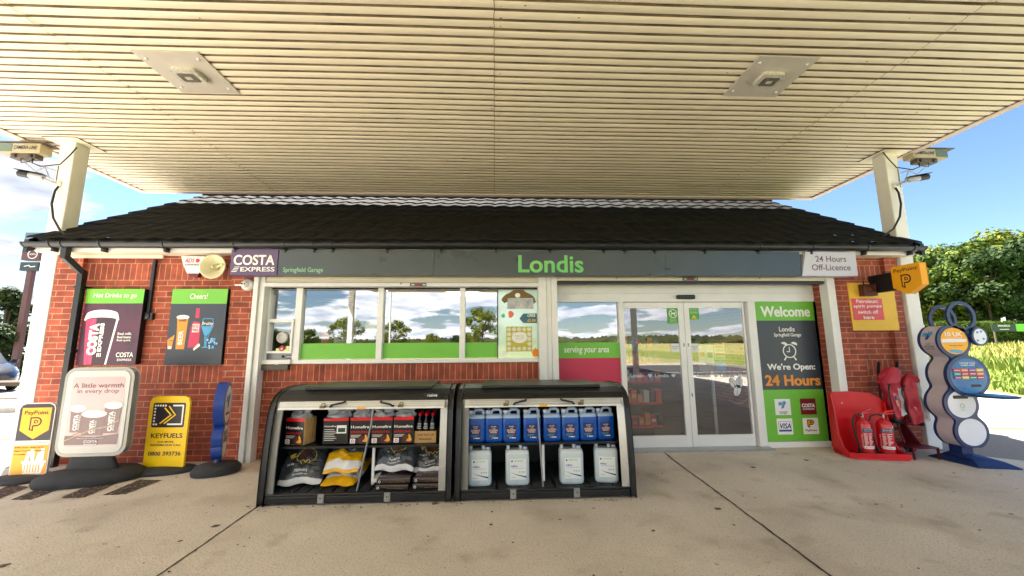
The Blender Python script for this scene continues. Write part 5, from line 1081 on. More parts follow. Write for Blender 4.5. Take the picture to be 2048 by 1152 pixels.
# coffee swing sign
Y = 4.66
o, hw, z0, z1 = psign('pavement_sign', 'white framed coffee poster swinger board with three cups on a broad rubber base', 133, 262, 737, 908, Y, 0, 0, 0, rad(2))
m_ = MB(); rbase(m_, .0, .02, .47, .27, .14, RUBBER, rad(14)); m_.loft([(.13, 0, .02, .26, .06, 3), (z0 + .02, 0, .0, .20, .035, 3)], RUBBER); part(m_, 'base', o)
FRM = M('sign_frame_grey', (150, 150, 146), .4, .3, var=.05, vs=6)
m_ = MB(); m_.prism(rrect(-hw, hw, z0, z1, .10, 8), -.04, .04, FRM); part(m_, 'frame', o, .014)
m_ = MB(); m_.prism(rrect(-hw + .025, hw - .025, z0 + .025, z1 - .025, .085, 8), -.046, -.041, M('aged_white_panel', (200, 200, 196), .4, var=.04, vs=5)); part(m_, 'inner_panel', o, .002)
a, b, c, e = -hw + .075, hw - .07, z0 + .095, z1 - .09; wd, hg = b - a, e - c; y = -.0475
PK1 = M('faded_pink', (206, 160, 172), .35, rgb2=(206, 178, 174), vs=3, coat=.5); PK2 = M('faded_plum', (104, 78, 86), .35, var=.1, vs=6, coat=.5); FC = M('faded_cup', (112, 84, 90), .35, var=.12, vs=8, coat=.5); FL = M('faded_lid', (226, 214, 214), .35, coat=.5); TAN = M('faded_tan', (178, 158, 126), .4)
m_ = MB(); m_.flat(rrect(a, b, c, e, .03), y, PK1)
Q = lambda u, v: (a + u * wd, c + v * hg)
m_.flat([Q(.01, .02), Q(.99, .02), Q(1, .17), Q(.55, .13), Q(0, .155)], y - .001, PK2)
m_.text('A little warmth', a + .03 * wd, a + .98 * wd, c + .84 * hg, c + .91 * hg, y - .001, FC, .02); m_.text('in every drop', a + .12 * wd, a + .90 * wd, c + .745 * hg, c + .825 * hg, y - .001, FC, .02)
for i, (u0, u1, v0, v1) in enumerate(((.05, .32, .2, .52), (.68, 1.0, .18, .56), (.28, .72, .15, .44))):
    yy = y - .002 - .001 * i; m_.flat([Q(u0 + .03, v0), Q(u1 - .03, v0), Q(u1, v1), Q(u0, v1)], yy, FC); m_.flat([Q(*p) for p in circ((u0 + u1) / 2, v1 + .02, (u1 - u0) / 2 + .02, 22, .055)], yy - .0004, FL)
    p0, p1 = Q((u0 + u1) / 2 - .055, v0 + .03), Q((u0 + u1) / 2 + .02, v1 - .07); m_.text('COSTA', p0[0], p1[0], p0[1], p1[1], yy - .0006, TXTW, .03, 0, 90); p0, p1 = Q((u0 + u1) / 2 + .035, v0 + .04), Q((u0 + u1) / 2 + .065, v1 - .08); m_.text('EXPRESS', p0[0], p1[0], p0[1], p1[1], yy - .0006, TXTW, .01, 0, 90)
m_.line([Q(.0, .08), Q(.25, .16), Q(.5, .24), Q(.75, .27), Q(.99, .36)], .012, y - .006, TAN); m_.line([Q(.0, .11), Q(.25, .19), Q(.5, .25), Q(.8, .29), Q(.99, .34)], .007, y - .0062, FC)
m_.text('Help yourself to something warm', a + .24 * wd, a + .74 * wd, c + .105 * hg, c + .12 * hg, y - .0066, TXTW, .01); m_.text('COSTA', a + .38 * wd, a + .63 * wd, c + .05 * hg, c + .085 * hg, y - .0066, TXTW, .035); m_.text('EXPRESS', a + .39 * wd, a + .62 * wd, c + .022 * hg, c + .036 * hg, y - .0066, TXTW, .02)
part(m_, 'poster', o)
# yellow fuel card board
Y = 4.93
o, hw, z0, z1 = psign('pavement_sign', 'bright yellow fuel card board with a chevron logo on a low rubber base', 294, 377, 793, 930, Y, 0, 0, 0, rad(-3))
z0 = .065; m_ = MB(); rbase(m_, .03, .0, .31, .16, .065, RUBBER, rad(16)); part(m_, 'base', o)
YB = M('board_bright_yellow', (252, 208, 0), .4, var=.02, vs=4)
m_ = MB(); m_.prism([(-hw, z0), (hw, z0), (hw, z1 - .07), (hw - .02, z1 - .02), (hw - .07, z1), (-hw + .07, z1), (-hw + .02, z1 - .02), (-hw, z1 - .07)], -.012, .012, YB); part(m_, 'board', o, .003)
m_ = MB(); y = -.0135; h = z1 - z0; INK = M('ink_black', (24, 20, 38), .4)
m_.flat(rrect(-hw * .82, hw * .82, z0 + h * .555, z0 + h * .91, .02), y, INK)
lx0, lx1, lz0, lz1 = -hw * .70, hw * .70, z0 + h * .60, z0 + h * .87
for k in range(7): m_.flat(circ(lx0, lz0 + (lz1 - lz0) * k / 6, .012, 12), y - .001, TXTW)
for k in range(1, 5): m_.flat(circ(lx0 + .03 * k, lz1, .012, 12), y - .001, TXTW)
m_.flat(circ(lx0 + .03, lz0, .012, 12), y - .001, TXTW)
m_.line([(.05, lz1), (lx1, lz1), (lx1, lz0), (.0, lz0)], .018, y - .001, TXTW)
mz = (lz0 + lz1) / 2
for dx in (-.03, .02): m_.line([(dx - .05 - .01, lz0 + .01), (dx + .06, mz), (dx - .02, lz1 - .01 - (.0 if dx > 0 else .02))], .015, y - .002, YB)
m_.text('KEYFUELS', -hw * .76, hw * .80, z0 + h * .405, z0 + h * .47, y, INK, .03); m_.text('FOR MORE', -hw * .4, hw * .4, z0 + h * .335, z0 + h * .362, y, INK, .01); m_.text('INFORMATION CALL', -hw * .74, hw * .78, z0 + h * .29, z0 + h * .318, y, INK, .01); m_.text('0800 393736', -hw * .80, hw * .82, z0 + h * .155, z0 + h * .212, y, INK, .025)
part(m_, 'printing', o)
# slim blue three disc sign, turned nearly edge-on
Y = 4.86; q = P(433, 940, Y); o = thing('pavement_sign', 'slim blue three-disc lottery sign turned edge-on, on a round rubber base', 'pavement sign', (q.x, Y, 0), rad(112), local=True)
zz = [P(433, v, Y).z for v in (765, 853, 875, 905, 918)]
m_ = MB(); rbase(m_, .0, .0, .19, .24, .12, RUBBER, 0); m_.lathe([(.05, .10), (.035, .14), (.03, .2)], (0, 0, 0), NAVY, 14); part(m_, 'base', o)
cs = [((zz[0] + zz[1]) / 2, (zz[0] - zz[1]) / 2 * 1.02, .20), ((zz[1] + zz[3]) / 2 + .03, .155, .15), (zz[4] + .12, .12, .125)]
m_ = MB()
for cz, rz_, rx_ in cs: m_.prism(circ(0, cz, rx_, 36, rz_), -.05 + .002 * rx_, .05 - .002 * rx_, M('lottery_blue', (20, 62, 150), .3, var=.06, vs=5), 'y', True)
part(m_, 'discs', o, 0)
m_ = MB()
for i, (cz, rz_, rx_) in enumerate(cs): m_.flat(circ(0, cz, rx_ * .78, 30, rz_ * .82), -.052 - .001 * i, TXTW)
lotto(m_, 0, cs[0][0] + .03, .2, -.0535); m_.text('THE NATIONAL LOTTERY', -.09, .09, cs[0][0] - .12, cs[0][0] - .09, -.0535, TXTK, .01)
m_.text('PLAY', -.08, .08, cs[1][0] + .01, cs[1][0] + .07, -.0545, TXTK, .03); m_.text('HERE', -.08, .08, cs[1][0] - .06, cs[1][0], -.0545, TXTK, .03); part(m_, 'faces', o)
# ------------------------------------------------------------------ lottery play station, right
LIL = M('lilac_panel', (196, 186, 194), .45, var=.04, vs=4); NV = M('station_blue', (24, 48, 100), .35, var=.08, vs=5); WD = M('disc_white', (232, 232, 240), .4)
Yf, Yr = 4.60, 4.80
def PX(px, py): q = P(px, py, Yf); return q.x, q.z
o = thing('lottery_station', 'blue and lilac lottery station of stacked discs with two ring tops', 'play station', (5.72, 4.7, 0))
circs = [(1906, 682, 34, 33), (1931, 752, 42, 41), (1921, 808, 35, 34), (1942, 864, 35, 34)]
C = []
for px, py, rx_, rz_ in circs:
    c = PX(px, py); C.append((c[0], c[1], abs(PX(px + rx_, py)[0] - PX(px - rx_, py)[0]) / 2, abs(PX(px, py - rz_)[1] - PX(px, py + rz_)[1]) / 2))
def union(k=1.0, grow=0):
    zt_ = C[0][1] + C[0][3]; zb_ = C[3][1] - C[3][3]; L_, R_ = [], []
    n = 90
    for i in range(n + 1):
        z = zb_ + (zt_ - zb_) * i / n; ls, rs = [], []
        for cx, cz, rx_, rz_ in C:
            d = (z - cz) / rz_
            if abs(d) < 1: w_ = rx_ * math.sqrt(max(0, 1 - d * d)); ls.append(cx - w_); rs.append(cx + w_)
        if ls: L_.append([min(ls), z]); R_.append([max(rs), z])
    for _ in range(5):
        for A in (L_, R_):
            B = [p[0] for p in A]
            for i in range(3, len(A) - 3): A[i][0] = (B[i - 1] + B[i] * 2 + B[i + 1]) / 4
    for A, s in ((L_, -1), (R_, 1)):       # fill the necks
        for i in range(8, len(A) - 8):
            pass
    return [tuple(p) for p in R_] + [tuple(p) for p in reversed(L_)]
U = union()
m_ = MB(); m_.prism(U, Yf - .012, Yf + .012, NV, 'y'); part(m_, 'front_panel', o, 0)
m_ = MB(); m_.prism([(x - .005, z) for x, z in U], Yr - .012, Yr + .012, NV, 'y'); part(m_, 'rear_panel', o, 0)
cxm = sum(p[0] for p in U) / len(U)
m_ = MB(); m_.prism([(x + (.008 if x < cxm else -.008), z) for x, z in U], Yf + .0125, Yr - .0125, LIL, 'y', True); part(m_, 'body', o, 0)
m_ = MB()
rc = PX(1920, 633); rr1 = abs(PX(1920, 603)[1] - PX(1920, 663)[1]) / 2
m_.ring(rc[0] + .005, rc[1], rr1 * .80, rr1 * 1.02, Yf - .012, Yf + .012, NV); m_.prism([(C[0][0] - .03, C[0][1] + C[0][3] * .85), (C[0][0] + .14, C[0][1] + C[0][3] * .75), (rc[0] + .10, rc[1] - rr1 * .86), (rc[0] - .10, rc[1] - rr1 * .80)], Yf - .0115, Yf + .0115, NV); part(m_, 'front_ring', o, 0)
m_ = MB(); m_.ring(rc[0] + .0, rc[1] - .03, rr1 * .80, rr1 * 1.02, Yr - .012, Yr + .012, NV); m_.prism([(C[0][0] - .10, C[0][1] + C[0][3] * .75), (C[0][0] + .12, C[0][1] + C[0][3] * .75), (rc[0] + .06, rc[1] - .03 - rr1 * .86), (rc[0] - .12, rc[1] - .03 - rr1 * .80)], Yr - .0115, Yr + .0115, NV); part(m_, 'rear_ring', o, 0)
# faces
def face(i, k, m, y=Yf - .0145): c = C[i]; return circ(c[0], c[1], c[2] * k, 36, c[3] * k), y
m_ = MB(); f_, y = face(0, .80, 0); m_.flat(f_, y, YORG); c = C[0]; m_.flat([(c[0] - c[2] * .75, c[1] + c[3] * .12), (c[0] + c[2] * .75, c[1] + c[3] * .12), (c[0] + c[2] * .68, c[1] - c[3] * .06), (c[0] - c[2] * .75, c[1] - c[3] * .10)], y - .0008, WD); m_.text('10 UK', c[0] - c[2] * .5, c[0] + c[2] * .5, c[1] + c[3] * .28, c[1] + c[3] * .55, y - .0008, TXTW, .03); m_.text('winners a week', c[0] - c[2] * .45, c[0] + c[2] * .5, c[1] + c[3] * .16, c[1] + c[3] * .23, y - .001, TXTW, .01)
m_.text('every week to be won', c[0] - c[2] * .35, c[0] + c[2] * .45, c[1] - c[3] * .30, c[1] - c[3] * .24, y - .001, TXTK, .01); m_.flat([(c[0] - c[2] * .4, c[1] - c[3] * .68), (c[0] + c[2] * .3, c[1] - c[3] * .74), (c[0] + c[2] * .4, c[1] - c[3] * .58), (c[0] - c[2] * .3, c[1] - c[3] * .5)], y - .001, SB); part(m_, 'advert_disc', o)
m_ = MB(); f_, y = face(1, 1.0, 0, Yf - .03); m_.prism(f_, Yf - .032, Yf - .0125, NV); part(m_, 'dispenser_rim', o, .004)
m_ = MB(); f_, _ = face(1, .86, 0); y = Yf - .0335; m_.flat(f_, y, M('dispenser_blue', (30, 130, 190), .35, rgb2=(16, 90, 160), vs=5)); c = C[1]
m_.text('CHOOSE YOUR', c[0] - c[2] * .35, c[0] + c[2] * .4, c[1] + c[3] * .60, c[1] + c[3] * .68, y - .001, TXTW, .02); m_.text('GAMES HERE', c[0] - c[2] * .3, c[0] + c[2] * .36, c[1] + c[3] * .50, c[1] + c[3] * .57, y - .001, TXTW, .02)
cols = [(214, 30, 70), (236, 120, 40), (150, 60, 150), (230, 190, 40), (40, 150, 90), (220, 50, 50)]
for rr_i in range(3):
    for cc_i in range(4):
        x = c[0] - c[2] * .72 + cc_i * c[2] * .36; z = c[1] + c[3] * (.30 - .18 * rr_i)
        m_.box(x, x + c[2] * .33, y - .01, y - .001, z - c[3] * .07, z + c[3] * .07, M('slip_%d' % ((rr_i * 4 + cc_i) % 6), cols[(rr_i * 4 + cc_i) % 6], .5)); m_.box(x + .01, x + c[2] * .30, y - .011, y - .0102, z - c[3] * .02, z + c[3] * .01, TXTW)
m_.box(c[0] + c[2] * .05, c[0] + c[2] * .5, y - .004, y - .001, c[1] - c[3] * .52, c[1] - c[3] * .40, TXTK); part(m_, 'dispenser', o)
m_ = MB(); tx_, tz = PX(1962, 784); m_.lathe([(0, 0), (.19, 0), (.205, .008), (.205, .02), (.19, .022), (0, .014)], (C[1][0] + .05, 4.40, C[1][1] - C[1][3] * .92), NV, 36); m_.lathe([(0, 0), (.17, 0), (0, .001)], (C[1][0] + .05, 4.40, C[1][1] - C[1][3] * .92 + .0225), SB, 30); part(m_, 'tray', o)
m_ = MB(); f_, y = face(2, .80, 0); m_.flat(f_, y, WD); c = C[2]; m_.prism(rrect(c[0] - c[2] * .45, c[0] + c[2] * .4, c[1] + c[3] * .32, c[1] + c[3] * .52, .012), y - .0005, y - .003, TXTK); m_.ring(c[0], c[1] - .02, .022, .028, y - .002, y - .001, GP, 20); m_.text('recycle', c[0] - .03, c[0] + .03, c[1] - .075, c[1] - .062, y - .001, GP, .01); part(m_, 'slot_disc', o)
m_ = MB(); f_, y = face(3, .80, 0); m_.flat(f_, y, WD); part(m_, 'lower_disc', o)
m_ = MB(); sc_ = PX(1951, 673); m_.prism(circ(sc_[0], sc_[1], .105, 32, .115), Yf - .045, Yf - .01, NV, 'y', True); m_.flat(circ(sc_[0], sc_[1], .083, 30, .095), Yf - .0465, WD)
for dx, dz in ((-.03, .05), (.04, -.03), (.02, .06), (-.04, -.05)): m_.flat(blob(sc_[0] + dx, sc_[1] + dz, .018, .014, 3), Yf - .048, SB)
part(m_, 'side_disc', o)
lx = min(p[0] for p in U if abs(p[1] - C[0][1]) < .05) - .001
class LX(MB):
    def flat(s, pts, y, m, fn=None): return s.add([(lx_(p[1]) - .001 + (y or 0), Yr - p[0], p[1]) for p in pts], [tuple(range(len(pts)))], m)
Lp = [p for p in U if p[0] < cxm]
def lx_(z): return min(Lp, key=lambda p: abs(p[1] - z))[0]
m_ = LX(); lotto(m_, .10, C[0][1] + .06, .13, 0)
for k, s_ in enumerate(('THE', 'NATIONAL', 'LOTTERY')): m_.text(s_, (.075, .04, .045)[k], (.125, .16, .155)[k], C[0][1] - .045 - .03 * k, C[0][1] - .025 - .03 * k, 0, TXTK, .0, fn=lambda x, z: (lx_(z) - .002, Yr - x, z))
part(m_, 'side_logo', o)
m_ = MB()
zn = C[3][1] - C[3][3] + .03; xm = C[3][0] - .03
base = [(5.52, 4.96), (5.56, 4.47), (5.97, 4.38), (6.02, 4.88)]
m_.prism(base, .002, .014, NV, 'z')
top_ = [(xm - .07, 4.78), (xm - .07, 4.64), (xm + .07, 4.64), (xm + .07, 4.78)]
mid_ = [(5.60, 4.88), (5.62, 4.55), (5.90, 4.47), (5.93, 4.82)]
m_.add([(x, y, .0135) for x, y in base] + [(x, y, .06) for x, y in mid_] + [(x, y, zn - .09) for x, y in top_] + [(x, y, zn + .02) for x, y in top_], [(i + 4 * k, (i + 1) % 4 + 4 * k, (i + 1) % 4 + 4 * k + 4, i + 4 * k + 4) for k in range(3) for i in range(4)], NV)
part(m_, 'foot', o, .004)
# ------------------------------------------------------------------ fire point, right
o = thing('extinguisher_stand', 'moulded red plastic extinguisher stand by the welcome panel', 'stand', (4.80, 5.02, 0), rad(-11), local=True)
W2 = .325
m_ = MB()
v = []; 
base = [(-W2, -.16), (-W2 + .06, -.20), (W2 - .02, -.20), (W2, -.17), (W2, .13), (-W2, .13)]
m_.prism(base, .004, .02, RED, 'z')
for a, b in (((-W2, -.16), (-W2 + .06, -.20)), ((-W2 + .06, -.20), (W2, -.20)), ((W2, -.20), (W2, .13)), ((-W2, .13), (-W2, -.16))):
    a, b = Vector(a), Vector(b); d = (b - a).normalized(); q_ = Vector((-d.y, d.x)) * .018
    m_.prism([tuple(a), tuple(b), tuple(b + q_), tuple(a + q_)], .02, .075, RED, 'z')
part(m_, 'tray', o, .006)
m_ = MB(); bk = [(-W2, .02), (W2, .02), (W2 - .005, .60), (W2 - .03, .70), (W2 - .14, .765), (-.05, .785), (-W2 + .06, .775), (-W2 + .015, .755), (-W2, .70)]
m_.prism(bk, .12, .15, RED, 'y')
m_.prism([(.13, .02), (.13, .76), (.09, .76), (.06, .60), (.03, .25), (-.05, .10), (-.16, .06), (-.16, .02)], -W2, -W2 + .022, RED, 'x')
m_.prism([(.13, .02), (.13, .68), (.10, .66), (.08, .50), (.05, .22), (-.05, .09), (-.16, .06), (-.16, .02)], W2 - .022, W2, RED, 'x')
m_.prism(rrect(-W2 + .05, W2 - .05, .05, .70, .05), .112, .1195, RED); m_.box(-.03, -.005, .05, .11, .09, .5, RED)
part(m_, 'back_shell', o, .008)
m_ = MB(); m_.lathe([(0, -.004), (.01, -.003), (.01, 0), (0, 0)], (-.18, .111, .64), UPVC, 10, 'y'); part(m_, 'fixing', o)
ER = M('extinguisher_red', (196, 14, 26), .22, coat=.5, var=.04, vs=8); LBLW = M('label_text_white', (230, 220, 220), .5); EB = M('label_blue', (24, 44, 100), .5)
def ext(label, grp, vert=False):
    e = thing('fire_extinguisher', label, 'fire extinguisher', (0, 0, 0), 0, grp, local=True); r = .082
    m_ = MB(); m_.lathe([(r - .004, .0), (r + .003, .004), (r + .003, .055), (r, .058)], (0, 0, 0), BLACKP, 28); part(m_, 'foot_ring', e)
    m_ = MB(); m_.lathe([(r, .055), (r, .37), (r * .93, .405), (r * .72, .435), (r * .4, .452), (.022, .456), (.022, .475)], (0, 0, 0), ER, 32); part(m_, 'cylinder', e)
    m_ = MB(); m_.lathe([(.018, .475), (.02, .5), (.014, .51)], (0, 0, 0), STEEL, 14); m_.tube([(0, 0, .5), (.02, 0, .515), (.11, 0, .525)], [.01, .009, .007], ER, 8, flat=1.6); m_.tube([(.0, 0, .515), (.03, 0, .54), (.12, 0, .565)], [.009, .009, .007], ER, 8, flat=1.8); m_.tube([(-.03, -.02, .492), (.0, -.01, .495)], .009, STEEL); part(m_, 'valve_and_handle', e)
    m_ = MB(); m_.tube([(-.02, -.02, .495), (-.07, -.04, .515), (-.14, -.05, .49), (-.165, -.05, .42), (-.155, -.05, .30), (-.13, -.05, .16), (-.11, -.045, .10)], .010, BLACKP, 8); m_.tube([(-.112, -.045, .11), (-.105, -.045, .03)], .015, BLACKP, 8); part(m_, 'hose', e)
    m_ = MB(); R1 = r + .0012
    def cyl(x, z, dr=0): t = x / r - math.pi / 2 - .05; return ((R1 + dr) * math.cos(t), (R1 + dr) * math.sin(t), z)
    def patch(x0, x1, z0_, z1_, m, dr=0): n = 8; m_.add([cyl(x0 + (x1 - x0) * i / n, z, dr) for z in (z0_, z1_) for i in range(n + 1)], [(i, i + 1, n + 2 + i, n + 1 + i) for i in range(n)], m)
    patch(-.065, .075, .30, .345, EB); patch(-.065, .075, .10, .135, LBLW)
    m_.text('POWDER', -.045, .055, .322, .337, 0, TXTW, 0, fn=lambda x, z: cyl(x, z, .001)); m_.text('ABC multi purpose', -.05, .06, .306, .316, 0, TXTW, 0, fn=lambda x, z: cyl(x, z, .001))
    rng = random.Random(2)
    for k in range(11):
        z = .283 - .0135 * k; patch(-.055, -.055 + rng.uniform(.02, .04), z - .004, z + .002, LBLW, .0004); patch(-.008, -.008 + rng.uniform(.015, .06), z - .004, z + .002, LBLW, .0004)
        if vert and k % 2: patch(.075, .09, z - .006, z + .006, LBLW, .0004)
    m_.text('LINCOLN FIRE', -.082, -.068, .11, .27, 0, LBLW, 0, 0, 90, fn=lambda x, z: cyl(x, z, .001)); m_.text('serviced', -.05, .03, .112, .122, 0, TXTK, 0, fn=lambda x, z: cyl(x, z, .001))
    part(m_, 'label', e)
    return e
e1 = ext('left powder fire extinguisher in the red moulded stand', 'powder fire extinguishers by the right pier'); e1.location = (4.70, 4.955, .022); e1.rotation_euler[2] = rad(-4)
dup(e1, (4.935, 4.91, .022), rad(-24), 'right powder fire extinguisher in the red moulded stand')
# extinguisher trolley
TRD = M('trolley_maroon', (96, 20, 36), .45, .2, var=.15, vs=12)
o = thing('extinguisher_trolley', 'dark maroon two-handled extinguisher trolley standing against the brick pier', 'trolley', (5.33, 5.08, 0))
m_ = MB()
for x in (5.20, 5.46): m_.tube([(x - (.03), 5.12, 1.06), (x, 5.16, .9), (x, 5.18, .35), (x, 5.12, .10)], .014, TRD)
for z in (.82, .55, .30): m_.tube([(5.20, 5.17, z), (5.46, 5.17, z)], .012, TRD)
m_.tube([(5.33, 5.17, .82), (5.33, 5.10, .3), (5.33, 5.03, .06)], .012, TRD); part(m_, 'frame', o)
m_ = MB(); m_.box(5.16, 5.50, 4.80, 5.10, .13, .145, TRD); m_.box(5.16, 5.18, 4.80, 4.82, .003, .13, TRD); m_.box(5.48, 5.50, 4.80, 4.82, .003, .13, TRD); m_.add([(5.40, 5.15, .45), (5.42, 5.15, .45), (5.40, 5.15, .13), (5.42, 5.15, .13), (5.40, 4.92, .146), (5.42, 4.92, .146)], [(0, 2, 4), (1, 5, 3), (0, 4, 5, 1), (0, 1, 3, 2)], TRD); part(m_, 'shelf', o)
for x in (5.17, 5.43):
    m_ = MB(); m_.tube([(x, 5.12, 1.04), (x - .035, 5.06, 1.18)], .019, BLACKP, 10); part(m_, 'handle_grip', o)
for x in (5.17, 5.49):
    m_ = MB(); m_.lathe([(0, -.02), (.08, -.02), (.085, -.01), (.085, .01), (.08, .02), (0, .02)], (x, 5.15, .088), BLACKP, 22, 'x'); part(m_, 'wheel', o)
COVR = M('cover_pink_red', (178, 44, 64), .45, var=.12, vs=9, bump=.5, bs=14)
e2 = dup(e1, (5.25, 5.06, .40), rad(20), 'covered fire extinguisher hanging at the left of the trolley', 'powder fire extinguishers by the right pier')
e3 = dup(e1, (5.45, 4.99, .38), rad(-5), 'covered fire extinguisher hanging at the right of the trolley', 'powder fire extinguishers by the right pier')
def cover(cx, cy, zb, zt_, seed, label, flap):
    r = thing('extinguisher_cover', label, 'cover', (cx, cy, zb), 0, 'red covers draped over the trolley extinguishers', local=True); m_ = MB(); n, K = 40, 22; hh = zt_ - zb; v = []
    F = {'r': [], 'c': []}
    for j in range(K + 1):
        t = j / K
        for i in range(n):
            a = 2 * math.pi * i / n; rr_ = (.095 + .018 * math.sin(a * 5 + seed + t * 3) * (1 - t) + .012 * math.sin(a * 3 + seed * 2 + 5 * t)) * (1 if t < .78 else max(.12, 1 - ((t - .78) / .22) ** 2 * .8)); rr_ += .02 * (1 - t)
            q = mnoise.noise_vector(Vector((math.cos(a) * 2, math.sin(a) * 2, t * 5 + seed * 3))) * .022
            v.append((rr_ * math.cos(a) + q.x + .02 * math.sin(t * 4 + seed), rr_ * math.sin(a) * .85 + q.y, t * hh + q.z + (.04 * math.sin(a + seed) * (1 - t))))
    for j in range(K):
        for i in range(n):
            a = 360 * (i + .5) / n; t = (j + .5) / K; win_ = (262 < a < 350) and t < .82 and not (flap and t > .6)
            F['c' if win_ else 'r'].append((j * n + i, j * n + (i + 1) % n, (j + 1) * n + (i + 1) % n, (j + 1) * n + i))
    m_.add(v, F['r'], COVR, True); m_.add([(0, 0, hh)], [], COVR); part(m_, 'fabric', r)
    m_ = MB(); m_.add(v, F['c'], FILM, True); part(m_, 'clear_window', r)
    if flap:
        m_ = MB(); m_.loft([(hh - .17, -.06, -.03, .15, .09, 2), (hh - .12, -.03, -.02, .12, .10, 2), (hh - .03, .02, 0, .085, .08, 2), (hh + .03, .03, 0, .06, .06, 2)], COVR, 26, jit=.05); part(m_, 'flap', r)
cover(5.25, 5.05, .53, 1.08, 1, 'rumpled red cover with a loose flap, on the left trolley extinguisher', True)
cover(5.45, 4.97, .42, 1.03, 2, 'long red cover with a clear window, on the right trolley extinguisher', False)
# ------------------------------------------------------------------ things inside the shop, seen through the glass
Yw = 5.50; IT = M('box_orange', (232, 96, 24), .5); 
def item(px, py, Y, name, label, cat, fnb):
    q = P(px, py, Y); o = thing(name, label, cat, (q.x, Y, q.z), local=True); fnb(o); return o
def f1(o): m_ = MB(); m_.loft([(0, 0, 0, .045, .03, 4), (.16, 0, 0, .045, .03, 4), (.21, -.01, 0, .02, .02, 3)], IT); part(m_, 'body', o); m_ = MB(); m_.lathe([(.014, .21), (.014, .235)], (-.01, 0, 0), UPVC, 10); part(m_, 'cap', o)
item(650, 686, Yw, 'squeezy_bottle', 'orange bottle standing on the sill behind the wide left window pane', 'bottle', f1)
def f2(o): m_ = MB(); m_.box(-.12, .12, -.04, .04, 0, .05, PAPER); part(m_, 'box', o); m_ = MB(); m_.box(-.10, .1, -.0415, -.0405, .01, .02, SB); part(m_, 'print', o)
item(692, 686, Yw, 'tissue_box', 'low white box on the sill behind the wide left window pane', 'box', f2)
def f3(o): 
    m_ = MB(); m_.lathe([(.03, 0), (.03, .13), (.02, .15), (.012, .17)], (0, 0, 0), UPVC, 14); part(m_, 'body', o); m_ = MB(); m_.lathe([(.014, .17), (.014, .19), (.0, .19)], (0, 0, 0), BLACKP, 10); part(m_, 'cap', o)
item(672, 686, Yw, 'pump_bottle', 'slim white bottle on the sill between the orange bottle and white box', 'bottle', f3)
def f4(o):
    m_ = MB(); m_.lathe([(.0, -.0), (.10, -.0), (.10, .012), (0, .012)], (0, 0, .12 + .11), M('lamp_yellow', (240, 220, 60), .5), 26, 'y'); part(m_, 'disc', o); m_ = MB(); m_.box(-.01, .01, 0, .01, 0, .14, UPVC); m_.box(-.05, .05, -.02, .03, 0, .01, UPVC); part(m_, 'stand', o)
item(743, 686, Yw, 'round_display', 'round yellow counter display at the right end of the wide left pane', 'display', f4)
def f5(o):
    m_ = MB(); m_.box(-.07, .07, -.04, .04, 0, .03, DARK); part(m_, 'rack', o)
    for k in range(5):
        m_ = MB(); m_.lathe([(.010, .03), (.010, .10), (.004, .12)], (-.055 + .027 * k, 0, 0), (YORG, REDB, UPVC, SB, UPVC)[k], 10); part(m_, 'lighter', o)
item(738, 686, 5.46, 'lighter_rack', 'small rack of coloured lighters on the window sill', 'rack', f5)
def f6(o):
    m_ = MB(); m_.box(-.13, .13, 0, .02, .03, .28, M('screen_grey', (80, 84, 90), .3)); part(m_, 'screen', o, .004); m_ = MB(); m_.box(-.06, .06, -.03, .08, 0, .03, BLACKP); part(m_, 'foot', o)
item(705, 686, 5.6, 'till_screen', 'grey till screen seen from behind on the shop counter', 'screen', f6)
# offer poster behind the right pane
YO = 5.384; a, b, c, e = R(998.5, 1076, 580, 717, YO); wd, hg = b - a, e - c; Q = lambda u, v: (a + u * wd, c + v * hg)
o = thing('offer_poster', 'pale mint lottery offer poster filling the right end of the shop window', 'poster', ((a + b) / 2, YO, c))
m_ = MB(); m_.box(a - .015, b + .0, YO, YO + .012, c, e, M('poster_mint', (196, 230, 208), .05, var=.04, vs=4, coat=1, spec=.9)); m_.box(a - .03, a - .016, YO - .01, YO + .02, c - .02, e + .03, BLACKP); part(m_, 'sheet', o)
m_ = MB(); y = YO - .002; BRNP = M('poster_brown', (120, 92, 44), .5)
m_.flat([Q(.08, .83)] + [Q(.5 + .44 * math.cos(t), .84 + .14 * math.sin(t) + (.03 if abs(t - 1.57) < .3 else 0)) for t in [math.pi * k / 12 for k in range(12, -1, -1)]] + [Q(.96, .83), Q(.92, .80)] + [Q(.5 + .36 * math.cos(t), .80 + .04 * math.sin(t)) for t in [math.pi * k / 8 for k in range(0, 9)]], y, BRNP)
m_.flat([Q(*p) for p in circ(.48, .92, .07, 16, .035)], y - .001, TXTW); m_.flat([Q(.2, .72), Q(.9, .72), Q(.88, .88), Q(.22, .88)], y - .0006, M('poster_photo', (150, 160, 180), .5, rgb2=(210, 205, 190), vs=12))
m_.flat([Q(*p) for p in blob(.30, .64, .07, .05, 4)], y - .001, M('poster_coral', (240, 120, 90), .5)); m_.flat([Q(*p) for p in blob(.10, .62, .05, .03, 6)], y - .001, M('poster_teal', (80, 190, 150), .5))
m_.flat([Q(.52, .575), Q(.62, .65), Q(.97, .65), Q(.97, .51), Q(.62, .51)], y - .001, M('poster_slate', (60, 110, 124), .5)); m_.text('OFFER', *[z for z in (Q(.73, 0)[0], Q(.94, 0)[0], Q(0, .60)[1], Q(0, .64)[1])], y - .002, TXTW, .03); m_.text('£5.00', Q(.73, 0)[0], Q(.94, 0)[0], Q(0, .53)[1], Q(0, .57)[1], y - .002, YEL, .03)
OL = M('poster_olive', (196, 186, 60), .5); m_.flat([Q(.18, .10), Q(.84, .10), Q(.84, .46), Q(.18, .46)], y - .0008, OL)
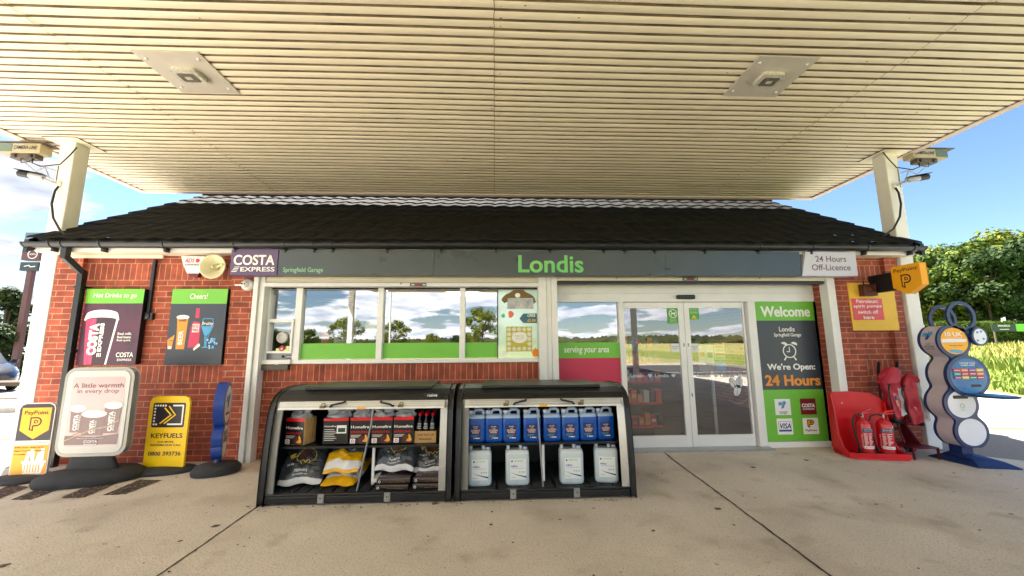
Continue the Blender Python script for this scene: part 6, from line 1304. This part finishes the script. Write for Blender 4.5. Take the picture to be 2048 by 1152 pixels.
for j in range(5):
    for i in range(5):
        if 0 < i < 4 and 0 < j < 4 and not (i in (1, 3) and j == 3): continue
        u, v = .25 + .13 * i, .14 + .07 * j; m_.flat([Q(*p) for p in circ(u, v, .05, 14, .027)], y - .0014, TXTW); m_.ring(*Q(u, v), .012, .017, y - .0022, y - .0018, OL, 14)
m_.flat([Q(*p) for p in circ(.52, .30, .20, 22, .08)], y - .0024, TXTW); m_.text('YOU TO', Q(.40, 0)[0], Q(.64, 0)[0], Q(0, .31)[1], Q(0, .335)[1], y - .003, OL, .02); m_.text('A LOT', Q(.42, 0)[0], Q(.62, 0)[0], Q(0, .275)[1], Q(0, .30)[1], y - .003, OL, .02)
m_.flat([Q(*p) for p in circ(.92, .08, .085, 18, .06)], y - .003, M('pumpkin_orange', (240, 140, 20), .5)); m_.flat([Q(.90, .13), Q(.94, .13), Q(.94, .165)], y - .0031, GREEN); m_.flat([Q(*p) for p in circ(.14, .08, .06, 14, .035)], y - .001, TXTW)
part(m_, 'artwork', o)
# shop shelving behind the left door leaf
cx0 = P(1295, 740, 6.1); Ysh = 5.85
sx0, sx1 = P(1248, 740, Ysh).x, P(1322, 740, Ysh).x
o = thing('display_shelves', 'shop display shelves packed with coloured snacks behind the left sliding door leaf', 'shelves', ((sx0 + sx1) / 2, Ysh, 0))
m_ = MB(); m_.box(sx0, sx1, Ysh + .38, Ysh + .40, .02, 1.55, INW); part(m_, 'back', o)
rng = random.Random(8); pal = [(190, 40, 36), (60, 130, 180), (220, 160, 40), (190, 120, 60), (200, 200, 190), (90, 50, 110), (210, 80, 40), (60, 60, 64)]
for k, z in enumerate((.22, .55, .86, 1.12, 1.36)):
    m_ = MB(); m_.box(sx0, sx1, Ysh, Ysh + .38, z, z + .025, RED if k < 4 else INW); part(m_, 'shelf', o)
    for i in range(6):
        x = sx0 + (sx1 - sx0) * i / 6 + .01; w_ = (sx1 - sx0) / 6 - .015; h_ = rng.uniform(.10, .19); c_ = pal[rng.randrange(8)]
        m_ = MB(); m_.box(x, x + w_, Ysh + .03, Ysh + .2, z + .026, z + .026 + h_, M('pack_%d_%d' % (c_[0], c_[1]), c_, .4)); m_.box(x + .01, x + w_ - .01, Ysh + .0285, Ysh + .0295, z + .026 + h_ * .35, z + .026 + h_ * .65, M('pack_%d_%d' % (pal[(i + k) % 8][0], pal[(i + k) % 8][1]), pal[(i + k) % 8], .4)); part(m_, 'snack_pack', o, .006)
# notices on a stand behind the right leaf
Yn = 5.66; a, b, c, e = R(1398, 1452, 690, 742, Yn); o = thing('notice_stand', 'stand of framed notices and leaflets inside, behind the right sliding door leaf', 'notice stand', ((a + b) / 2, Yn, 0))
m_ = MB(); m_.box(a, b, Yn + .01, Yn + .03, c, e, INW); m_.box((a + b) / 2 - .02, (a + b) / 2 + .02, Yn + .03, Yn + .06, .02, e, STEEL); m_.box(a, b, Yn - .1, Yn + .2, .013, .04, STEEL); part(m_, 'stand', o)
wd, hg = b - a, e - c; Q = lambda u, v: (a + u * wd, c + v * hg)
for u0, u1, v0, v1, m in ((.0, .26, .35, .98, PAPER), (.27, .56, .30, 1.0, PAPER), (.0, .56, .0, .28, INC), (.6, .98, .42, 1.0, PAPER), (.6, .98, .0, .38, SB)):
    m_ = MB(); p0, p1 = Q(u0, v0), Q(u1, v1); m_.box(p0[0], p1[0], Yn, Yn + .008, p0[1], p1[1], m)
    if m is PAPER and u0 > .5:
        for k in range(4): m_.box(p0[0] + .01, p1[0] - .01, Yn - .001, Yn - .0002, p0[1] + (p1[1] - p0[1]) * (.04 + .25 * k), p0[1] + (p1[1] - p0[1]) * (.22 + .25 * k), (GREEN, REDP)[k % 2])
    elif m is PAPER: m_.box(p0[0] + .02, p1[0] - .02, Yn - .001, Yn - .0002, p0[1] + (p1[1] - p0[1]) * .3, p0[1] + (p1[1] - p0[1]) * .6, REDP if u0 < .1 else PKK)
    part(m_, 'notice', o)
# ------------------------------------------------------------------ surroundings
GRS = M('grass', (96, 118, 40), .9, rgb2=(150, 150, 70), vs=.8, bump=1, bs=40); LAWN = M('lawn', (78, 128, 34), .9, rgb2=(104, 150, 48), vs=2)
KERB = M('kerb_concrete', (176, 170, 158), .85, var=.12, vs=6)
pl_ = [(15, -60), (14.2, -12), (12.6, 0), (12.0, 5.5), (12.4, 8.9), (13.1, 10.2), (15, 14), (22, 25), (40, 50), (120, 170)]
ds = [(0, .0), (.0, .12), (.14, .125), (.15, .06), (1.5, .12), (4, .42), (8, .85), (13, 1.25), (18, 1.75), (26, 2.4), (60, 3.2), (400, 5)]
def terr(i, d): return (pl_[i][0] + d * .93, pl_[i][1] - d * .30)
v = [(terr(i, d)[0], terr(i, d)[1], z * (.1 if i < 2 else .5 if i == 2 else 1) + .03 * math.sin(i * 2.1 + d)) if d > .2 else (terr(i, d)[0], terr(i, d)[1], z) for i in range(len(pl_)) for d, z in ds]; K = len(ds)
fk = [(i * K + j, i * K + j + 1, (i + 1) * K + j + 1, (i + 1) * K + j) for i in range(len(pl_) - 1) for j in range(0, 2)]
mb = MB(); mb.add(v, fk, KERB); struct(mb.build('kerb'))
FLD = M('field', (140, 140, 72), .95, rgb2=(176, 166, 100), vs=.35)
mb = MB(); mb.add(v, [(i * K + j, i * K + j + 1, (i + 1) * K + j + 1, (i + 1) * K + j) for i in range(len(pl_) - 1) for j in range(2, 7)], GRS, True)
mb.add(v, [(i * K + j, i * K + j + 1, (i + 1) * K + j + 1, (i + 1) * K + j) for i in range(3, len(pl_) - 1) for j in range(7, K - 1)], LAWN, True); mb.add(v, [(i * K + j, i * K + j + 1, (i + 1) * K + j + 1, (i + 1) * K + j) for i in range(3) for j in range(7, K - 1)], FLD, True); struct(mb.build('grass_bank'))
# field beyond the road behind the viewpoint
FLD = M('field', (140, 140, 72), .95, rgb2=(176, 166, 100), vs=.35)
mb = MB(); mb.add([(-600, -14.5, .0), (14, -14.5, .0), (-600, -14.6, .12), (14, -14.6, .12)], [(0, 1, 3, 2)], KERB)
mb.poly([(-600, -14.6, .12), (14, -14.6, .12), (14, -60, .1), (500, -60, 1), (500, -850, 3), (-600, -850, 3)], FLD); struct(mb.build('field'))
# road lines
LINEY = M('road_line_yellow', (214, 186, 80), .8, var=.2, vs=20); LINEW = M('road_line_white', (226, 222, 210), .8, var=.1, vs=20)
a, b = G(1975, 855), G(2060, 857.5); mb = MB(); d = (b - a).normalized(); q = Vector((-d.y, d.x, 0)) * .05
mb.poly([a + q + Vector((0, 0, .004)), a - q + Vector((0, 0, .004)), b - q + d * 3 + Vector((0, 0, .004)), b + q + d * 3 + Vector((0, 0, .004))], LINEY); struct(mb.build('road_marking'))
mb = MB(); a, b = G(-60, 882), G(28, 877); mb.poly([a + Vector((0, -.05, .004)), b + Vector((0, -.05, .004)), b + Vector((0, .05, .004)), a + Vector((0, .05, .004))], LINEY); struct(mb.build('road_marking'))
mb = MB(); mb.poly([(-60, -8.2, .005), (14, -8.2, .005), (14, -8.08, .005), (-60, -8.08, .005)], LINEW); struct(mb.build('road_marking'))
TAR = M('dark_tarmac', (74, 72, 72), .85, var=.15, vs=20, bump=.5, bs=90)
mb = MB(); mb.prism([(-60, -14.5), (14.1, -14.5), (14.1, -6.5), (-60, -6.5)], -.006, .002, TAR, 'z'); struct(mb.build('service_road'))
# left: kerbed bed, knee rail, car, bush, pylon
mb = MB(); BED = M('bark_bed', (110, 96, 78), .95, var=.3, vs=12, bump=1, bs=30)
mb.prism([(-40, 9.5), (-8.2, 9.5), (-8.2, 11.6), (-40, 11.6)], -.004, .10, KERB, 'z'); mb.prism([(-39.9, 9.62), (-8.32, 9.62), (-8.32, 11.48), (-39.9, 11.48)], .0, .112, BED, 'z'); struct(mb.build('planting_bed'))
WOOD = M('weathered_wood', (92, 80, 66), .8, var=.25, vs=10, stretch=(1, 6, 6))
kr = thing('knee_rail', 'low weathered timber knee rail in front of the parked dark car', 'fence', (-16, 11.2, 0))
m_ = MB(); m_.prism([(11.13, .42), (11.27, .42), (11.27, .52), (11.2, .57), (11.13, .52)], -30, -8.6, WOOD, 'x'); part(m_, 'rail', kr, .01)
for k in range(9): m_ = MB(); m_.box(-29 + 2.45 * k, -28.88 + 2.45 * k, 11.15, 11.25, .1, .42, WOOD); part(m_, 'post', kr, .01)
# car
CARP = M('car_paint_dark_blue', (16, 20, 32), .25, .3, coat=1); CGL = M('car_glass', (18, 24, 30), .05, spec=1); CLT = M('headlight_clear', (190, 196, 204), .1, .3, spec=1); TYRE = M('tyre', (20, 20, 21), .85)
car = thing('parked_car', 'dark blue hatchback parked behind the low timber rail at the far left', 'car', (-18.05, 14.25, 0), rad(-28), local=True)
def cs_(x, hw, zs, tw, zt_, zsh): return (x, hw, zs, tw, zt_, zsh)
secs = [(-2.02, .70, .35, .62, .85, .62), (-1.95, .80, .25, .70, 1.0, .8), (-1.5, .86, .2, .72, 1.02, .88), (-.6, .88, .2, .74, 1.0, .88), (.5, .88, .2, .76, .98, .86), (1.1, .87, .2, .72, .90, .78), (1.7, .82, .22, .62, .76, .62), (1.98, .68, .28, .5, .62, .5), (2.05, .6, .34, .45, .55, .45)]
m_ = MB(); v = []
for x, hw, zs, tw, zt_, zsh in secs: v += [(x, -hw * .9, zs), (x, -hw, zs + .12), (x, -hw, zsh), (x, -tw, zt_), (x, 0, zt_ + .03), (x, tw, zt_), (x, hw, zsh), (x, hw, zs + .12), (x, hw * .9, zs)]
m_.add(v, [(9 * i + k, 9 * i + (k + 1) % 9, 9 * i + 9 + (k + 1) % 9, 9 * i + 9 + k) for i in range(len(secs) - 1) for k in range(9)], CARP, True); m_.add(v, [tuple(range(9)), tuple(range(9 * 8, 9 * 9))], CARP); part(m_, 'body', car)
cab = [(-1.9, .66, .98, .66, 1.02), (-1.55, .72, .98, .58, 1.38), (-.7, .74, .98, .6, 1.47), (.15, .74, .97, .58, 1.42), (1.05, .70, .88, .66, .90)]
m_ = MB(); v = []
for x, bw, zb_, tw, zt_ in cab: v += [(x, -bw, zb_), (x, -tw, zt_), (x, tw, zt_), (x, bw, zb_)]
m_.add(v, [(4 * i + k, 4 * i + k + 1, 4 * i + 5 + k, 4 * i + 4 + k) for i in range(4) for k in (0, 2)] + [(1, 2, 6, 5), (13, 14, 18, 17)], CGL); m_.add(v, [(5, 6, 10, 9), (9, 10, 14, 13)], CARP, True); m_.add([(p[0], p[1] * 1.0, p[2] + .004) for p in v], [], CARP)
part(m_, 'cabin', car)
for s in (-1, 1):
    for x in (-1.28, 1.28):
        m_ = MB(); m_.lathe([(0, -.1), (.26, -.1), (.31, -.07), (.31, .07), (.26, .1), (0, .1)], (x, s * .79, .31), TYRE, 26, 'y'); wh = part(m_, 'wheel', car)
        m_ = MB(); m_.lathe([(0, -.012), (.18, 0), (.2, .01), (0, .01)], (x, s * .79 + s * .105, .31), STEEL, 20, 'y'); m_.build('rim', wh)
    m_ = MB(); m_.add([(1.93, s * .70, .50), (2.03, s * .52, .46), (1.98, s * .50, .60), (1.62, s * .66, .745), (1.58, s * .815, .68), (1.80, s * .80, .56)], [(0, 1, 2, 3, 4, 5)], CLT); part(m_, 'headlight', car)
    m_ = MB(); m_.loft([(.90, .62, s * .88, .06, .10, 3), (1.02, .60, s * .92, .05, .10, 3)], CARP, 14); part(m_, 'door_mirror', car)
m_ = MB(); m_.box(2.0, 2.06, -.36, .36, .34, .46, DARK); m_.box(2.058, 2.064, -.26, .26, .37, .45, PAPER); part(m_, 'grille', car)
# pylon sign
pw = P(68, 500, 20); px0 = pw.x; o = thing('pylon_sign', 'tall roadside pylon sign with brown and dark panels behind the left canopy post', 'sign', (px0, 20, 0)); BRNP2 = M('pylon_brown', (92, 56, 50), .5)
zz = [P(68, v, 20).z for v in (466, 494, 498, 521, 525, 542)]; hw = .42
m_ = MB(); m_.box(px0 - .12, px0 + .12, 19.95, 20.15, 0, zz[5], BRNP2); part(m_, 'pole', o)
for i, m in enumerate((M('pylon_grey', (90, 110, 118), .4), BRNP2, M('pylon_dark', (40, 56, 54), .4))):
    m_ = MB(); m_.box(px0 - hw, px0 + hw, 19.9, 20.2, zz[2 * i + 1], zz[2 * i], m)
    zc_ = (zz[2 * i] + zz[2 * i + 1]) / 2
    if i == 1: m_.ring(px0 + .1, zc_, .20, .23, 19.88, 19.899, TXTW, 24); m_.text('COSTA', px0 - .05, px0 + .25, zc_ - .04, zc_ + .04, 19.89, TXTW, .02)
    if i == 2: m_.line([(px0 - .2, zc_), (px0, zc_ + .05), (px0 + .1, zc_ - .03), (px0 + .3, zc_)], .04, 19.89, TXTW)
    if i == 0: m_.box(px0 + .1, px0 + .3, 19.89, 19.899, zz[1] + .05, zz[1] + .25, YEL)
    part(m_, 'panel', o)
# yellow post right
o = thing('yellow_post', 'tall yellow painted post just behind the right canopy column', 'post', (6.82, 6.3, 0))
YP_ = M('post_yellow', (240, 196, 30), .5, var=.05, vs=4); m_ = MB(); m_.box(6.72, 6.92, 6.2, 6.4, .0, 2.15, YP_); part(m_, 'post', o, .008); m_ = MB(); m_.box(6.70, 6.94, 6.18, 6.42, .0, .22, TXTW); m_.box(6.69, 6.95, 6.17, 6.43, .22, .30, YP_); part(m_, 'base_band', o, .004)
# trees
def leafmat(name, c1, c2, c3): 
    m = M(name, c1, .7, rgb2=c2, vs=.9, spec=.2); b = m.node_tree.nodes['Principled BSDF']; t = m.node_tree
    src = b.inputs['Base Color'].links[0].from_socket; g = t.nodes.new('ShaderNodeNewGeometry'); x = t.nodes.new('ShaderNodeMixRGB'); mr = t.nodes.new('ShaderNodeMapRange'); mr.inputs[1].default_value = .55; mr.inputs[2].default_value = 1
    t.links.new(g.outputs['Random Per Island'], mr.inputs[0]); t.links.new(mr.outputs[0], x.inputs[0]); t.links.new(src, x.inputs[1]); x.inputs[2].default_value = lin(c3) + (1,); t.links.new(x.outputs[0], b.inputs['Base Color'])
    tr = t.nodes.new('ShaderNodeBsdfTranslucent'); t.links.new(x.outputs[0], tr.inputs[0]); ms = t.nodes.new('ShaderNodeMixShader'); ms.inputs[0].default_value = .22
    o_ = t.nodes['Material Output']; t.links.new(b.outputs[0], ms.inputs[1]); t.links.new(tr.outputs[0], ms.inputs[2]); t.links.new(ms.outputs[0], o_.inputs[0]); return m
LF1 = leafmat('leaves_green', (44, 68, 20), (70, 92, 28), (112, 124, 40)); LF2 = leafmat('leaves_yellowing', (72, 92, 28), (104, 116, 38), (146, 142, 54)); LF3 = leafmat('leaves_dark', (28, 46, 22), (44, 64, 27), (72, 88, 36))
BARK = M('bark', (78, 66, 52), .9, var=.3, vs=12, bump=1, bs=20)
def tree(h, rx_, ry_, cz, nl, lf, seed, ls=.2, low=.25, trunk=.16):
    rng = random.Random(seed); r = thing('tree', 'x', 'tree', local=True)
    m_ = MB(); m_.tube([(0, 0, -.3), (.05, .02, h * .2), (-.05, .05, h * .45), (.05, 0, h * .75)], [trunk, trunk * .75, trunk * .5, trunk * .15], BARK, 8)
    cl_ = []
    for k in range(34):
        while True:
            x, y, z = rng.uniform(-1, 1), rng.uniform(-1, 1), rng.uniform(-1, 1)
            if .25 < x * x + y * y + z * z < 1: break
        z0_ = h * low + (h * (1 - low)) * .5 * (z + 1) * .93; taper_ = 1 - .45 * max(0, z)
        c = Vector((x * rx_ * taper_, y * ry_ * taper_, z0_)); cl_.append((c, rng.uniform(.13, .24) * (rx_ + h * .5) * .6))
        if k % 2 == 0: m_.tube([(0, 0, h * rng.uniform(.18, .5)), (c.x * .5, c.y * .5, c.z * .8 + h * .03), tuple(c)], [trunk * .4, trunk * .22, trunk * .06], BARK, 6)
    part(m_, 'trunk', r)
    m_ = MB(); v = []; f = []
    for k in range(nl):
        c, R_ = cl_[rng.randrange(len(cl_))]
        d = Vector((rng.gauss(0, 1), rng.gauss(0, 1), rng.gauss(0, .8))).normalized() * R_ * rng.uniform(.45, 1.08); p = c + d
        n_ = (d.normalized() + Vector((rng.uniform(-.8, .8), rng.uniform(-.8, .8), rng.uniform(-.3, 1)))).normalized(); a = n_.orthogonal().normalized(); a = (Matrix.Rotation(rng.uniform(0, 6.28), 3, n_) @ a) * ls * rng.uniform(.5, 1.2); b = n_.cross(a) * .6
        i = len(v); v += [p - a, p + b, p + a, p - b]; f.append((i, i + 1, i + 2, i + 3))
    m_.add(v, f, lf); part(m_, 'crown', r)
    return r
tA = tree(9, 3.6, 3.2, 5, 9000, LF1, 1, .21, .12); tB = tree(8.5, 3.2, 3.0, 5, 8000, LF2, 2, .19, .15); tC = tree(8, 3.5, 3.0, 5, 9000, LF3, 3, .2, .05)
tD = tree(7.5, 3.0, 2.6, 4, 2600, LF2, 5, .20, .25, .12); tE = tree(4.6, 2.2, 2.0, 3, 7000, LF3, 7, .13, .02)
def at(px, Y, z): return (P(px, 600, Y).x, Y, z)
GR_ = 'trees beyond the grass bank on the right'
spots = [(tB, at(1835, 31, 1.9), .86, 0, 'sunlit yellow-green tree at the left end of the right-hand belt, behind the shield sign'), (tC, at(1868, 34, 2.2), .98, 1, 'dark green tree low behind the column, second in the right-hand belt'), (tA, at(1905, 29, 2.2), .80, 2, 'mid green tree above the blue ring tops, third in the right-hand belt'), (tA, at(1945, 32, 2.3), .96, 4, 'broad green tree with a rounded top, fourth in the right-hand belt'),
         (tC, at(1975, 27, 2.3), .80, 0, 'dark low tree behind the grey and green roadside board'), (tB, at(2010, 32, 2.4), 1.08, 3, 'tallest yellowing tree near the right edge of the view'), (tC, at(2035, 28, 2.4), .92, 5, 'dark green tree at the right edge of the view'), (tA, at(2075, 32, 2.4), 1.1, 1.5, 'mid green tree cut by the right edge of the view'), (tB, at(1870, 40, 2.3), 1.15, 4, 'pale tree standing farther back behind the shield sign'), (tC, at(2120, 28, 2.4), 1.0, 2.5, 'dark tree just beyond the right edge of the view')]
seen = set()
for t_, loc, s_, rz_, lb in spots:
    o = t_ if id(t_) not in seen else dup(t_); seen.add(id(t_)); o.location = loc; o.scale = (s_,) * 3; o.rotation_euler = (0, 0, rz_); o['label'] = lb; o['group'] = GR_
tE.location = (P(18, 600, 21).x, 21, 0); tE['label'] = 'dark leafy bush tree behind the parked car at the far left'
o = dup(tE, (P(-60, 600, 24).x, 24, 0), 2, 'dark bush tree cut by the left edge of the view', scale=1.1)
LH = leafmat('leaves_hedge_yellow', (120, 124, 30), (150, 150, 40), (190, 180, 60))
# trees behind the viewpoint, mirrored in the glass
GB = 'trees behind the forecourt, mirrored in the shop windows'
refl = [(tD, -19.2, -40, .72, 0), (tA, -24.5, -42, .42, 1), (tC, -28, -40, .45, 2), (tD, -13.2, -42, .66, 2.4), (tB, -16, -46, .36, .5), (tD, -8.8, -46, .42, 4), (tC, -5.8, -46, .36, 1), (tB, -4.0, -46, .38, 3), (tD, -1.6, -40, .88, 5), (tA, -32, -44, .6, 3), (tC, 5.0, -60, .35, 4), (tA, -38, -44, .6, 5), (tB, -10.5, -52, .36, 0)]
nm = ['sparse', 'leafy', 'dark', 'thin', 'yellow-green']
for i, (t_, x, y, s_, rz_) in enumerate(refl):
    o = tD if (t_ is tD and i == 0) else dup(t_); o.location = (x, y, .1); o.scale = (s_,) * 3; o.rotation_euler = (0, 0, rz_); o['label'] = 'tree across the field behind the forecourt, mirrored in the shop window glass'; o['group'] = GB
# lamp post behind
for x, y, h_, lb in ((-8.2, -20, 7.5, 'street lamp column across the forecourt, mirrored in the wide left pane'), (.55, -24, 6.8, 'street lamp column mirrored beside the offer poster')):
    o = thing('street_lamp', lb, 'street lamp', (x, y, .1), group='street lamps behind the forecourt'); m_ = MB(); m_.tube([(x, y, .1), (x, y, h_)], [.08, .05], UPVC); m_.tube([(x, y, h_), (x + .9, y, h_ + .12)], .035, UPVC); part(m_, 'column', o); m_ = MB(); m_.box(x + .7, x + 1.3, y - .12, y + .12, h_ + .08, h_ + .18, LGREY); part(m_, 'lamp_head', o, .02)
# hedge, board, shed
def leafbox(x0, x1, y0, y1, z0_, z1_, n, lf, ls, seed, sl=0):
    rng = random.Random(seed); m_ = MB(); v = []; f = []
    for k in range(n):
        t_ = rng.random(); p = Vector((x0 + (x1 - x0) * t_, y0 + (y1 - y0) * t_ + rng.uniform(-.35, .35), rng.uniform(z0_, z1_) + sl * t_)); n_ = Vector((rng.uniform(-1, 1), rng.uniform(-1.5, 0), rng.uniform(-.2, 1))).normalized(); a = n_.orthogonal().normalized(); a = (Matrix.Rotation(rng.uniform(0, 6.28), 3, n_) @ a) * ls * rng.uniform(.5, 1.1); b = n_.cross(a) * .6
        i = len(v); v += [p - a, p + b, p + a, p - b]; f.append((i, i + 1, i + 2, i + 3))
    m_.add(v, f, lf); return m_
ha, hb = P(1870, 660, 25), P(2100, 655, 25); z_ = P(1960, 668, 25).z
o = thing('hedge', 'low clipped green hedge below the right-hand trees', 'hedge', (ha.x, 25, z_ - .3)); m_ = leafbox(ha.x, hb.x, 25, 25, z_ - .3, z_ + .85, 9000, LF1, .10, 4); part(m_, 'foliage', o); m_ = MB(); m_.box(ha.x, hb.x, 24.9, 25.1, z_ - .6, z_ + .6, M('hedge_core', (36, 44, 22), .9)); part(m_, 'stems', o)
a, b, c, e = R(1982, 2030, 648, 663, 23.5); o = thing('roadside_board', 'long dark and green roadside board in front of the hedge at the right edge', 'sign', (a, 23.5, c - .3))
b2 = P(2075, 655, 23.5).x; m_ = MB(); m_.box(a, b, 23.45, 23.5, c, e, M('board_dark', (42, 50, 48), .5)); m_.box(b + .01, b2, 23.45, 23.5, c, e, GREEN); m_.text('SPRINGFIELDS', a + .4, b - .4, c + .30, e - .06, 23.44, TXTW, .02); m_.box(a + .5, b - .5, 23.44, 23.445, c + .12, c + .15, TXTW); part(m_, 'board', o)
for x in (a + .2, b2 - .3): m_ = MB(); m_.box(x, x + .08, 23.51, 23.58, c - .8, e - .05, WOOD); part(m_, 'post', o)
# tall grass on the bank
DRY = M('dry_grass_blades', (178, 162, 88), .8, var=.15, vs=3); GRB = M('green_grass_blades', (92, 118, 38), .8, rgb2=(130, 140, 60), vs=2)
rng = random.Random(21); mD, mG = MB(), MB(); vD, fD, vG, fG = [], [], [], []
def ground_z(d):
    for (d0, z0_), (d1, z1_) in zip(ds, ds[1:]):
        if d0 <= d <= d1 and d1 > d0: return z0_ + (z1_ - z0_) * (d - d0) / (d1 - d0)
    return 0
for k in range(36000):
    t_ = rng.uniform(0, 1); i = 2 + int(t_ * 5.999); u = rng.random(); d = rng.uniform(.6, 11) if rng.random() < .85 else rng.uniform(11, 15)
    bx = pl_[i][0] * (1 - u) + pl_[i + 1][0] * u + d * .93; by = pl_[i][1] * (1 - u) + pl_[i + 1][1] * u - d * .30
    if by < 1: continue
    tall = d > 3.2; h_ = rng.uniform(.22, .5) if tall else rng.uniform(.08, .25); w_ = rng.uniform(.012, .03) * (1.6 if tall else 1); z0_ = ground_z(d) - .03; lx2, ly2 = rng.gauss(0, .12) * h_ * 2, rng.gauss(0, .12) * h_ * 2; an = rng.uniform(0, 3.14); cx2, cy2 = w_ * math.cos(an), w_ * math.sin(an)
    V_, F_ = (vD, fD) if (tall and rng.random() < .5 and d > 5) else (vG, fG); j = len(V_)
    V_ += [(bx - cx2, by - cy2, z0_), (bx + cx2, by + cy2, z0_), (bx + lx2 * .5 + cx2, by + ly2 * .5 + cy2, z0_ + h_ * .6), (bx + lx2 * .5 - cx2, by + ly2 * .5 - cy2, z0_ + h_ * .6), (bx + lx2, by + ly2, z0_ + h_)]; F_ += [(j, j + 1, j + 2, j + 3), (j + 3, j + 2, j + 4)]
mD.add(vD, fD, DRY); o = mD.build('dry_tall_grass'); o['kind'] = 'stuff'; mG.add(vG, fG, GRB); o = mG.build('green_tall_grass'); o['kind'] = 'stuff'
# far woodland band
FW = M('far_wood', (58, 70, 44), .9, rgb2=(84, 88, 50), vs=.05)
rng = random.Random(9); mb = MB(); v = []; f = []
for k in range(14000):
    a_ = rng.uniform(0, 6.283); r_ = rng.uniform(300, 340); h_ = 3.2 + 2 * mnoise.noise(Vector((math.cos(a_) * 6, math.sin(a_) * 6, 0))) ; p = Vector((r_ * math.cos(a_), r_ * math.sin(a_), 2 + rng.uniform(0, max(2, h_)))); s_ = rng.uniform(1, 3)
    u = Vector((-math.sin(a_), math.cos(a_), 0)) * s_; i = len(v); v += [p - u, p + Vector((0, 0, s_ * .8)), p + u, p - Vector((0, 0, s_ * .8))]; f.append((i, i + 1, i + 2, i + 3))
mb.add(v, f, FW); o = mb.build('distant_woodland'); o['kind'] = 'stuff'
for o in list(bpy.data.objects):
    if '_loc' in o: del o['_loc']
